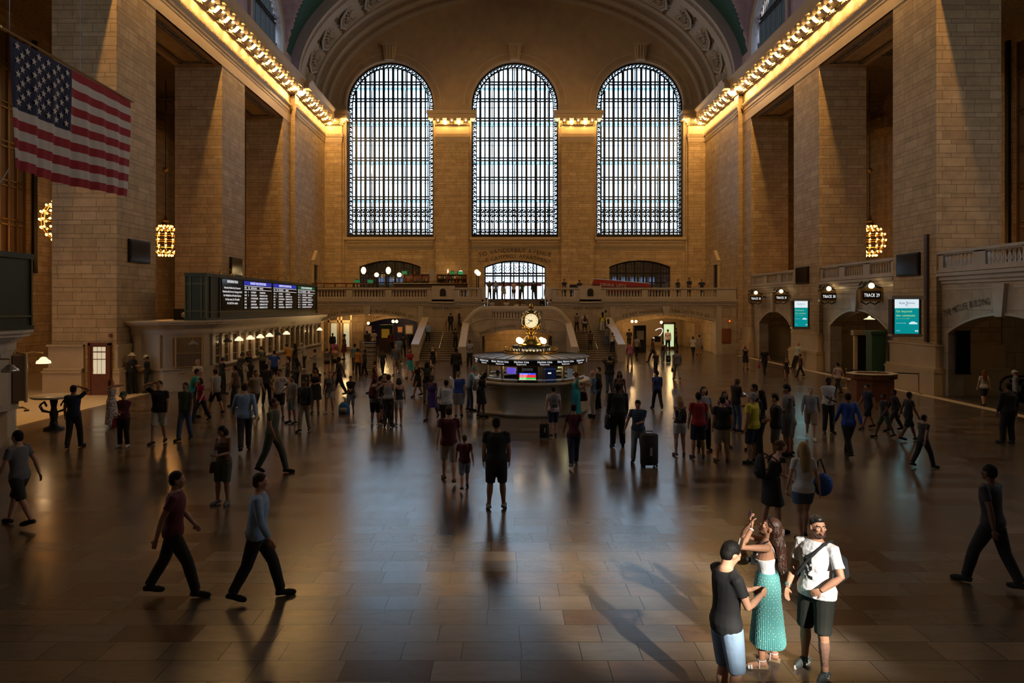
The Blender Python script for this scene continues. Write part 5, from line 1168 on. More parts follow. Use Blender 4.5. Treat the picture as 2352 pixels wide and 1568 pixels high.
# departure boards
def board(ya, yb, lab, full):
    XF = -14.25; t = empty('departure_board', lab, 'departure board', (0, 0, 3.28))
    mb = MB(); mb.box(XF-.95, ya, 0, XF, yb, 2.2); mb.box(XF-1.0, ya-.05, 2.1, XF+.06, yb+.05, 2.26); mb.box(XF-1.0, ya-.05, 0, XF+.06, yb+.05, .12); mb.build('casing', M['boardgreen'], t)
    mb = MB()
    for x in (XF-.97, XF-.72, XF-.2, XF+.02): mb.box(x-.03, ya-.04, .1, x+.03, ya, 2.15)
    for z in (.45, 1.75): mb.box(XF-1, ya-.035, z-.03, XF+.04, ya, z+.03)
    for y in (ya+.03, ya+.5, ya+1.6, yb-.03): mb.box(XF, y-.03, .1, XF+.05, y+.03, 2.15)
    for z in (.4,): mb.box(XF, ya, z-.03, XF+.05, yb, z+.03)
    mb.build('frame_ribs', mat('olive_metal', (.10, .10, .05), .45, .4), t)
    if not full: return t
    sc = [(1.9, 4.6, 'k'), (4.9, 9.4, 'b'), (9.8, 14.6, 'b'), (15.0, 19.3, 'g')]
    for k, (a, b, h_) in enumerate(sc):
        o = MB(); o.box(XF, ya+a, .48, XF+.03, ya+b, 2.06); s_ = o.build('screen', M['screen_off'], t)
        if h_ != 'k': MB().box(XF+.03, ya+a, 1.84, XF+.035, ya+b, 2.05).build('header', M['litblue'] if h_ == 'b' else M['litgreen'], s_)
        tx = MB(); X, Z = (0, 1, 0), (0, 0, 1); at = lambda y, z: (XF+.045, ya+y, z)
        if h_ == 'k':
            tx.text('INFORMATION', .2, at((a+b)/2, 1.88), X, Z)
            for j, l in enumerate(['Attention Harlem Line Customers', 'Substitute Bus Service is being provided', 'For Wakefield and Fordham Stations', 'For Bus times, See Timetable', 'Or Call 511 for details']): tx.text(l, .15, at((a+b)/2, 1.58-j*.2), X, Z, wide=.95)
        else:
            tx.text('HARLEM LINE DEPARTURES' if h_ == 'b' else 'HUDSON LINE DEPARTURES', .2, at((a+b)/2, 1.88), X, Z)
            for z in (1.78, 1.58): tx.quad(at(a, z), at(b, z), at(b, z+.018), at(a, z+.018))
            cols = [(0.05, 'TIME'), (.6, 'TRK'), (1.05, 'DESTINATION'), (2.45, 'REMARKS')]
            for x_, w_ in cols: tx.text(w_, .13, at(a+x_, 1.64), X, Z, 'L')
            rows = [('10:02', '1', 'SOUTHEAST', 'CONNECTION'), ('10:08', '2', 'CRESTWOOD', 'FORDHAM 1ST STOP'), ('10:22', '', 'N WHITE PLAINS', 'FORDHAM 1ST STOP'), ('10:31', '', 'SOUTHEAST', 'WHITE PLNS 1ST STOP'), ('10:38', '', 'CRESTWOOD', 'FORDHAM 1ST STOP'), ('10:52', '', 'N WHITE PLAINS', 'FORDHAM 1ST STOP')]
            if h_ == 'g': rows = [('10:12', '2', 'POUGHKEEPSIE', 'YONKERS 1ST STOP'), ('10:20', '1', 'CROTON-HARMON', 'HARLEM-125 ST')]*3
            for j, rw in enumerate(rows):
                for (x_, _), w_ in zip(cols, rw): tx.text(w_, .135, at(a+x_, 1.4-j*.17), X, Z, 'L')
        tx.build('lettering', M['lit'], s_)
    for y in (ya+1.8, ya+6.2, ya+10.9, ya+15.5, ya+19.5):
        l = MB(); l.tube([(XF-.1, y, 2.2), (XF-.05, y, 2.45), (XF+.2, y, 2.6), (XF+.5, y, 2.5), (XF+.55, y, 2.3)], .03, 6); l.lathe([(.03, .12), (.12, .06), (.15, -.02), (0, -.02)], (XF+.55, y, 2.2), 12); l.build('gooseneck_lamp', M['oldbrass'], t, True)
    return t
board(33.9, 53.9, 'dark green departure board with white lettered screens above the ticket office', True)
board(8., 21.4, 'dark end of a second departure board at the left frame edge', False)
t = empty('ceiling_speaker', 'black equipment box on top of the ticket office left of the departure board', 'equipment', (-15.9, 35.2, 3.28)); MB().box(-.35, -.3, 0, .35, .3, .55).build('casing', M['black'], t); MB().ball((0.15, -.3, .25), .14, 10, 8).build('cone', M['steel'], t, True)
t = empty('pilaster_plug', 'small red brown alarm box on the left pier beside the doorway', 'alarm box', (P(254, 0, 31.7).x, 31.72, P(254, 770, 31.7).z)); MB().box(-.06, -.08, -.08, .06, 0, .08).build('box_body', M['wood'], t)
# door in the left pier
xd = -18.05; d_ = MB(); d_.box(xd-.5, 31.62, 0, xd-.38, 31.78, 2.32); d_.box(xd+.38, 31.62, 0, xd+.5, 31.78, 2.32); d_.box(xd-.5, 31.62, 2.22, xd+.5, 31.78, 2.34)
dr = d_.build('door_2', M['wood'], kind='structure')
MB().box(xd-.38, 31.66, 0, xd+.38, 31.74, 2.22).build('door_leaf', M['wood'], dr)
pn = MB()
for i in range(3):
    for z0, z1 in ((1.95, 2.15), (1.62, 1.9), (.95, 1.58)):
        pn.box(xd-.26+i*.19, 31.64, z0, xd-.10+i*.19, 31.66, z1)
pn.build('door_panes', mat('frosted_lit_panes', (.75, .7, .55), .5, emit=(.85, .78, .52), es=1.7), dr)
MB().tube([(xd-.32, 31.6, 1.1), (xd-.2, 31.58, 1.1)], .02, 6).build('door_handle', M['brass'], dr)
# octagonal writing table at the left edge
t = empty('marble_table', 'round marble table on a scrolled iron pedestal at the left, by the near ticket office', 'table', (P(100, 0, 22.).x, 23.2, 0)); t.location = (-14.55, 22.95, 0)
MB().lathe([(0, 1.02), (.62, 1.02), (.68, 1.06), (.66, 1.1), (0, 1.1)], n=24).build('table_top', M['pale'], t, True); MB().lathe([(.3, 0), (.3, .06), (.14, .12), (.1, .3), (.13, .5), (.08, .7), (.12, .95), (.3, 1.02)], n=16).build('pedestal', M['iron'], t, True)
mb = MB()
for k in range(6): a = k*PI/3; mb.tube([(.1*math.cos(a), .1*math.sin(a), .55), (.35*math.cos(a), .35*math.sin(a), .62), (.45*math.cos(a), .45*math.sin(a), .8), (.3*math.cos(a), .3*math.sin(a), .9), (.22*math.cos(a), .22*math.sin(a), .76)], .025, 5)
mb.build('scrolls', M['iron'], t)
# ================================================================ CHANDELIERS, FLAG
def chandelier(side, y, lab):
    x = SX(side, 25.0); z0 = 8.6; t = empty('chandelier', lab, 'chandelier', (x, y, z0), group=None)
    mb = MB(); rows = [(1.0, .44, 12), (.78, .74, 12), (.42, .98, 14), (0, 1.04, 14), (-.42, .98, 14), (-.8, .74, 12), (-1.06, .46, 14)]
    for k in range(12):
        a = 2*PI*k/12; mb.tube([(r*.95*math.cos(a), r*.95*math.sin(a), z) for z, r, _ in rows], .022, 5)
    for z, r, n in rows: mb.tube([(r*.95*math.cos(q), r*.95*math.sin(q), z) for q in [2*PI*j/24 for j in range(25)]], .025, 5, cap=False)
    mb.build('cage', M['brass'], t)
    MB().lathe([(.4, 1.02), (.42, 1.12), (.3, 1.18), (.24, 1.34), (.34, 1.38), (.3, 1.42), (.12, 1.5), (.1, 1.75), (.03, 1.9)], n=16).build('crown', M['oldbrass'], t, True)
    MB().tube([(0, 0, 1.9), (0, 0, 11.4)], .03, 6).build('chain', M['iron'], t); MB().ball((0, 0, 5.0), .2, 12, 8).build('chain_ball', M['oldbrass'], t, True)
    for z, r, n in rows:
        for k in range(n):
            a = 2*PI*(k+.5)/n; bulb(t, (r*math.cos(a), r*math.sin(a), z), .062, 'orangebulb')
    light('POINT', (x, y, z0), 330, (1, .46, .13), .5)
for s_, y, l in ((-1, 38.6, 'lit egg shaped chandelier half hidden behind the flag side pier, the leftmost one'), (-1, 50.4, 'lit egg shaped chandelier between the two left piers, beyond the flag'), (1, 50.6, 'lit egg shaped chandelier hanging on a long chain in the right aisle'), (1, 38.6, 'lit chandelier in the right aisle, hidden behind the pier'), (-1, 26.9, 'lit chandelier of the left aisle, outside the frame'), (1, 26.9, 'lit chandelier of the right aisle, outside the frame')):
    if 'outside' in l or 'hidden behind the pier' in l: light('POINT', (SX(s_, 25), y, 8.6), 330, (1, .46, .13), .5)
    else: chandelier(s_, y, l)
FX = -12.0; fy0 = F*12/(VX-22); fy1 = F*12/(VX-299); ft = EYE+(VY-82)*fy0/F; fh = (385-82)*fy0/F; fl_ = fy1-fy0
t = empty('hanging_flag', 'large American flag hanging from a pole at the upper left', 'flag', (FX, fy0, ft))
nx_, nz_ = 90, 52
def fpt(u, v):                                  # u along, v down
    w = .05*math.sin(u*46+v*2)*v**.5+.10*math.sin(u*9+1.5*v)*v+.03*math.sin(u*90)*v
    sag = -.12*math.sin(PI*u)*v-.10*v*u*0
    return (w, u*fl_, -v*fh*(1-.045*u)+sag*.6)
red_ = mat('flag_red', (.30, .012, .02), .8); wht_ = mat('flag_white', (.55, .50, .45), .8); blu_ = mat('flag_blue', (.012, .018, .055), .8)
fm = MB(); fm.v = [fpt(i/nx_, j/nz_) for j in range(nz_+1) for i in range(nx_+1)]
for j in range(nz_):
    for i in range(nx_):
        fm.f.append((j*(nx_+1)+i, j*(nx_+1)+i+1, (j+1)*(nx_+1)+i+1, (j+1)*(nx_+1)+i)); st = int(j*13/nz_)
        fm.mi.append(2 if (i < nx_*.44 and st < 7) else (0 if st % 2 == 0 else 1))
fo = fm.build('flag_cloth', [red_, wht_, blu_], t, True)
sm = MB()
for r in range(9):
    for c_ in range(6 if r % 2 == 0 else 5):
        u = .44*((c_*2+1+(r % 2))/12); v = (7/13)*((r+1)/10)
        for sd in (.035, -.035):
            px_, py_, pz_ = fpt(u, v); R1, R2 = .11, .045
            vs = [(px_+sd, py_+(R1 if k % 2 == 0 else R2)*math.sin(PI*k/5), pz_+(R1 if k % 2 == 0 else R2)*math.cos(PI*k/5)) for k in range(10)]
            sm.add(vs+[(px_+sd, py_, pz_)], [(10, k, (k+1) % 10) for k in range(10)])
sm.build('stars', wht_, t)
MB().tube([(0, -.35, .1), (0, fl_+.15, .02)], .035, 8).build('pole', M['oldbrass'], t); MB().ball((0, -.4, .1), (.05, .14, .05), 8, 6).build('pole_tip', M['brass'], t, True)
mb = MB(); mb.tube([(0, .0, .1), (.0, .1, 20)], .012, 4); mb.tube([(0, fl_*.52, .1), (0, fl_*.52, 20)], .012, 4); mb.tube([(0, 0, -fh), (-1.2, -1.5, -fh-4)], .012, 4); mb.build('cords', M['steel'], t)
# ================================================================ PEOPLE
def remesh(mb, vox, smooth=4, name='part'):
    me = bpy.data.meshes.new(name); me.from_pydata(mb.v, [], mb.f)
    o = bpy.data.objects.new(name, me); COL.objects.link(o)
    r = o.modifiers.new('r', 'REMESH'); r.mode = 'VOXEL'; r.voxel_size = vox; r.use_smooth_shade = True
    if smooth: s = o.modifiers.new('s', 'SMOOTH'); s.iterations = smooth; s.factor = .5
    ev = o.evaluated_get(bpy.context.evaluated_depsgraph_get()); out = bpy.data.meshes.new_from_object(ev)
    bpy.data.objects.remove(o); bpy.data.meshes.remove(me); out.name = name
    out.polygons.foreach_set('use_smooth', [True]*len(out.polygons)); return out
def ik(a, c, l1, l2, hint):
    a, c = Vector(a), Vector(c); d = c-a; L = min(d.length, (l1+l2)*.995); dn = d.normalized(); c = a+dn*L
    x = (l1*l1-l2*l2+L*L)/(2*L); h = math.sqrt(max(0, l1*l1-x*x)); hv = Vector(hint); hv = (hv-dn*hv.dot(dn)); hv = hv.normalized() if hv.length > 1e-5 else Vector((0, 1, 0))
    return a+dn*x+hv*h, c
# pose: feet (L,R) ankle positions, hands (L,R), elbow hints, lean, head (yaw,pitch), pelvis height
POSES = {
 'stand': dict(f=((-.14, -.02, .08), (.14, .03, .08)), h=((-.25, .06, .80), (.25, .05, .80))),
 'stand2': dict(f=((-.13, .05, .08), (.10, -.03, .08)), h=((-.26, .10, .84), (.27, .0, .80)), hd=(.4, 0)),
 'folded': dict(f=((-.12, 0, .08), (.12, .02, .08)), h=((.02, .22, 1.02), (-.02, .25, 1.05)), hd=(0, .3)),
 'phone': dict(f=((-.10, 0, .08), (.12, .04, .08)), h=((-.10, .30, 1.12), (.07, .30, 1.14)), hd=(0, .5)),
 'walk': dict(f=((-.09, -.32, .15), (.09, .30, .08)), h=((-.26, .22, .90), (.27, -.17, .85)), pz=-.03, lean=.06),
 'walk2': dict(f=((-.09, .30, .08), (.09, -.30, .14)), h=((-.27, -.15, .85), (.26, .20, .88)), pz=-.03, lean=.06),
 'stroll': dict(f=((-.09, -.15, .1), (.10, .18, .08)), h=((-.26, .10, .82), (.26, -.08, .82)), pz=-.01),
 'photo': dict(f=((-.10, 0, .08), (.12, .05, .08)), h=((-.07, .40, 1.50), (.06, .40, 1.52)), hd=(0, -.1)),
 'photohi': dict(f=((-.12, 0, .08), (.12, .05, .08)), h=((-.2, .12, 1.0), (.12, .30, 1.78)), hd=(0, -.5)),
 'onhead': dict(f=((-.09, -.16, .1), (.10, .18, .08)), h=((-.27, .08, .80), (.13, .06, 1.66)), eh=((-.6, -1, 0), (1, .2, .3)), pz=-.01),
 'onhips': dict(f=((-.13, 0, .08), (.13, .03, .08)), h=((-.19, .06, 1.0), (.19, .06, 1.0)), eh=((-1, -.4, 0), (1, -.4, 0))),
 'counter': dict(f=((-.10, -.05, .08), (.12, .1, .08)), h=((-.14, .42, 1.14), (.12, .42, 1.14)), lean=.22, hd=(0, .35)),
 'pull': dict(f=((-.09, -.10, .1), (.10, .16, .08)), h=((-.30, -.22, .84), (.27, .10, .82)), pz=-.01),
 'caseright': dict(f=((-.14, 0, .08), (.14, .05, .08)), h=((-.02, .28, 1.12), (.36, .14, .92)), hd=(.2, .35)),
 'chin': dict(f=((-.10, 0, .08), (.11, .03, .08)), h=((.10, .22, 1.0), (.03, .15, 1.45)), hd=(0, .1)),
 'bend': dict(f=((-.10, -.1, .08), (.10, .12, .08)), h=((-.12, .38, .98), (.15, .36, .98)), lean=.32, hd=(0, -.1)),
 'arms': dict(f=((-.11, 0, .08), (.11, .0, .08)), h=((.12, .18, 1.16), (-.12, .20, 1.2)), hd=(.2, .1)),
 'around': dict(f=((-.12, 0, .08), (.10, .04, .08)), h=((-.42, .2, 1.15), (.24, .0, .82)), hd=(.1, .3)),
 'leanback': dict(f=((-.10, .30, .08), (.12, .34, .08)), h=((-.26, .15, .95), (.3, -.16, 1.0)), lean=-.12, hd=(.2, 0)),
 'sit': dict(f=((-.12, .46, .08), (.12, .44, .08)), h=((-.05, .42, .62), (.05, .42, .64)), pz=-.47, lean=.18, hd=(0, .1)),
 'read': dict(f=((-.10, 0, .08), (.10, .03, .08)), h=((-.08, .32, 1.18), (.10, .32, 1.2)), hd=(0, .45)),
}
class Skel:
    def __init__(s, p, fem=False, wid=1.):
        s.p = p; pz = p.get('pz', 0); ln = p.get('lean', 0); s.ln = ln; s.pel = Vector((0, p.get('py', 0), .93+pz)); s.fem = fem; s.wid = wid
        cs, sn = math.cos(ln), math.sin(ln)
        s.up = lambda x, y, z: Vector((x, s.pel.y+y*cs+(z-.93)*sn, s.pel.z+(z-.93)*cs-y*sn))
        sw = (.155 if fem else .178)*(.5+.5*wid)
        s.hips = [Vector((-.088, s.pel.y, s.pel.z-.02)), Vector((.088, s.pel.y, s.pel.z-.02))]
        s.knee = []; s.ank = []
        for i in (0, 1):
            q = min(1, (Vector(p['f'][i])-s.hips[i]).length*1.004/.855); q = q if q > .9 else 1
            k, a = ik(s.hips[i], p['f'][i], .435*q, .42*q, p.get('kh', (0, 1, .02))); s.knee.append(k); s.ank.append(a)
        s.sh = [s.up(-sw, 0, 1.41), s.up(sw, 0, 1.41)]; s.elb = []; s.wr = []
        eh = p.get('eh', ((-.5, -1, -.2), (.5, -1, -.2)))
        for i in (0, 1):
            e, w = ik(s.sh[i], s.sh[i]*0+Vector(p['h'][i])+(s.up(0, 0, 1.2)-Vector((0, 0, 1.2)) if ln and abs(p['h'][i][0]) < .3 and p['h'][i][2] > .9 and 0 else Vector((0, 0, 0))), .285, .255, eh[i]); s.elb.append(e); s.wr.append(w)
        yaw, pit = p.get('hd', (0, 0)); s.neck = s.up(0, -.01, 1.47); s.HR = Matrix.Rotation(-yaw, 3, 'Z') @ Matrix.Rotation(-pit-ln*.6, 3, 'X')
        s.hc = s.neck+Vector((0, sn*.1, .03))+s.HR @ Vector((0, .022, .108))
    def H(s, x, y, z): return s.hc+s.HR @ Vector((x, y, z))
def hand(mb, w, d, n, fr=.0085, curl=.5, side=1, L=1.):
    d = Vector(d).normalized(); n = Vector(n); n = (n-d*n.dot(d)).normalized(); sd = d.cross(n)*side
    c = w+d*.045*L; Mx = Matrix((sd, n, d)).transposed(); mb.ball(c, (.040*L, .016*L, .05*L), 10, 8, Mx)
    for k, (off, ln) in enumerate(((-.03, .064), (-.01, .074), (.011, .071), (.031, .056))):
        b = w+d*.082*L+sd*off*L*.95; a1 = curl*.6; a2 = curl*1.3; ln *= L
        p1 = b+(d*math.cos(a1)-n*math.sin(a1))*ln*.5; p2 = p1+(d*math.cos(a2)-n*math.sin(a2))*ln*.5
        mb.tube([b-d*.03*L, b, p1, p2], [fr*1.1*L, fr*1.1*L, fr*L, fr*.8*L], 6)
    b = w+d*.03*L-sd*.028*L; p1 = b+(d*.7-sd*.75-n*.25).normalized()*.035*L; p2 = p1+(d*.95-sd*.3-n*.35).normalized()*.032*L
    mb.tube([b, p1, p2], [fr*1.35*L, fr*1.15*L, fr*.9*L], 6)
def leg_pts(s, i, f0=0., f1=1.):
    a, k, c = s.hips[i], s.knee[i], s.ank[i]; pts = []; rs = []
    prof = [(0, .092), (.15, .088), (.35, .074), (.5, .056), (.58, .054), (.68, .058), (.85, .04), (1, .036)]
    g = (1.06 if s.fem else 1.0)*(.35+.65*s.wid)
    for t, r in prof:
        if t < f0-1e-6 or t > f1+1e-6: continue
        p = a.lerp(k, t*2) if t <= .5 else k.lerp(c, t*2-1)
        if .55 < t < .8: p = p+Vector((0, -.012, 0))
        pts.append(p); rs.append(r*g)
    return pts, rs
TORSO_M = [(.80, .10, .085, 0), (.86, .165, .105, 0), (.95, .17, .115, -.005), (1.05, .148, .105, 0), (1.15, .15, .103, .005), (1.27, .168, .115, .01), (1.36, .172, .11, .005), (1.42, .15, .088, 0), (1.455, .09, .068, -.008), (1.48, .058, .056, -.01)]
TORSO_F = [(.80, .10, .085, 0), (.86, .172, .112, -.005), (.95, .172, .118, -.01), (1.07, .122, .09, 0), (1.15, .128, .092, .005), (1.26, .142, .12, .02), (1.34, .142, .10, .005), (1.41, .128, .078, 0), (1.45, .07, .058, -.008), (1.48, .048, .048, -.01)]
def torso(mb, s, ex=0., z0=0, z1=9, n=18, hem=0.):
    T = TORSO_F if s.fem else TORSO_M; pts = []; rs = []
    for z, a, b, y in T:
        if z < z0 or z > z1: continue
        w = s.wid if z < 1.4 else 1; e2 = ex+(hem if z < 1.0 else 0); pts.append(s.up(0, y, z)); rs.append((a*w+e2, b*(w*1.1-.1)+e2))
    mb.tube(pts, rs, n)
def arm_tube(mb, s, i, ex, f1, flare=0):
    a, e, w = s.sh[i], s.elb[i], s.wr[i]; g = .85 if s.fem else 1.0; inn = s.up(0, 0, 1.40)
    P_ = [(a+(inn-a)*.25, .052), (a, .054), (a.lerp(e, .5), .046), (e, .038), (e.lerp(w, .35), .039), (w, .026)]; ts = [-.1, 0, .25, .5, .68, 1]
    pts = []; rs = []
    for (p, r), t in zip(P_, ts):
        if t <= f1+1e-6: pts.append(p); rs.append(r*g*(.4+.6*s.wid)+ex)
    if f1 not in ts:
        j = [k for k in range(5) if ts[k] < f1 < ts[k+1]]
        if j: k = j[0]; q = (f1-ts[k])/(ts[k+1]-ts[k]); pts.append(P_[k][0].lerp(P_[k+1][0], q)); rs.append((P_[k][1]*(1-q)+P_[k+1][1]*q)*g+ex+flare)
    mb.tube(pts, rs, 12)
def body_mesh(s, vox=.012, detail=False):
    mb = MB(); torso(mb, s)
    for i in (0, 1):
        p, r = leg_pts(s, i); mb.tube(p, r, 12); a = s.ank[i]; fd = s.fdir(i)
        mb.tube([a-fd*.05-Vector((0, 0, .035)), a+Vector((0, 0, -.02)), a+fd*.08-Vector((0, 0, .045)), a+fd*.16-Vector((0, 0, .06))], [(.03, .032), (.036, .045), (.038, .028), (.034, .016)], 10)
        arm_tube(mb, s, i, 0, 1); d = s.wr[i]-s.elb[i]
        inward = Vector((1 if i == 0 else -1, .2, 0)); hn = s.p.get('hn', (None, None))[i]
        hand(mb, s.wr[i], d if not s.p.get('hdir') else s.p['hdir'][i], -Vector(hn) if hn else -inward, curl=s.p.get('curl', .55), side=1 if i == 0 else -1, L=1.0 if not s.fem else .92)
    mb.tube([s.up(0, -.012, 1.43), s.neck+(s.hc-s.neck)*.35, s.hc+s.HR @ Vector((0, -.02, -.05))], [.057 if not s.fem else .048]*3, 12)
    H = s.H; R_ = s.HR
    mb.ball(H(0, -.012, .022), (.076, .092, .092), 18, 14, R_); mb.ball(H(0, .012, -.03), (.062, .075, .078), 16, 12, R_); mb.ball(H(0, .045, -.082), (.036, .036, .028), 12, 8, R_)
    mb.tube([H(0, .078, .018), H(0, .097, -.006), H(0, .104, -.022)], [.008, .011, .015], 8); mb.ball(H(0, .088, -.028), (.018, .014, .009), 8, 6, R_)
    mb.ball(H(0, .078, -.055), (.024, .014, .009), 10, 6, R_)
    for q in (-1, 1):
        mb.ball(H(q*.075, -.008, -.006), (.012, .02, .032), 8, 8, R_); mb.ball(H(q*.04, .068, -.014), (.022, .02, .018), 8, 6, R_); mb.ball(H(q*.03, .078, .028), (.024, .012, .007), 8, 6, R_)
    return remesh(mb, vox, 3 if vox > .007 else 2, 'body')
def fdir(s, i):
    k = s.ank[i]; y = s.p.get('fa', (.22, -.22))[i]; return Vector((-math.sin(y), math.cos(y), 0))
Skel.fdir = fdir
def top_mesh(s, kind, vox=.014, ex=.014):
    mb = MB()
    if kind == 'K': torso(mb, s, ex*.7, .9, 1.37, hem=.016)
    elif kind == 'T': torso(mb, s, ex, .86, 1.46, hem=.014); [arm_tube(mb, s, i, ex*.6+.002, .30, .008) for i in (0, 1)]
    elif kind == 'L': torso(mb, s, ex+.002, .86, 1.46, hem=.014); [arm_tube(mb, s, i, ex, .95) for i in (0, 1)]
    elif kind in 'DM': torso(mb, s, ex*1.5, .86, 1.4); [arm_tube(mb, s, i, ex, .12) for i in (0, 1)]
    if kind in 'DM': return top_dress(mb, s, kind, vox)
    return remesh(mb, vox, 4, 'shirt')
def skirt_rings(s, z0, z1, r0, r1, pleat=0., n=48, m=14):
    mb = MB(); c0 = s.up(0, -.005, z0); kz = (s.knee[0]+s.knee[1])/2; az = (s.ank[0]+s.ank[1])/2
    vs = []
    for j in range(m+1):
        t = j/m; z = z0+(z1-z0)*t; tq = min(1, (z0-z)/.16); cy = c0.y*(1-tq)+s.pel.y*tq; cy = cy*(1-t)+(az.y if z1 < .5 else kz.y)*t
        for k in range(n):
            a = 2*PI*k/n; rr = r0[0]+(r1[0]-r0[0])*t**.8; rb = r0[1]+(r1[1]-r0[1])*t**.8; hp = min(1, 1.15*math.exp(-((z-.83)/.19)**2)); rr = max(rr, rr*(1-hp)+(.208*s.wid)*hp); rb = max(rb, rb*(1-hp)+(.155*s.wid)*hp); q = 1+pleat*t**.5*(1 if k % 2 else -1)+.03*t*math.sin(5*a+1)
            vs.append((rr*q*math.cos(a), cy+rb*q*math.sin(a), z*1.0+s.pel.z-.93))
    mb.v = vs
    for j in range(m):
        for k in range(n): mb.f.append((j*n+k, (j+1)*n+k, (j+1)*n+(k+1) % n, j*n+(k+1) % n)); mb.mi.append(0)
    mb.f.append(tuple(range(n))); mb.mi.append(0); mb.f.append(tuple(range(m*n, (m+1)*n))[::-1]); mb.mi.append(0)
    return mb
def top_dress(mb, s, kind, vox):
    k = skirt_rings(s, 1.04, .52 if kind == 'D' else .12, (.15, .115), (.24, .2) if kind == 'D' else (.25, .22)); mb.add(k.v, k.f); return remesh(mb, vox, 3, 'dress')
def bottom_mesh(s, kind, vox=.0135, ex=.016):
    mb = MB()
    if kind == 'R': k = skirt_rings(s, 1.06, .5, (.14, .11), (.22, .19)); return remesh(k, vox, 2, 'skirt')
    torso(mb, s, ex*.35, .78, 1.06)
    lim = {'P': 1., 'S': .5, 'X': .3, 'C': .7}[kind]
    for i in (0, 1):
        p, r = leg_pts(s, i, 0, 1); pts = []; rs = []
        a, k, c = s.hips[i], s.knee[i], s.ank[i]; ts = [0, .15, .35, .5, .68, .85, .985]
        for t, r0 in zip(ts, (.092, .086, .074, .064, .062, .054, .054)):
            if t > lim+.001: break
            pts.append(a.lerp(k, t*2) if t <= .5 else k.lerp(c, t*2-1)); rs.append(r0*(.35+.65*s.wid)+ex*(.9 if kind == 'P' else 1.3))
        if kind == 'X': pts.append(a.lerp(k, .6)); rs.append(.1)
        mb.tube(pts, rs, 14)
    return remesh(mb, vox, 3, {'P': 'trousers', 'S': 'shorts', 'X': 'shorts', 'C': 'trousers'}[kind])
def hair_mesh(s, kind, vox=.011):
    mb = MB(); H = s.H; R_ = s.HR
    if kind == 'b': return None
    mb.ball(H(0, -.022, .036), (.083, .094, .092), 18, 12, R_); mb.ball(H(0, -.045, -.01), (.078, .068, .075), 16, 10, R_)
    if kind in 'lhw' and kind == 'l': 
        mb.tube([H(0, -.05, .03), H(0, -.085, -.08), s.up(0, -.105, 1.36), s.up(0, -.125, 1.22)], [(.085, .05), (.098, .055), (.1, .045), (.07, .03)], 14)
        for q in (-1, 1): mb.tube([H(q*.07, 0, .03), H(q*.085, -.005, -.07), H(q*.09, -.03, -.15)], [.025, .03, .02], 8)
    if kind == 'm':
        mb.tube([H(0, -.05, .03), H(0, -.06, -.07), H(0, -.05, -.13)], [(.09, .06), (.1, .06), (.09, .05)], 14)
        for q in (-1, 1): mb.tube([H(q*.075, .01, .03), H(q*.088, .01, -.06), H(q*.085, -.01, -.12)], [.022, .026, .02], 8)
    if kind == 'k': mb.ball(H(0, -.1, .07), (.045, .045, .045), 10, 8, R_)
    if kind == 'p': mb.tube([H(0, -.1, .05), H(0, -.14, -.03), H(0, -.13, -.13)], [.025, .035, .015], 10)
    return remesh(mb, vox, 3, 'hair')
def hat_mesh(s, kind):
    mb = MB(); R4 = s.HR.to_4x4(); c = s.H(0, -.01, 0)
    if kind in 'hw':
        w = .17 if kind == 'h' else .16
        mb.lathe([(0, .15), (.05, .155), (.085, .13), (.092, .06), (w, .05), (w, .058), (.095, .07)], c, 24, R4)
    else:
        mb.lathe([(0, .135), (.05, .128), (.085, .09), (.098, .035), (.096, .03)], c, 20, R4); mb.add([c+s.HR @ Vector(p) for p in ((-.07, .07, .04), (.07, .07, .04), (.06, .16, .025), (-.06, .16, .025), (-.07, .07, .05), (.07, .07, .05), (.06, .16, .035), (-.06, .16, .035))], [(3, 2, 1, 0), (4, 5, 6, 7), (0, 1, 5, 4), (1, 2, 6, 5), (2, 3, 7, 6), (3, 0, 4, 7)])
    me = bpy.data.meshes.new('hat'); me.from_pydata(mb.v, [], mb.f); me.polygons.foreach_set('use_smooth', [True]*len(me.polygons)); return me
def shoe_mesh(s, i):
    mb = MB(); a = s.ank[i]; fd = s.fdir(i); lift = max(0, a.z-.085); g = Vector((0, 0, a.z-.08-lift*.0)); b = Vector((a.x, a.y, a.z-.08))
    tilt = -lift*2.2; fv = (fd+Vector((0, 0, tilt))).normalized()
    mb.tube([b-fv*.075+Vector((0, 0, .045)), b-fv*.05+Vector((0, 0, .048)), b+fv*.03+Vector((0, 0, .048)), b+fv*.11+Vector((0, 0, .036)), b+fv*.175+Vector((0, 0, .028)), b+fv*.2+Vector((0, 0, .025))], [(.028, .04), (.038, .046), (.042, .046), (.048, .034), (.038, .026), (.018, .016)], 12)
    mb.tube([b+Vector((0, 0, .04)), b+Vector((0, 0, .095))], .045, 12); return remesh(mb, .0105, 2, 'shoe')
def cloth(c, rough=.85, noise=.18, sc=14): return mat('cloth', c, rough, noise=noise, nscale=sc, bump=.004)
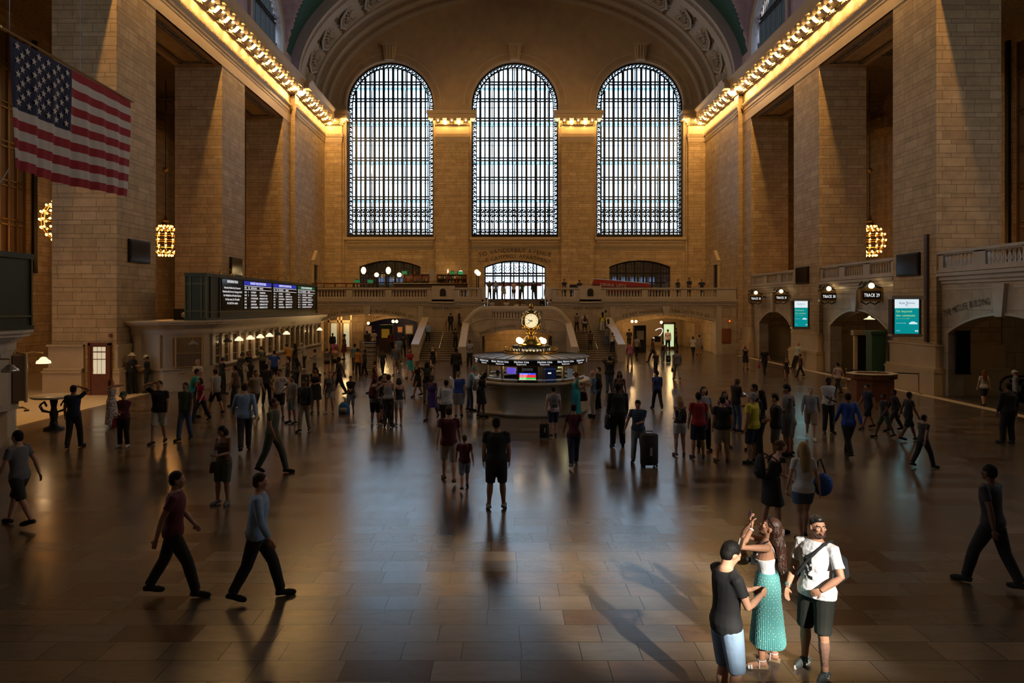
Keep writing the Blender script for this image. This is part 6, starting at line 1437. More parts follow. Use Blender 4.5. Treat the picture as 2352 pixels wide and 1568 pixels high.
PC = {'blk': (.010, .010, .011), 'dk': (.022, .020, .020), 'navy': (.012, .018, .045), 'blue': (.02, .06, .28), 'lblue': (.22, .32, .45), 'wht': (.55, .54, .52), 'cream': (.45, .40, .30), 'gry': (.12, .12, .12), 'lgry': (.28, .28, .28), 'red': (.33, .015, .02), 'mar': (.07, .008, .015), 'yel': (.55, .45, .02), 'org': (.42, .17, .02), 'grn': (.05, .08, .04), 'olive': (.06, .065, .04), 'teal': (.02, .30, .33), 'turq': (.03, .38, .42), 'pink': (.42, .12, .22), 'mag': (.30, .01, .10), 'pur': (.05, .03, .16), 'tan': (.25, .19, .12), 'brn': (.09, .05, .03), 'jean': (.06, .09, .16), 'pjean': (.20, .25, .30), 'beige': (.38, .33, .25), 'sand': (.5, .42, .3), 'pgrn': (.42, .5, .42), 'palepink': (.55, .42, .42), 'maroon': (.09, .01, .02), 'denim': (.12, .2, .3)}
SK = {'a': (.50, .27, .17), 'b': (.34, .17, .10), 'c': (.13, .06, .035), 'd': (.05, .025, .015)}
HR_ = {'k': (.008, .006, .005), 'd': (.03, .015, .008), 'n': (.10, .045, .02), 'y': (.32, .2, .09), 'g': (.25, .24, .23), 'r': (.16, .05, .02), 'w': (.5, .48, .45)}
MC = {}
def pm(key, c, kind='cloth'):
    if (kind, key) not in MC:
        if kind == 'skin': MC[(kind, key)] = mat('skin', c, .62, spec=.3, noise=.06, nscale=20)
        elif kind == 'hair': MC[(kind, key)] = mat('hair', c, .65, spec=.2, noise=.3, nscale=40, bump=.006)
        else: MC[(kind, key)] = cloth(c)
    return MC[(kind, key)]
def pattern_mat(name, base, dots, scale=30, kind='v'):
    m, nt, b = new_mat(name); tc = N(nt, 'ShaderNodeTexCoord'); 
    if kind == 's':
        v = N(nt, 'ShaderNodeTexWave', wave_type='BANDS', bands_direction='Z'); v.inputs['Scale'].default_value = scale; src = v.outputs['Fac']
    elif kind == 'c': v = N(nt, 'ShaderNodeTexChecker'); v.inputs['Scale'].default_value = scale; src = v.outputs['Fac']
    else: v = N(nt, 'ShaderNodeTexVoronoi'); v.inputs['Scale'].default_value = scale; src = v.outputs['Distance']
    nt.links.new(tc.outputs['Object'], v.inputs['Vector']); r = ramp(nt, dots); r.color_ramp.interpolation = 'CONSTANT'; nt.links.new(src, r.inputs[0])
    nt.links.new(r.outputs[0], b.inputs['Base Color']); b.inputs['Roughness'].default_value = .85; return m
PAT = {'floral': pattern_mat('floral_cloth', None, [(0, (.25, .03, .03)), (.22, (.03, .03, .03)), (.4, (.5, .47, .42))], 22), 'leafy': pattern_mat('leaf_print_cloth', None, [(0, (.35, .35, .32)), (.3, (.012, .012, .014))], 26), 'plaid': pattern_mat('plaid_cloth', None, [(0, (.05, .04, .04)), (.5, (.2, .17, .13))], 22, 'c'), 'redplaid': pattern_mat('red_plaid_cloth', None, [(0, (.22, .02, .05)), (.45, (.05, .02, .04))], 24), 'stripe': pattern_mat('striped_navy_cloth', None, [(0, (.012, .02, .04)), (.5, (.05, .09, .14))], 5.5, 's'), 'bstripe': pattern_mat('black_white_striped_cloth', None, [(0, (.02, .02, .02)), (.5, (.5, .48, .45))], 6, 's'), 'orangeprint': pattern_mat('white_cloth_orange_print', None, [(0, (.5, .08, .02)), (.26, (.55, .52, .5))], 9), 'pinkprint': pattern_mat('pink_print_cloth', None, [(0, (.4, .12, .18)), (.35, (.12, .03, .06))], 24)}
def cm(k): return PAT[k] if k in PAT else pm(k, PC[k])
CACHE = {}
def get(kind, key, fn):
    if (kind,)+key not in CACHE: CACHE[(kind,)+key] = fn()
    return CACHE[(kind,)+key]
def addpart(root, name, me, m):
    if me is None: return None
    o = bpy.data.objects.new(name, me); COL.objects.link(o); o.parent = root
    if not me.materials: me.materials.append(None)
    o.material_slots[0].link = 'OBJECT'; o.material_slots[0].material = m; return o
def person(pos, h, rz, pose, top, bot, hair, skin, lab, group=None, wid=1., shoe='blk', extra=None):
    """top 'T:red', bot 'S:navy' (or ''), hair 'sk' (style + colour)"""
    fem = top[0] in 'KDM' or hair[0] in 'lmkp' ; fem = fem and not (extra and 'male' in extra)
    wid = 1. if wid <= 1.1 else (1.15 if wid < 1.2 else 1.25); key = (pose, fem, wid); S = get('sk', key, lambda: Skel(POSES[pose], fem, wid))
    lo = min(S.ank[0].z, S.ank[1].z)-.08
    t = empty('person', lab, 'person', pos, rad(rz), group, h/1.72); t.location.z -= lo*h/1.72
    addpart(t, 'body', get('body', key, lambda: body_mesh(S)), pm(skin, SK[skin], 'skin'))
    tk, tc = top.split(':'); addpart(t, 'dress' if tk in 'DM' else 'shirt', get('top', key+(tk,), lambda: top_mesh(S, tk)), cm(tc))
    if bot: bk, bc = bot.split(':'); addpart(t, {'P': 'trousers', 'C': 'trousers', 'S': 'shorts', 'X': 'shorts', 'R': 'skirt'}[bk], get('bot', key+(bk,), lambda: bottom_mesh(S, bk)), cm(bc))
    hk = {'h': 's', 'w': 's', 'c': 's'}.get(hair[0], hair[0])
    addpart(t, 'hair', get('hair', key+(hk,), lambda: hair_mesh(S, hk)), pm(hair[1], HR_[hair[1]], 'hair'))
    if hair[0] in 'hwc': addpart(t, 'hat', get('hat', key+(hair[0],), lambda: hat_mesh(S, hair[0])), {'h': pm('sand', PC['sand']), 'w': pm('hatw', (.62, .54, .4)), 'c': pm('capg', (.03, .09, .08))}[hair[0]])
    for i in (0, 1): addpart(t, 'shoe', get('shoe', key+(i,), lambda: shoe_mesh(S, i)), cm(shoe))
    t['_S'] = 0; del t['_S']; t_s[t.name] = (S, h/1.72); return t
t_s = {}
def onp(t, x, y, z):                            # a point of the person's own frame, in world space
    S, sc = t_s[t.name]; v = Matrix.Rotation(t.rotation_euler.z, 4, 'Z') @ Vector((x*sc, y*sc, z*sc)); return t.location+v
def bag(t, kind, lab, c='blk', side=1, dz=0., sz=1.):
    S, sc = t_s[t.name]; rz = t.rotation_euler.z
    if kind == 'pack':
        b = empty('backpack', lab, 'bag', onp(t, 0, -.19*S.wid-.02, 1.02), rz, None, sc*sz); MB().tube([(0, 0, 0), (0, 0, .08), (0, -.01, .24), (0, 0, .38), (0, .02, .44)], [(.12, .06), (.145, .085), (.14, .08), (.11, .06), (.05, .03)], 14).build('pack_body', cm(c), b, True)
        MB().tube([(0, -.07, .06), (0, -.08, .18)], [(.09, .03), (.09, .03)], 10).build('pocket', cm(c), b, True)
        mb = MB()
        for q in (-1, 1): mb.tube([(q*.08, .05, .38), (q*.10, .15, .43), (q*.11, .27, .34), (q*.12, .29, .18), (q*.13, .12, .06)], .014, 6)
        mb.build('straps', cm(c), b)
    elif kind in ('hand', 'tote'):
        w = S.wr[1 if side > 0 else 0]; low = kind == 'hand' and w.z > 1.0
        p = (w.x+side*.03, w.y, w.z-.1) if not low else (side*(.24 if not S.fem else .21), .04, .98)
        b = empty('handbag' if kind == 'hand' else 'tote_bag', lab, 'bag', onp(t, p[0], p[1], p[2]+dz), rz, None, sc*sz)
        q = 1. if kind == 'hand' else 1.25
        MB().tube([(0, 0, -.30*q), (0, 0, -.28*q), (0, 0, -.12*q), (0, 0, -.06*q)], [(.04, .12*q), (.06, .15*q), (.05, .13*q), (.02, .1*q)], 12).build('bag_body', cm(c), b, True)
        MB().tube([(0, -.09*q, -.08*q), (0, -.06*q, .02), (0, 0, .045), (0, .06*q, .02), (0, .09*q, -.08*q)], .01, 6).build('bag_handle', cm(c), b)
    elif kind == 'case':
        p = onp(t, side*.36, -.36 if S.p is not POSES['caseright'] else .16, 0); b = empty('suitcase', lab, 'suitcase', (p.x, p.y, 0 if t.location.z < .3 else t.location.z), rz, None, sz)
        mb = MB(); mb.tube([(0, 0, .06), (0, 0, .09), (0, 0, .62), (0, 0, .66)], [(.19, .11), (.21, .13), (.21, .13), (.18, .1)], 12); mb.build('case_body', cm(c), b, True)
        MB().tube([(-.08, .1, .6), (-.08, .1, .88), (.08, .1, .88), (.08, .1, .6)], .012, 6).build('pull_handle', M['iron'], b)
        for q in (-1, 1):
            for r in (-1, 1): MB().tube([(q*.15-.015, r*.08, .03), (q*.15+.015, r*.08, .03)], .03, 10).build('wheel', M['black'], b)
        MB().box(-.03, -.135, .3, .03, -.125, .5).build('luggage_tag', M['pale'], b)
    return b
def floorp(px, fy): d = gdist(fy); return Vector((P(px, 0, d).x, d, .004))
def who(px, hy, fy, rz, pose, top, bot, hair, skin, lab, **k):
    h = (fy-hy)/(fy-VY)*EYE; return person(floorp(px, fy), max(1.0, min(1.9, h)), rz, pose, top, bot, hair, skin, lab, **k)
# px, head y, foot y, heading (0 away, 180 towards the camera, 90 facing left, -90 facing right), pose, top, bottom, hair, skin, label
W = who
a = W(169, 884, 1029, 5, 'onhead', 'T:navy', 'P:dk', 'sk', 'b', 'person in navy T-shirt, back turned, arm raised, at the left by the pale floor')
a = W(256, 870, 981, -90, 'photo', 'M:floral', '', 'mr', 'a', 'woman in a long floral dress holding up a phone at the left', shoe='wht')
a = W(285, 899, 1026, 175, 'folded', 'L:redplaid', 'P:blk', 'cn', 'a', 'person in red plaid jacket, cap and black trousers, standing beside the floral dress', shoe='wht'); bag(a, 'hand', 'red handbag hanging from the arm of the person in plaid jacket', 'red', 1, 0, 1.2)
W(303, 812, 904, -120, 'arms', 'T:blk', 'P:blk', 'hk', 'b', 'officer in wide brimmed hat, the one closer to the pier, by the ticket office', wid=1.15)
W(338, 816, 902, 110, 'folded', 'T:blk', 'P:blk', 'hk', 'b', 'officer in wide brimmed hat leaning between the pilasters of the ticket office')
W(366, 874, 1018, 180, 'onhead', 'T:blk', 'S:cream', 'sd', 'a', 'man in black T-shirt and pale shorts walking with a hand on his head', wid=1.15)
a = W(426, 878, 1011, 170, 'stroll', 'T:grn', 'P:jean', 'sd', 'b', 'man in dark green shirt and jeans walking towards the camera')
W(462, 866, 969, 150, 'walk', 'T:mag', 'P:blk', 'md', 'a', 'person in magenta top and black trousers walking')
W(454, 826, 925, 160, 'stand', 'T:wht', 'P:blk', 'sg', 'a', 'grey haired person in white top in front of the latticed ticket window')
W(438, 846, 958, -60, 'bend', 'T:teal', 'P:dk', 'sd', 'b', 'bending person in teal top left of the magenta top')
W(510, 820, 905, -40, 'phone', 'T:blk', 'P:blk', 'cd', 'b', 'man in black top and cap looking at a phone by the first ticket window')
W(549, 809, 890, -30, 'counter', 'T:leafy', 'P:dk', 'cd', 'b', 'person in patterned shirt under the nearest lit ticket lamp')
a = W(575, 806, 884, 60, 'counter', 'T:blk', 'P:dk', 'mr', 'b', 'curly haired person in black with a cream bag at the ticket windows'); bag(a, 'hand', 'cream bag of the curly haired person at the ticket windows', 'cream', -1)
W(603, 795, 864, 40, 'counter', 'L:olive', 'P:blk', 'kk', 'b', 'woman in olive blouse, back turned, at the ticket windows')
W(630, 805, 882, 20, 'onhips', 'T:blue', 'S:dk', 'sd', 'a', 'man in blue T-shirt with hands on hips facing the ticket windows', wid=1.1)
W(664, 789, 852, 70, 'counter', 'T:org', 'P:blk', 'sk', 'b', 'man in mustard shirt at the ticket counter'); W(677, 789, 855, 60, 'stand', 'K:blk', 'P:dk', 'lk', 'b', 'long haired woman in black right of the mustard shirt')
W(700, 788, 849, 80, 'counter', 'L:lgry', 'P:navy', 'hg', 'a', 'elderly man in sun hat and grey shirt standing by the far ticket windows', shoe='wht')
W(661, 818, 884, 120, 'arms', 'K:brn', 'S:dk', 'sk', 'b', 'bare shouldered child with folded arms near the blue T-shirt'); a = W(681, 820, 890, 40, 'stroll', 'T:leafy', 'P:blk', 'lk', 'c', 'person in black and white patterned shirt pulling a black case'); bag(a, 'case', 'black case behind the black and white patterned shirt', 'blk', 1)
W(496, 846, 951, 60, 'walk2', 'T:lgry', 'S:blk', 'sd', 'a', 'person in pale grey top and black shorts striding left of centre-left crowd'); W(642, 848, 962, 175, 'onhips', 'T:orangeprint', 'S:blk', 'sk', 'b', 'person in white T-shirt with orange print and black shorts')
W(672, 863, 972, 140, 'stand', 'T:lgry', 'S:pjean', 'sk', 'b', 'boy in pale T-shirt and blue shorts beside the orange print T-shirt'); W(586, 848, 957, -130, 'walk', 'T:tan', 'S:blk', 'sd', 'b', 'walking person in tan top and black shorts near the ticket queue', shoe='wht')
W(562, 872, 1037, 20, 'walk', 'L:lblue', 'P:dk', 'sd', 'a', 'striding person in light blue shirt and dark trousers, front of the left crowd'); W(625, 912, 1086, -100, 'walk2', 'T:olive', 'P:olive', 'sd', 'b', 'walking person in olive clothes below the orange print T-shirt')
W(540, 838, 935, 90, 'stroll', 'T:brn', 'P:dk', 'sk', 'b', 'person in brown top in the middle of the left crowd'); W(612, 836, 930, 0, 'stand', 'T:dk', 'P:blk', 'sk', 'c', 'dark clothed person behind the tan top'); W(700, 870, 990, 170, 'stroll', 'L:dk', 'P:tan', 'sk', 'c', 'person in dark jacket and tan trousers right of the blue shorts')
a = W(725, 841, 950, 180, 'phone', 'D:blk', '', 'lk', 'b', 'curly long haired woman in black dress holding a phone'); a = W(757, 853, 949, 175, 'stand', 'T:gry', 'X:wht', 'kr', 'a', 'woman in grey T-shirt and white shorts next to the black dress', shoe='wht')
a = W(806, 863, 947, 180, 'folded', 'T:blk', 'C:pjean', 'sk', 'b', 'boy in black T-shirt and cropped jeans behind the blue backpack on the floor'); bag(a, 'hand', 'grey bag carried by the boy in black T-shirt', 'lgry', -1)
p = floorp(791, 950); b = empty('backpack', 'blue backpack standing on the floor by the boy in black T-shirt', 'bag', p); MB().tube([(0, 0, 0), (0, 0, .05), (0, 0, .3), (.02, 0, .42)], [(.2, .13), (.22, .15), (.2, .13), (.1, .06)], 14).build('pack_body', cloth((.02, .12, .35)), b, True); MB().tube([(-.05, 0, .4), (0, 0, .5), (.08, 0, .4)], .015, 6).build('bag_handle', cm('blk'), b); MB().tube([(0, -.14, .06), (0, -.15, .24)], [(.13, .04), (.12, .03)], 12).build('pocket', cm('lgry'), b, True)
a = W(861, 869, 978, -15, 'folded', 'T:gry', 'S:blk', 'kd', 'a', 'woman with a red backpack and black shorts at the left of the huddled group', shoe='wht'); bag(a, 'pack', 'dark red backpack worn at the left of the huddled group', 'mar')
W(873, 863, 968, -60, 'folded', 'T:blk', 'S:dk', 'sk', 'b', 'dark clothed person half hidden inside the huddled group'); a = W(892, 860, 981, 0, 'around', 'K:lgry', 'P:leafy', 'kd', 'a', 'woman in pale sleeveless top and leaf print trousers in the huddled group', shoe='dk'); bag(a, 'hand', 'small grey bag hanging at the leaf print trousers', 'lgry', -1, 0, .8)
W(917, 868, 977, 35, 'around', 'K:navy', 'X:wht', 'md', 'a', 'woman in navy tank top and white shorts at the right of the huddled group', shoe='wht'); W(884, 858, 964, 180, 'stand', 'T:dk', 'P:dk', 'sd', 'a', 'person facing the camera in the middle of the huddled group')
W(791, 767, 826, 100, 'stand', 'D:maroon', '', 'sk', 'c', 'person in long dark red coat before the passage wall'); W(815, 789, 853, 10, 'stroll', 'T:denim', 'P:dk', 'sk', 'b', 'person in blue shirt walking to the subway passage'); W(822, 800, 864, 5, 'stroll', 'T:org', 'P:dk', 'sk', 'b', 'person in orange shirt walking to the subway passage')
W(910, 789, 861, 180, 'walk', 'L:gry', 'S:tan', 'sg', 'a', 'person in grey shirt walking out of the subway passage'); W(879, 804, 860, 175, 'walk2', 'T:dk', 'P:blk', 'sk', 'c', 'dark walking person left of the grey shirt near the subway passage'); W(942, 800, 868, 170, 'walk', 'T:red', 'R:teal', 'mr', 'a', 'woman in red top and teal skirt walking before the stairs'); 
W(764, 765, 813, 10, 'stand', 'L:blk', 'P:blk', 'sk', 'c', 'dark man at the lit glazed doors'); W(768, 781, 842, 0, 'stand', 'T:pink', 'P:dk', 'sk', 'c', 'person in pink top before the lit glazed doors'); a = W(770, 797, 857, 10, 'phone', 'K:tan', 'X:blk', 'kr', 'a', 'woman in tan top and black shorts below the pink top'); bag(a, 'hand', 'black shoulder bag of the woman in tan top', 'blk', 1)
W(751, 800, 858, 20, 'stand', 'T:gry', 'X:dk', 'kd', 'a', 'woman in grey top and dark shorts left of the tan top'); W(723, 802, 866, 100, 'arms', 'L:lgry', 'P:dk', 'sk', 'b', 'person in patterned grey shirt near the far ticket windows'); W(780, 818, 908, 90, 'walk', 'T:dk', 'P:dk', 'sk', 'c', 'dark walking person behind the blue backpack'); W(862, 828, 903, 95, 'walk2', 'D:maroon', '', 'kk', 'b', 'person in dark red dress walking behind the huddled group'); W(838, 802, 862, 95, 'stroll', 'T:dk', 'P:blk', 'sk', 'c', 'dark person beside the newspaper rack')
p = floorp(846, 850); b = empty('newspaper_rack', 'rack stacked with papers before the subway passage', 'rack', p)
for i in range(6): MB().box(-.42, -.25, .1+i*.27, .42, .25, .26+i*.27).build('paper_stack', mat('stacked_paper', (.3, .26, .2), .8, noise=.4, nscale=20), b)
mb = MB()
for x in (-.45, .45):
    for y in (-.27, .27): mb.box(x-.02, y-.02, 0, x+.02, y+.02, 1.85)
for i in range(7): mb.box(-.45, -.27, .07+i*.27, .45, .27, .09+i*.27)
mb.build('rack_frame', M['dkwood'], b)
for px, hy, fy, rz, top, bot, lab in ((843, 754, 812, 10, 'T:dk', 'P:blk', 'dark person inside the subway passage under the fire notice'), (859, 756, 809, 5, 'T:wht', 'P:dk', 'person in white shirt inside the subway passage'), (944, 754, 800, 180, 'L:dk', 'P:blk', 'person in dark suit at the right edge of the subway passage'), (926, 766, 818, 0, 'T:dk', 'P:blk', 'dark person between the kiosk and the dark suit in the subway passage'), (915, 773, 836, 180, 'T:denim', 'P:dk', 'person in blue-grey shirt leaving the subway passage'), (898, 760, 812, 0, 'T:mar', 'P:blk', 'person in dark red top beside the map kiosk'),
    (1445, 755, 803, 0, 'L:dk', 'P:blk', 'dark person left of the kiosk in the waiting room passage'), (1462, 771, 820, 0, 'T:lgry', 'P:blk', 'person in grey shirt entering the waiting room passage'), (1447, 784, 842, 0, 'T:pink', 'P:tan', 'person in pink top before the waiting room passage'), (1534, 755, 806, 0, 'T:palepink', 'P:blk', 'person in salmon shirt by the lit doorway'), (1552, 753, 800, 90, 'T:blk', 'P:blk', 'dark man in front of the lit doorway'), (1500, 776, 832, 90, 'T:brn', 'P:dk', 'dark brown figure before the curved lamp'), (1506, 808, 858, 180, 'T:dk', 'P:blk', 'dark walking person before the waiting room passage')):
    W(px, hy, fy, rz, RND.choice(['walk', 'stroll', 'stand']), top, bot, 's'+RND.choice('kdd'), RND.choice('abc'), lab)
a = W(1523, 784, 832, 0, 'pull', 'K:blk', 'P:pjean', 'kk', 'b', 'woman in black tank top and grey jeans pulling a small case'); bag(a, 'case', 'small black case behind the black tank top', 'blk', 1, 0, .75)
a = W(1555, 802, 873, 0, 'walk2', 'T:gry', 'P:beige', 'sd', 'b', 'person in grey shirt and beige trousers carrying a black bag away', wid=1.15); bag(a, 'hand', 'black bag carried by the person in beige trousers', 'blk', -1)
W(1592, 772, 820, 0, 'walk', 'T:wht', 'P:blk', 'sk', 'b', 'person in white shirt and black trousers near the right arch'); a = W(1606, 769, 815, 0, 'stand', 'T:lgry', 'R:tan', 'kd', 'a', 'person in pale top and skirt beside the white shirt near the right arch'); bag(a, 'hand', 'dark bag of the person in pale top near the right arch', 'dk', 1)
# on the stairs
def st(px, hy, d, z, rz, pose, top, bot, hair, skin, lab, **k):
    x = P(px, 0, d).x; h = (EYE-(hy-VY)*d/F)-z; return person(Vector((x, d, z+.004)), max(1.45, min(1.85, h)), rz, pose, top, bot, hair, skin, lab, **k)
sz = lambda d: 1.9/14*(math.floor(max(0, d-50.7)/.45)+1) if d < 57 else 1.9
for px, hy, d, rz, pose, top, bot, hair, lab in ((983, 741, 54.52, 180, 'stand', 'L:lblue', 'P:dk', 'sd', 'man in light blue shirt coming down the left stairs by the outer parapet'), (1035, 719, 57.25, 0, 'stand', 'L:blk', 'P:blk', 'sk', 'dark figure at the top of the left stairs under the balcony inscription'), (1055, 720, 57.5, -60, 'stand', 'D:dk', '', 'lk', 'dark figure with long hair at the top of the left stairs by the inner parapet'), (1046, 770, 53.2, 0, 'stand', 'T:dk', 'P:blk', 'sk', 'dark person climbing the left stairs close to the inner parapet'),
    (1325, 719, 57.3, 0, 'stand', 'T:gry', 'P:dk', 'sk', 'grey figure at the top of the right stairs by the inner parapet'), (1343, 719, 56.3, 0, 'stand', 'T:wht', 'S:dk', 'sg', 'person in white shirt with a backpack climbing the right stairs'), (1356, 759, 52.7, 0, 'stand', 'T:brn', 'P:dk', 'sk', 'dark person low on the right stairs beside the middle handrail'), (1384, 716, 56.8, 0, 'stand', 'T:yel', 'P:wht', 'lk', 'woman in yellow top and white trousers near the top of the right stairs'), (1391, 712, 57.5, 90, 'stand', 'T:lgry', 'P:dk', 'sk', 'man in pale shirt above the yellow top on the right stairs'), (1397, 733, 55.4, 0, 'stand', 'T:wht', 'P:dk', 'lk', 'woman in white top on the right stairs by the outer parapet'), (1407, 766, 52.2, 0, 'stand', 'K:wht', 'P:blk', 'kd', 'woman in white top and black trousers low on the right stairs'), (1394, 752, 53.6, 0, 'stand', 'T:gry', 'P:jean', 'sk', 'person in grey top in the middle of the right stairs')):
    a = st(px, hy, d, sz(d), rz, pose, top, bot, hair, RND.choice('abc'), lab)
    if 'backpack' in lab: bag(a, 'pack', 'dark backpack worn on the right stairs', 'mar')
# balcony and upper steps
for px, hy, d, rz, pose, lab in ((1296, 641, 59.3, 170, 'folded', 'police officer leaning on the balcony nearest the stair gap'), (1331, 643, 59.6, 170, 'phone', 'police officer behind the dark control desk on the balcony'), (1557, 641, 59.3, 180, 'arms', 'police officer nearest the white rack on the balcony'), (1583, 638, 59.3, 180, 'folded', 'police officer in the middle of the trio at the right end of the balcony'), (1612, 641, 59.3, 180, 'onhips', 'police officer nearest the side wall at the right end of the balcony')):
    st(px, hy, d, FZ, rz, pose, 'T:navy', 'P:blk', 'sk', 'b', lab, group='police officers on the west balcony')
for px, d, rz, pose, top, bot, hair, lab in ((1139, 62.2, 180, 'stand', 'T:lblue', 'P:jean', 'sd', 'person in light blue T-shirt before the balcony doors'), (1157, 62, 0, 'stroll', 'D:lgry', '', 'ld', 'woman in grey dress before the balcony doors'), (1180, 62.3, 180, 'phone', 'T:palepink', 'X:blk', 'lk', 'woman in pink top standing in the middle of the balcony doors'), (1199, 62.1, 180, 'stand', 'T:grn', 'P:dk', 'sd', 'person in green shirt before the balcony doors', ), (1226, 62, 0, 'stand', 'L:blk', 'P:blk', 'sk', 'dark standing figure right of the green shirt at the balcony doors'), (1124, 61.8, 180, 'folded', 'T:grn', 'P:dk', 'sk', 'small figure in bright green at the left end of the balcony doors')):
    st(px, 645, d, FZ, rz, pose, top, bot, hair, RND.choice('ab'), lab)
for px, k, top, hair, lab in ((1130, 5, 'T:wht', 'lk', 'woman in white T-shirt sitting on the upper steps'), (1118, 6, 'L:lgry', 'sk', 'person in grey sitting at the left end of the upper steps'), (1163, 5, 'T:palepink', 'sk', 'person in mauve shirt sitting on the upper steps'), (1186, 4, 'T:wht', 'kd', 'person in white sitting near the middle of the upper steps'), (1195, 6, 'T:brn', 'sk', 'dark haired person sitting behind the white top on the upper steps'), (1203, 4, 'T:lgry', 'cd', 'person in cap and grey T-shirt sitting just left of the clock finial'), (1245, 6, 'L:blk', 'sk', 'black clothed person sitting by the right handrail of the upper steps')):
    d = YW+k*.28+.2; z = 2.8+.1545*(k+1)-.46+.02; person(Vector((P(px, 0, d).x, d, z-.0)), 1.68, 180, 'sit', top, 'P:dk', hair, RND.choice('abc'), lab)
# in front of the stairs and round the booth
W(994, 792, 852, 180, 'walk', 'D:blk', '', 'kd', 'a', 'woman in short black dress walking away from the left stairs'); W(1079, 780, 841, 170, 'phone', 'T:lgry', 'P:blk', 'sk', 'c', 'man in pale shirt and black trousers standing beside the central arch'); W(1048, 798, 880, 0, 'stroll', 'L:dk', 'P:blk', 'sk', 'c', 'tall dark figure walking to the left stairs')
a = W(960, 828, 911, 130, 'walk2', 'D:blk', '', 'kr', 'b', 'woman in black romper stepping left with a white bag'); bag(a, 'hand', 'white plastic bag of the woman in black romper', 'wht', -1); a = W(981, 831, 925, 10, 'photo', 'T:blk', 'P:plaid', 'lk', 'b', 'woman with long black hair and plaid trousers taking a photo'); bag(a, 'pack', 'dark backpack over the plaid trousers', 'dk')
W(993, 860, 964, 160, 'walk', 'D:pur', '', 'kk', 'c', 'woman in purple dress walking left of the raised arm photographer'); a = W(1025, 871, 985, 5, 'photohi', 'L:wht', 'P:dk', 'sk', 'b', 'man in white shirt raising an arm to take a photo, back turned', wid=1.2, extra='male'); bag(a, 'hand', 'brown bag at the side of the man in white shirt', 'brn', -1, .1, 1.3)
W(1053, 853, 958, 0, 'stroll', 'T:blue', 'R:lgry', 'cy', 'a', 'person in royal blue T-shirt left of the booth', wid=1.15); W(1077, 841, 943, -85, 'counter', 'L:lblue', 'P:jean', 'cg', 'a', 'elderly man in green cap and light blue shirt at the left of the booth', extra='male')
a = W(1103, 854, 958, -70, 'counter', 'D:blk', '', 'lk', 'c', 'dark haired woman in black dress leaning at the booth counter'); bag(a, 'pack', 'grey backpack of the woman in black dress at the booth', 'gry')
for px, d, hz, rz, pose, lab in ((1144, 26.45, 1.56, 175, 'phone', 'clerk in white shirt behind the booth glass beside the violet monitor'), (1121, 26.9, 1.55, 150, 'folded', 'clerk in white shirt at the left side inside the booth')):
    person(Vector((P(px, 0, d).x, d, .004)), 1.62, rz, pose, 'L:wht', 'P:dk', 'sk', 'd', lab)
a = W(1271, 886, 1003, 5, 'pull', 'T:palepink', 'S:navy', 'sd', 'a', 'man in pale pink shirt and navy shorts with a backpack pulling a case'); bag(a, 'pack', 'grey backpack on the pale pink shirt', 'gry'); bag(a, 'case', 'black cabin case pulled by the man in pale pink shirt', 'blk', -1, 0, .7)
a = W(1322, 855, 957, -75, 'read', 'M:turq', '', 'kr', 'a', 'woman in turquoise dress reading at the right of the booth', wid=1.15); bag(a, 'tote', 'red and blue patterned tote bag hanging from the turquoise dress', 'redplaid', -1, -.05, 1.2)
W(1318, 925, 1072, 0, 'walk', 'T:maroon', 'P:navy', 'kk', 'b', 'woman in maroon top and navy jeans walking away from the camera', shoe='gry'); a = W(1364, 850, 957, 80, 'read', 'T:denim', 'P:beige', 'bg', 'a', 'bald elderly man in blue shirt and beige trousers reading right of the booth', extra='male'); bag(a, 'pack', 'black backpack on the blue shirt of the elderly man', 'blk')
W(1375, 843, 938, 100, 'stand', 'T:dk', 'P:dk', 'sd', 'a', 'person half hidden behind the elderly man with black backpack'); W(1400, 818, 902, 0, 'photo', 'L:blk', 'P:jean', 'sk', 'b', 'person in black quilted jacket and jeans taking a photo', wid=1.2, extra='male'); W(1423, 853, 956, 180, 'stand', 'T:brn', 'P:dk', 'lk', 'c', 'dark long haired person behind the large black clothed figure')
a = W(1419, 880, 1027, 0, 'stand', 'L:blk', 'P:blk', 'sk', 'd', 'large black clothed figure with a shoulder bag right of the booth', wid=1.25); bag(a, 'tote', 'black shoulder bag of the large black clothed figure', 'blk', -1, .2, 1.3)
a = W(1466, 918, 1062, 168, 'caseright', 'T:stripe', 'P:pjean', 'sk', 'b', 'man in striped navy polo and pale jeans with a tall suitcase', wid=1.1); 
p = floorp(1491, 1072); b = empty('suitcase', 'tall black suitcase standing beside the striped polo', 'suitcase', p, rad(8)); MB().tube([(0, 0, .06), (0, 0, .1), (0, 0, .78), (0, 0, .82)], [(.21, .13), (.23, .15), (.23, .15), (.19, .11)], 16).build('case_body', cm('dk'), b, True); MB().tube([(-.09, .0, .8), (-.09, 0, .88), (.09, 0, .88), (.09, 0, .8)], .014, 6).build('top_handle', M['iron'], b); MB().box(-.03, -.16, .3, .03, -.15, .5).build('luggage_tag', M['pale'], b)
for q in (-1, 1):
    for r in (-1, 1): MB().tube([(q*.16-.02, r*.09, .035), (q*.16+.02, r*.09, .035)], .035, 10).build('wheel', M['black'], b)
W(1510, 850, 940, 10, 'walk2', 'T:blue', 'P:dk', 'sk', 'c', 'walking person in blue top between booth and right passage')
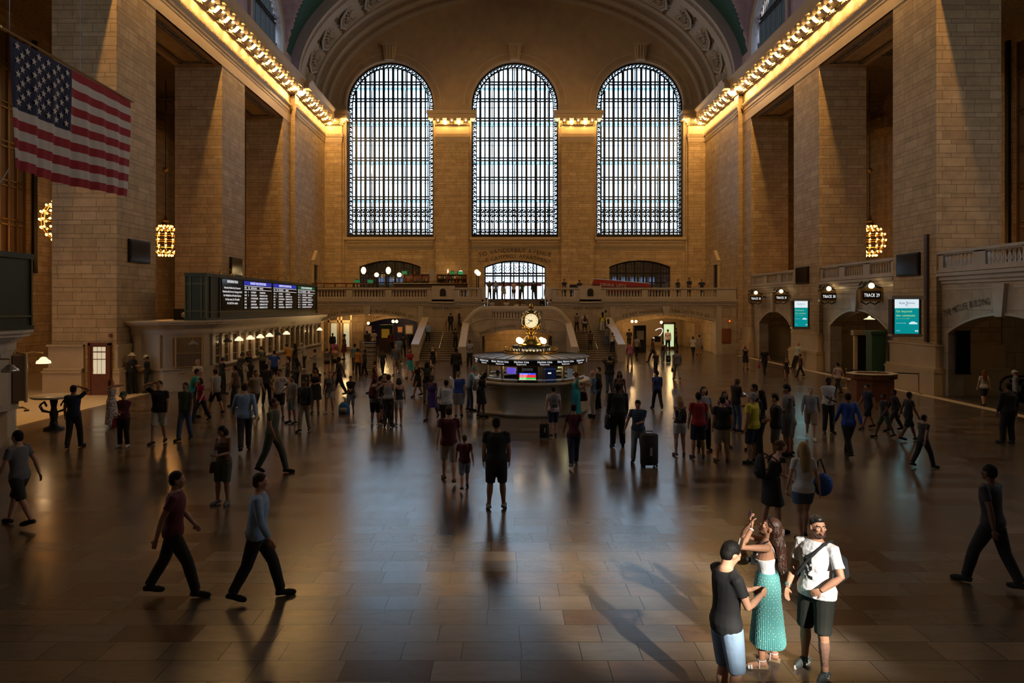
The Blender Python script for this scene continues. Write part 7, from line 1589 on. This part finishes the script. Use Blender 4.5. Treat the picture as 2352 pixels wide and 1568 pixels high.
# the queue on the right
a = W(1562, 909, 1047, 5, 'folded', 'K:blk', 'X:wht', 'ly', 'a', 'long haired woman in black tank top and white shorts at the left of the queue', shoe='brn'); bag(a, 'pack', 'pale floral backpack of the woman in white shorts', 'leafy', 1, 0, .85)
W(1604, 901, 1053, 0, 'stand', 'T:red', 'S:navy', 'sk', 'b', 'man in red T-shirt and navy shorts, back turned, in the queue', shoe='dk'); W(1616, 888, 1034, 180, 'stand', 'T:lgry', 'P:blk', 'md', 'a', 'person hidden behind the red T-shirt'); W(1659, 910, 1060, 0, 'stand', 'T:blk', 'S:beige', 'sk', 'a', 'man in black T-shirt and beige shorts, back turned, in the queue', wid=1.15, shoe='brn')
W(1664, 899, 1028, 180, 'stand', 'D:pinkprint', '', 'lk', 'b', 'woman in pink print dress behind the black T-shirt in the queue'); a = W(1690, 866, 992, -70, 'phone', 'T:blk', 'P:jean', 'bk', 'c', 'man in black T-shirt and jeans looking at a glowing phone'); 
b = empty('phone', 'glowing phone held by the man in black T-shirt and jeans', 'phone', onp(a, 0, .36, 1.17), a.rotation_euler.z); MB().box(-.035, -.006, -.07, .035, .006, .07, Matrix.Rotation(rad(50), 4, 'X')).build('phone_body', mat('lit_phone', (.1, .1, .1), .3, emit=(.5, .65, 1), es=1.5), b)
W(1728, 901, 1064, 45, 'stand', 'T:yel', 'S:navy', 'sg', 'b', 'grey haired man in yellow polo and navy shorts in the queue', wid=1.2); W(1733, 882, 1036, 110, 'arms', 'T:dk', 'P:dk', 'sk', 'b', 'bearded man behind the yellow polo'); W(1748, 896, 1048, 60, 'stand', 'T:blk', 'P:blk', 'lk', 'b', 'black clothed person right of the yellow polo')
W(1783, 904, 1062, 70, 'folded', 'T:blk', 'S:gry', 'sk', 'a', 'bearded man in black T-shirt facing left in the queue', wid=1.15); W(1810, 877, 1046, 80, 'folded', 'T:gry', 'S:gry', 'sk', 'b', 'tall bearded man in grey T-shirt in the queue', wid=1.1); a = W(1817, 909, 1042, 85, 'chin', 'L:tan', 'S:beige', 'mr', 'a', 'woman in brown cardigan with a hand at her mouth'); 
W(1902, 866, 994, 178, 'folded', 'T:wht', 'P:blk', 'sk', 'd', 'man in white short sleeved shirt and black trousers facing the camera', wid=1.1, extra='male'); W(1949, 900, 1049, 0, 'walk', 'L:blue', 'P:blk', 'sk', 'c', 'man in blue shirt and black trousers walking away'); W(1862, 886, 1008, 160, 'walk2', 'L:lgry', 'S:tan', 'sg', 'a', 'person in white top and tan shorts walking behind the queue', shoe='wht')
W(1832, 786, 846, 105, 'leanback', 'T:pgrn', 'P:blk', 'bd', 'a', 'man in pale green polo leaning against the plinth below the smaller advert', wid=1.25, extra='male'); W(1712, 794, 848, 180, 'stand', 'D:blk', '', 'mr', 'b', 'woman in black dress near the fire hatch'); a = W(1756, 797, 861, 180, 'walk', 'T:blk', 'P:blk', 'sk', 'b', 'dark walking person with a red bag near the right wall'); bag(a, 'tote', 'red bag of the dark walking person near the right wall', 'red', 1)
W(1806, 819, 872, 160, 'walk', 'D:dk', '', 'kk', 'b', 'dark figure in front of the leaning man in green polo'); W(1839, 812, 865, 90, 'walk2', 'T:brn', 'P:blk', 'sk', 'b', 'dark brown figure right of the leaning man in green polo'); W(1925, 832, 905, 20, 'walk', 'T:palepink', 'P:dk', 'sk', 'a', 'person in salmon top walking past the track 29 niche')
for px, hy, fy, rz, top, bot, lab in ((1994, 880, 985, 100, 'T:navy', 'S:blk', 'dark walking person below the left belt post'), (2032, 902, 1005, 90, 'T:blk', 'S:grn', 'dark walking person below the podium'), (2056, 893, 990, 80, 'L:blk', 'P:dk', 'dark figure right below the podium'), (2086, 898, 1012, -90, 'T:blk', 'S:blk', 'dark figure in shorts walking right of the podium'), (2120, 950, 1074, -80, 'T:dk', 'P:blk', 'dark walking figure alone on the right part of the floor')):
    W(px, hy, fy, rz, RND.choice(['walk', 'walk2']), top, bot, 'sk', RND.choice('bc'), lab)
W(2316, 878, 1019, 10, 'stand2', 'L:blk', 'P:blk', 'sk', 'c', 'large black clothed man before the escalator at the right frame edge', wid=1.3); W(2260, 850, 932, -10, 'stroll', 'T:cream', 'S:dk', 'lr', 'a', 'red haired woman in cream top at the foot of the escalator'); W(2333, 851, 938, 60, 'folded', 'T:bstripe', 'P:lgry', 'wg', 'a', 'person in straw hat and striped shirt at the right frame edge', wid=1.1, extra='male')
# centre and foreground
W(1067, 997, 1124, 5, 'walk', 'T:maroon', 'S:pjean', 'sn', 'a', 'small boy in maroon T-shirt and light blue shorts walking away', shoe='navy'); W(1031, 930, 1108, 8, 'walk2', 'T:maroon', 'S:beige', 'sd', 'a', 'adult in maroon shirt and khaki shorts walking beside the small boy', shoe='brn')
a = W(1140, 958, 1168, 0, 'stand', 'T:blk', 'S:blk', 'sk', 'b', 'man in black T-shirt and black shorts standing alone in the centre, back turned', wid=1.12, shoe='lgry')
a = W(514, 975, 1157, 165, 'phone', 'K:brn', 'S:olive', 'mk', 'b', 'dark haired woman in brown top looking at her phone, lower left', shoe='gry'); bag(a, 'hand', 'brown handbag on the arm of the woman with phone, lower left', 'brn', 1)
b = empty('phone', 'phone in the hands of the woman in brown top, lower left', 'phone', onp(a, 0, .34, 1.16), a.rotation_euler.z); MB().box(-.035, -.006, -.07, .035, .006, .07, Matrix.Rotation(rad(50), 4, 'X')).build('phone_body', M['black'], b)
W(398, 1078, 1371, -75, 'walk', 'T:maroon', 'P:blk', 'sk', 'b', 'striding person in dark red shirt and black trousers, lower left'); W(590, 1082, 1378, -80, 'walk2', 'L:lblue', 'P:blk', 'sd', 'a', 'striding person in light blue shirt and black trousers, lower left')
W(45, 985, 1208, 80, 'walk', 'T:gry', 'S:dk', 'sk', 'a', 'bare legged person in grey walking out of the left frame edge'); W(2280, 1062, 1350, 30, 'walk2', 'T:dk', 'P:blk', 'sk', 'c', 'dark figure at the lower right frame edge')
a = W(1770, 1010, 1222, -80, 'bend', 'D:blk', '', 'kn', 'a', 'woman in short black dress leaning forward behind the couple'); bag(a, 'pack', 'black backpack of the woman in short black dress', 'blk')
a = W(1845, 1014, 1241, 0, 'stroll', 'T:wht', 'X:jean', 'ly', 'a', 'long blonde haired woman in white top walking away, carrying a blue bag'); b = empty('round_bag', 'round royal blue quilted bag beside the blonde woman', 'bag', onp(a, .36, .05, .98), a.rotation_euler.z); MB().ball((0, 0, -.02), (.17, .12, .2), 18, 14).build('bag_body', mat('quilted_blue', (.01, .09, .38), .6, noise=.4, nscale=30, bump=.02), b, True); MB().tube([(-.1, 0, .14), (-.08, 0, .38), (-.04, 0, .42), (.06, 0, .14)], .014, 6).build('bag_strap', cm('navy'), b)
a = W(1668, 1242, 1650, -75, 'read', 'T:blk', 'S:lblue', 'sk', 'a', 'person in black T-shirt and pale blue shorts cut by the bottom frame edge')
# ================================================================ THE COUPLE IN THE SUNLIGHT
def eyes(t, S, iris, brow, lips, beard=None, fem=False):
    H = S.H; R_ = S.HR
    for q in (-1, 1):
        e = MB(); e.ball(H(q*.031, .0755, .004), (.0125, .0085, .0058), 14, 10, R_); eo = e.build('eye', mat('eye_white', (.75, .72, .68), .25), t, True)
        e = MB(); e.ball(H(q*.031, .082, .004), (.0056, .0025, .0056), 12, 8, R_); e.build('iris', mat('dark_iris', iris, .2), eo, True)
        b = MB(); b.tube([H(q*.013, .087, .019), H(q*.032, .089, .026), H(q*.052, .076, .021)], [.0035, .005, .003], 6); b.build('eyebrow', brow, t, True)
    l = MB(); l.tube([H(-.022, .088, -.056), H(-.008, .098, -.053), H(0, .1, -.055), H(.008, .098, -.053), H(.022, .088, -.056)], [.003, .005, .005, .005, .003], 6); l.tube([H(-.018, .09, -.063), H(0, .098, -.066), H(.018, .09, -.063)], [.003, .006, .003], 6); l.build('lips', lips, t, True)
    if beard:
        b = MB(); b.ball(H(0, .05, -.09), (.036, .037, .024), 16, 10, R_)
        for q in (-1, 1):
            b.tube([H(q*.072, .005, -.015), H(q*.066, .02, -.055), H(q*.045, .05, -.09), H(0, .07, -.1)], [.006, .009, .014, .015], 8)
            b.tube([H(q*.003, .1, -.041), H(q*.018, .096, -.044), H(q*.03, .082, -.058), H(q*.03, .075, -.08)], [.003, .004, .004, .005], 6)
        o = b; me = remesh(o, .004, 1, 'beard'); addpart(t, 'beard', me, beard)
skinA = mat('tanned_skin', (.44, .22, .13), .6, spec=.3, noise=.07, nscale=30)
# ---- man
PM = dict(f=((-.12, .05, .08), (.19, -.10, .08)), h=((-.15, .19, 1.0), (.27, .13, .90)), eh=((-1, -.35, -.1), (.5, -1, -.2)), hd=(-.98, -.10), fa=(.12, -.05), hn=((.2, -1, 0), (-1, .2, 0)), curl=.6)
PM['hdir'] = (Vector((.8, .25, -.45)), Vector((.05, .15, -1)))
pos = floorp(1876, 1547); S = Skel(PM, False, 1.04)
t = empty('person', 'man with beard, white printed T-shirt and black shorts looking at the camera, lower right', 'person', pos, rad(128), None, 1.70/1.72); t_s[t.name] = (S, 1.70/1.72)
me = body_mesh(S, .0058)
m_, nt, b_ = new_mat('skin_with_calf_tattoo'); tc = N(nt, 'ShaderNodeTexCoord'); sx = N(nt, 'ShaderNodeSeparateXYZ'); nt.links.new(tc.outputs['Object'], sx.inputs[0])
vo = N(nt, 'ShaderNodeTexVoronoi', feature='DISTANCE_TO_EDGE'); vo.inputs['Scale'].default_value = 32; ns = N(nt, 'ShaderNodeTexNoise'); ns.inputs['Scale'].default_value = 18
vm = N(nt, 'ShaderNodeVectorMath', op='ADD'); nt.links.new(tc.outputs['Object'], ns.inputs['Vector']); nt.links.new(tc.outputs['Object'], vm.inputs[0]); nt.links.new(ns.outputs['Color'], vm.inputs[1]); nt.links.new(vm.outputs[0], vo.inputs['Vector'])
f1 = N(nt, 'ShaderNodeMath', op='LESS_THAN', i1=.11); nt.links.new(vo.outputs['Distance'], f1.inputs[0])
f2 = N(nt, 'ShaderNodeMath', op='LESS_THAN', i1=.41); nt.links.new(sx.outputs[2], f2.inputs[0]); f3 = N(nt, 'ShaderNodeMath', op='GREATER_THAN', i1=.15); nt.links.new(sx.outputs[2], f3.inputs[0]); f4 = N(nt, 'ShaderNodeMath', op='LESS_THAN', i1=-.02); nt.links.new(sx.outputs[0], f4.inputs[0])
x = f1
for g in (f2, f3, f4): y = N(nt, 'ShaderNodeMath', op='MULTIPLY'); nt.links.new(x.outputs[0], y.inputs[0]); nt.links.new(g.outputs[0], y.inputs[1]); x = y
mx = N(nt, 'ShaderNodeMix', data_type='RGBA'); mx.inputs[6].default_value = (.44, .22, .13, 1); mx.inputs[7].default_value = (.03, .03, .035, 1); nt.links.new(x.outputs[0], mx.inputs[0]); nt.links.new(mx.outputs[2], b_.inputs['Base Color']); b_.inputs['Roughness'].default_value = .6
addpart(t, 'body', me, m_)
m_, nt, b_ = new_mat('white_printed_cotton'); tc = N(nt, 'ShaderNodeTexCoord'); sx = N(nt, 'ShaderNodeSeparateXYZ'); nt.links.new(tc.outputs['Object'], sx.inputs[0]); ns = N(nt, 'ShaderNodeTexNoise'); ns.inputs['Scale'].default_value = 26; ns.inputs['Detail'].default_value = 3; nt.links.new(tc.outputs['Object'], ns.inputs['Vector'])
x = N(nt, 'ShaderNodeMath', op='GREATER_THAN', i1=.50); nt.links.new(ns.outputs['Fac'], x.inputs[0])
for k, op, v in ((0, 'LESS_THAN', .075), (0, 'GREATER_THAN', -.02), (1, 'GREATER_THAN', .03), (2, 'LESS_THAN', 1.32), (2, 'GREATER_THAN', 1.06)):
    g = N(nt, 'ShaderNodeMath', op=op, i1=v); nt.links.new(sx.outputs[k], g.inputs[0]); y = N(nt, 'ShaderNodeMath', op='MULTIPLY'); nt.links.new(x.outputs[0], y.inputs[0]); nt.links.new(g.outputs[0], y.inputs[1]); x = y
mx = N(nt, 'ShaderNodeMix', data_type='RGBA'); mx.inputs[6].default_value = (.72, .72, .73, 1); mx.inputs[7].default_value = (.02, .02, .02, 1); nt.links.new(x.outputs[0], mx.inputs[0]); nt.links.new(mx.outputs[2], b_.inputs['Base Color']); b_.inputs['Roughness'].default_value = .85
wv = N(nt, 'ShaderNodeTexNoise'); wv.inputs['Scale'].default_value = 7; wv.inputs['Distortion'].default_value = 1.5; nt.links.new(tc.outputs['Object'], wv.inputs['Vector']); bp = N(nt, 'ShaderNodeBump'); bp.inputs['Distance'].default_value = .03; bp.inputs['Strength'].default_value = .8; nt.links.new(wv.outputs['Fac'], bp.inputs['Height']); nt.links.new(bp.outputs[0], b_.inputs['Normal'])
mb = MB(); torso(mb, S, .02, .82, 1.455, hem=.022)
for i in (0, 1): arm_tube(mb, S, i, .013, .36, .012)
addpart(t, 'shirt', remesh(mb, .0075, 3, 'shirt'), m_)
addpart(t, 'shorts', bottom_mesh(S, 'S', .008, .016), mat('black_olive_shorts', (.012, .013, .009), .85, bump=.01, nscale=9))
hk = mat('near_black_hair', (.012, .009, .007), .4, noise=.3, nscale=60, bump=.004)
mb = MB(); H = S.H; mb.ball(H(0, -.02, .045), (.079, .09, .086), 20, 14, S.HR); mb.ball(H(0, .028, .085), (.055, .05, .038), 14, 10, S.HR); mb.ball(H(0, -.045, 0), (.076, .06, .065), 14, 10, S.HR); addpart(t, 'hair', remesh(mb, .006, 2, 'hair'), hk)
eyes(t, S, (.04, .02, .01), hk, mat('lips', (.36, .12, .09), .4), mat('dark_beard', (.045, .022, .015), .7, noise=.4, nscale=80))
for i in (0, 1):
    sh = addpart(t, 'shoe', shoe_mesh(S, i), mat('grey_mesh_sneaker', (.07, .085, .08), .6, noise=.3, nscale=60)); a = S.ank[i]; fd = S.fdir(i); b = Vector((a.x, a.y, 0)); sd = Vector((fd.y, -fd.x, 0))
    mb = MB(); mb.tube([b-fd*.085+Vector((0, 0, .016)), b-fd*.05+Vector((0, 0, .018)), b+fd*.05+Vector((0, 0, .015)), b+fd*.13+Vector((0, 0, .014)), b+fd*.215+Vector((0, 0, .02))], [(.03, .016), (.044, .018), (.043, .015), (.052, .014), (.02, .01)], 14); mb.build('sole', mat('white_rubber', (.7, .7, .7), .5), sh, True)
    mb = MB()
    for k in range(4): c = b+fd*(.05+k*.024)+Vector((0, 0, .088-k*.012)); mb.tube([c-sd*.03, c+Vector((0, 0, .008)), c+sd*.03], .0045, 6)
    mb.build('laces', M['black'], sh)
    for s_ in (-1, 1): mb = MB(); c = b+fd*.03+sd*s_*.047+Vector((0, 0, .045)); mb.tube([c-fd*.03+Vector((0, 0, .018)), c-Vector((0, 0, .012)), c+fd*.06+Vector((0, 0, .022))], [.002, .007, .002], 5); mb.build('side_mark', mat('pale_mark', (.6, .62, .6), .5), sh)
mb = MB(); w = S.wr[1]; d = (S.wr[1]-S.elb[1]).normalized(); mb.tube([w-d*.045, w-d*.02], .034, 14); tag(mb.build('wrist_watch', M['steel'], None), 'steel watch on the wrist of the man in white T-shirt', 'watch'); wt = bpy.data.objects['wrist_watch']; wt.matrix_world = Matrix.Translation(t.location) @ Matrix.Rotation(rad(128), 4, 'Z') @ Matrix.Scale(1.7/1.72, 4)
bg_ = empty('sling_bag', 'black sling bag across the back of the man in white T-shirt', 'bag', t.location, rad(128), None, 1.7/1.72)
mb = MB(); mb.tube([(-.10, -.22, .98), (-.11, -.25, 1.08), (-.10, -.24, 1.24), (-.07, -.2, 1.32)], [(.06, .04), (.13, .06), (.12, .055), (.05, .03)], 14); mb.build('bag_body', cm('blk'), bg_, True)
mb = MB(); mb.tube([(-.10, -.16, 1.34), (-.14, -.05, 1.475), (-.12, .06, 1.46), (-.05, .15, 1.36), (.06, .165, 1.22), (.17, .10, 1.08), (.19, 0, 1.0), (.08, -.15, 1.0), (-.08, -.2, 1.02)], [(.012, .024)]*9, 8); mb.build('bag_strap', cm('blk'), bg_, True)
# ---- woman
PW = dict(f=((-.10, .06, .085), (.12, -.08, .085)), h=((-.08, .17, 1.60), (.06, .19, 1.62)), eh=((-.35, 1, -.35), (.35, 1, -.3)), hd=(.1, -.42), hn=((0, -1, .4), (0, -1, .4)), curl=.85)
PW['hdir'] = (Vector((.15, -.05, 1)), Vector((-.15, -.05, 1)))
pos = floorp(1762, 1528); S = Skel(PW, True, .96)
rzw = rad(72); t2 = empty('person', 'woman with long curly hair and teal dotted skirt raising a phone above her head', 'person', pos, rzw, None, 1.64/1.72); t_s[t2.name] = (S, 1.64/1.72)
addpart(t2, 'body', body_mesh(S, .0058), skinA)
mb = MB(); torso(mb, S, .012, 1.0, 1.30); 
satin = mat('white_satin', (.72, .72, .72), .45, bump=.02, nscale=6); addpart(t2, 'camisole', remesh(mb, .0075, 3, 'camisole'), satin)
mb = MB()
for q in (-1, 1): mb.tube([S.up(q*.085, .115, 1.30), S.up(q*.095, .09, 1.38), S.up(q*.095, .02, 1.435), S.up(q*.09, -.06, 1.40), S.up(q*.075, -.10, 1.28)], .006, 6)
mb.build('camisole_straps', satin, t2)
sk = skirt_rings(S, 1.10, .27, (.128, .105), (.225, .2), .018, 110, 26); dots = MB(); n = 110; m_ = 26
sk.m = 1; RN = random.Random(5)
for j in range(1, m_):
    for k in range((j % 2)*2, n, 5):
        if RN.random() < .2: continue
        i0 = j*n+k; c = Vector(sk.v[i0]); nn = Vector((c.x, c.y, 0)).normalized(); tt = Vector((-nn.y, nn.x, 0)); r = .0052; c = c+nn*.006
        sk.add([c+tt*r*math.cos(q*PI/4)+Vector((0, 0, r*math.sin(q*PI/4))) for q in range(8)], [tuple(range(8))])
sk.build('skirt', [mat('teal_pleated_fabric', (.09, .32, .31), .75), mat('white_dots', (.7, .72, .7), .8)], t2)
hb = mat('curly_brown_hair', (.055, .022, .012), .38, noise=.45, nscale=50, bump=.01)
mb = MB(); H = S.H; mb.ball(H(0, -.025, .04), (.085, .097, .09), 20, 14, S.HR); mb.tube([H(0, -.06, .03), H(0, -.09, -.07), S.up(0, -.14, 1.38), S.up(0, -.15, 1.22), S.up(0, -.14, 1.14)], [(.085, .06), (.105, .07), (.12, .065), (.10, .05), (.05, .03)], 14)
for q in range(90):
    a = RN.uniform(-PI*.95, -PI*.05); r0 = RN.uniform(.85, 1.1); tp = H(.085*math.cos(a)*r0, -.03+.09*math.sin(a)*r0, RN.uniform(-.02, .06)); bt = S.up(.14*math.cos(a)*r0, -.13+.07*math.sin(a)*r0, RN.uniform(1.10, 1.30)); ph = RN.uniform(0, 6)
    mb.tube([tp.lerp(bt, k/9)+Vector((.012*math.sin(ph+k*1.5), .012*math.cos(ph+k*1.5), 0)) for k in range(10)], [.011]*8+[.008, .005], 5)
addpart(t2, 'hair', remesh(mb, .0065, 1, 'hair'), hb)
eyes(t2, S, (.05, .03, .02), hb, mat('rose_lips', (.4, .12, .10), .4))
for i in (0, 1):
    a = S.ank[i]; fd = S.fdir(i); b = Vector((a.x, a.y, 0)); sd = Vector((fd.y, -fd.x, 0)); mb = MB()
    mb.tube([b-fd*.07+Vector((0, 0, .02)), b+Vector((0, 0, .018)), b+fd*.12+Vector((0, 0, .014)), b+fd*.2+Vector((0, 0, .012))], [(.03, .02), (.034, .018), (.043, .012), (.024, .01)], 12); so = mb.build('sandal', mat('cork_sole', (.33, .22, .12), .8), t2, True)
    mb = MB(); 
    for f_, z in ((.125, .045), (.155, .038)): c = b+fd*f_; mb.tube([c-sd*.042+Vector((0, 0, .012)), c-sd*.025+Vector((0, 0, z)), c+sd*.025+Vector((0, 0, z)), c+sd*.042+Vector((0, 0, .012))], [(.005, .013)]*4, 6)
    mb.tube([Vector((a.x, a.y, .10))+(fd*math.cos(q)+sd*math.sin(q))*.043 for q in [k*PI/6 for k in range(13)]], .006, 6); mb.tube([b+fd*.04+sd*.035+Vector((0, 0, .02)), b+fd*.035+sd*.03+Vector((0, 0, .1))], .006, 6); mb.tube([b+fd*.04-sd*.035+Vector((0, 0, .02)), b+fd*.035-sd*.03+Vector((0, 0, .1))], .006, 6)
    mb.build('sandal_straps', satin, so)
WM = Matrix.Translation(t2.location) @ Matrix.Rotation(rzw, 4, 'Z') @ Matrix.Scale(1.64/1.72, 4)
def held(nm, lab, cat): o = empty(nm, lab, cat, t2.location, rzw, None, 1.64/1.72); return o
hc = (S.wr[0]+S.wr[1])/2+Vector((0, -.0, .11))
o = held('phone', 'dark phone held up by the woman in the teal skirt', 'phone'); MB().box(-.075, -.005, -.037, .075, .005, .037, Matrix.Translation(hc+Vector((0, .01, .03))) @ Matrix.Rotation(rad(25), 4, 'X')).build('phone_body', mat('dark_pink_case', (.05, .015, .025), .25), o)
o = held('sunglasses', 'dark sunglasses pushed up on the head of the woman in the teal skirt', 'sunglasses'); mb = MB()
for q in (-1, 1): mb.ball(S.H(q*.036, .062, .098), (.03, .008, .024), 14, 8, S.HR); mb.tube([S.H(q*.065, .06, .1), S.H(q*.085, .0, .07), S.H(q*.084, -.04, .04)], .004, 6)
mb.tube([S.H(-.01, .068, .105), S.H(.01, .068, .105)], .004, 6); mb.build('lenses', M['screen_off'], o, True)
o = held('camera', 'black camera hanging on a strap at the chest of the woman in the teal skirt', 'camera'); MB().box(-.06, .13, 1.17, .06, .18, 1.25).lathe([(.03, 0), (.032, .05), (.026, .055), (0, .05)], (0, .18, 1.21), 14, Matrix.Rotation(rad(-90), 4, 'X')).build('camera_body', M['black'], o)
mb = MB(); mb.tube([(-.06, .155, 1.24), (-.10, .12, 1.36), (-.09, .02, 1.455), (0, -.07, 1.47), (.09, .02, 1.455), (.10, .12, 1.36), (.06, .155, 1.24)], [(.004, .012)]*7, 6); mb.build('camera_strap', M['black'], o)
e = S.elb[1]; o = held('straw_handbag', 'small straw and white handbag hanging from the forearm of the woman in the teal skirt', 'bag'); c = Vector((e.x-.04, e.y+.0, e.z-.24)); mb = MB(); mb.tube([c+Vector((0, 0, -.085)), c+Vector((0, 0, -.07)), c+Vector((0, 0, .03)), c+Vector((0, 0, .08))], [(.04, .06), (.05, .085), (.04, .07), (.015, .05)], 14); mb.build('bag_body', mat('woven_straw', (.45, .31, .13), .8, noise=.4, nscale=60, bump=.01), o, True)
MB().tube([c+Vector((0, .05, .06)), Vector((e.x, e.y+.012, e.z-.02)), Vector((e.x, e.y, e.z+.035)), Vector((e.x, e.y-.02, e.z-.02)), c+Vector((0, -.05, .06))], .006, 6).build('bag_handle', satin, o); MB().tube([c+Vector((0, .055, -.05)), c+Vector((0, .045, .05))], [(.035, .03), (.03, .022)], 10).build('white_panel', satin, o, True)
w = S.wr[0]; d = (S.wr[0]-S.elb[0]).normalized(); o = held('bracelet', 'pale bracelet on the wrist of the woman in the teal skirt', 'bracelet'); MB().tube([w-d*.02, w-d*.008], .029, 12).build('band', satin, o)
# ================================================================ LIGHT, WORLD, CAMERA
w = bpy.data.worlds.new('sky'); SC.world = w; w.use_nodes = True
bg = w.node_tree.nodes['Background']; bg.inputs[0].default_value = (.58, .78, 1., 1); bg.inputs[1].default_value = WORLD
for u in WIN:
    p = light('AREA', (C+u, YB+3.1, 18.8), 1, (1, 1, 1), 8.6, rot=(rad(-90), 0, 0), size_y=18.5); p.data.cycles.is_portal = True
s = light('SUN', (0, 0, 30), SUNE, (1, .93, .82), rad(1.3)); s.rotation_euler = SUND.to_track_quat('-Z', 'Y').to_euler()
cam = bpy.data.cameras.new('camera'); co = bpy.data.objects.new('camera', cam); COL.objects.link(co)
co.location = (0, 0, EYE); co.rotation_euler = (rad(90), 0, 0)
cam.sensor_width = 36; cam.lens = F/2352*36; cam.shift_x = (1176-VX)/2352; cam.shift_y = -(784-VY)/2352; cam.clip_end = 400
SC.camera = co
SC.view_settings.view_transform = 'Standard'; SC.view_settings.look = 'None'; SC.view_settings.gamma = 1
SC.view_settings.exposure = EXPO
cy = SC.cycles; cy.use_denoising = True; cy.use_adaptive_sampling = True; cy.adaptive_threshold = .07; cy.max_bounces = 4; cy.diffuse_bounces = 2; cy.glossy_bounces = 3; cy.transmission_bounces = 4; cy.transparent_max_bounces = 12
cy.sample_clamp_indirect = 8; cy.sample_clamp_direct = 0; cy.caustics_reflective = False; cy.caustics_refractive = False; cy.use_light_tree = True
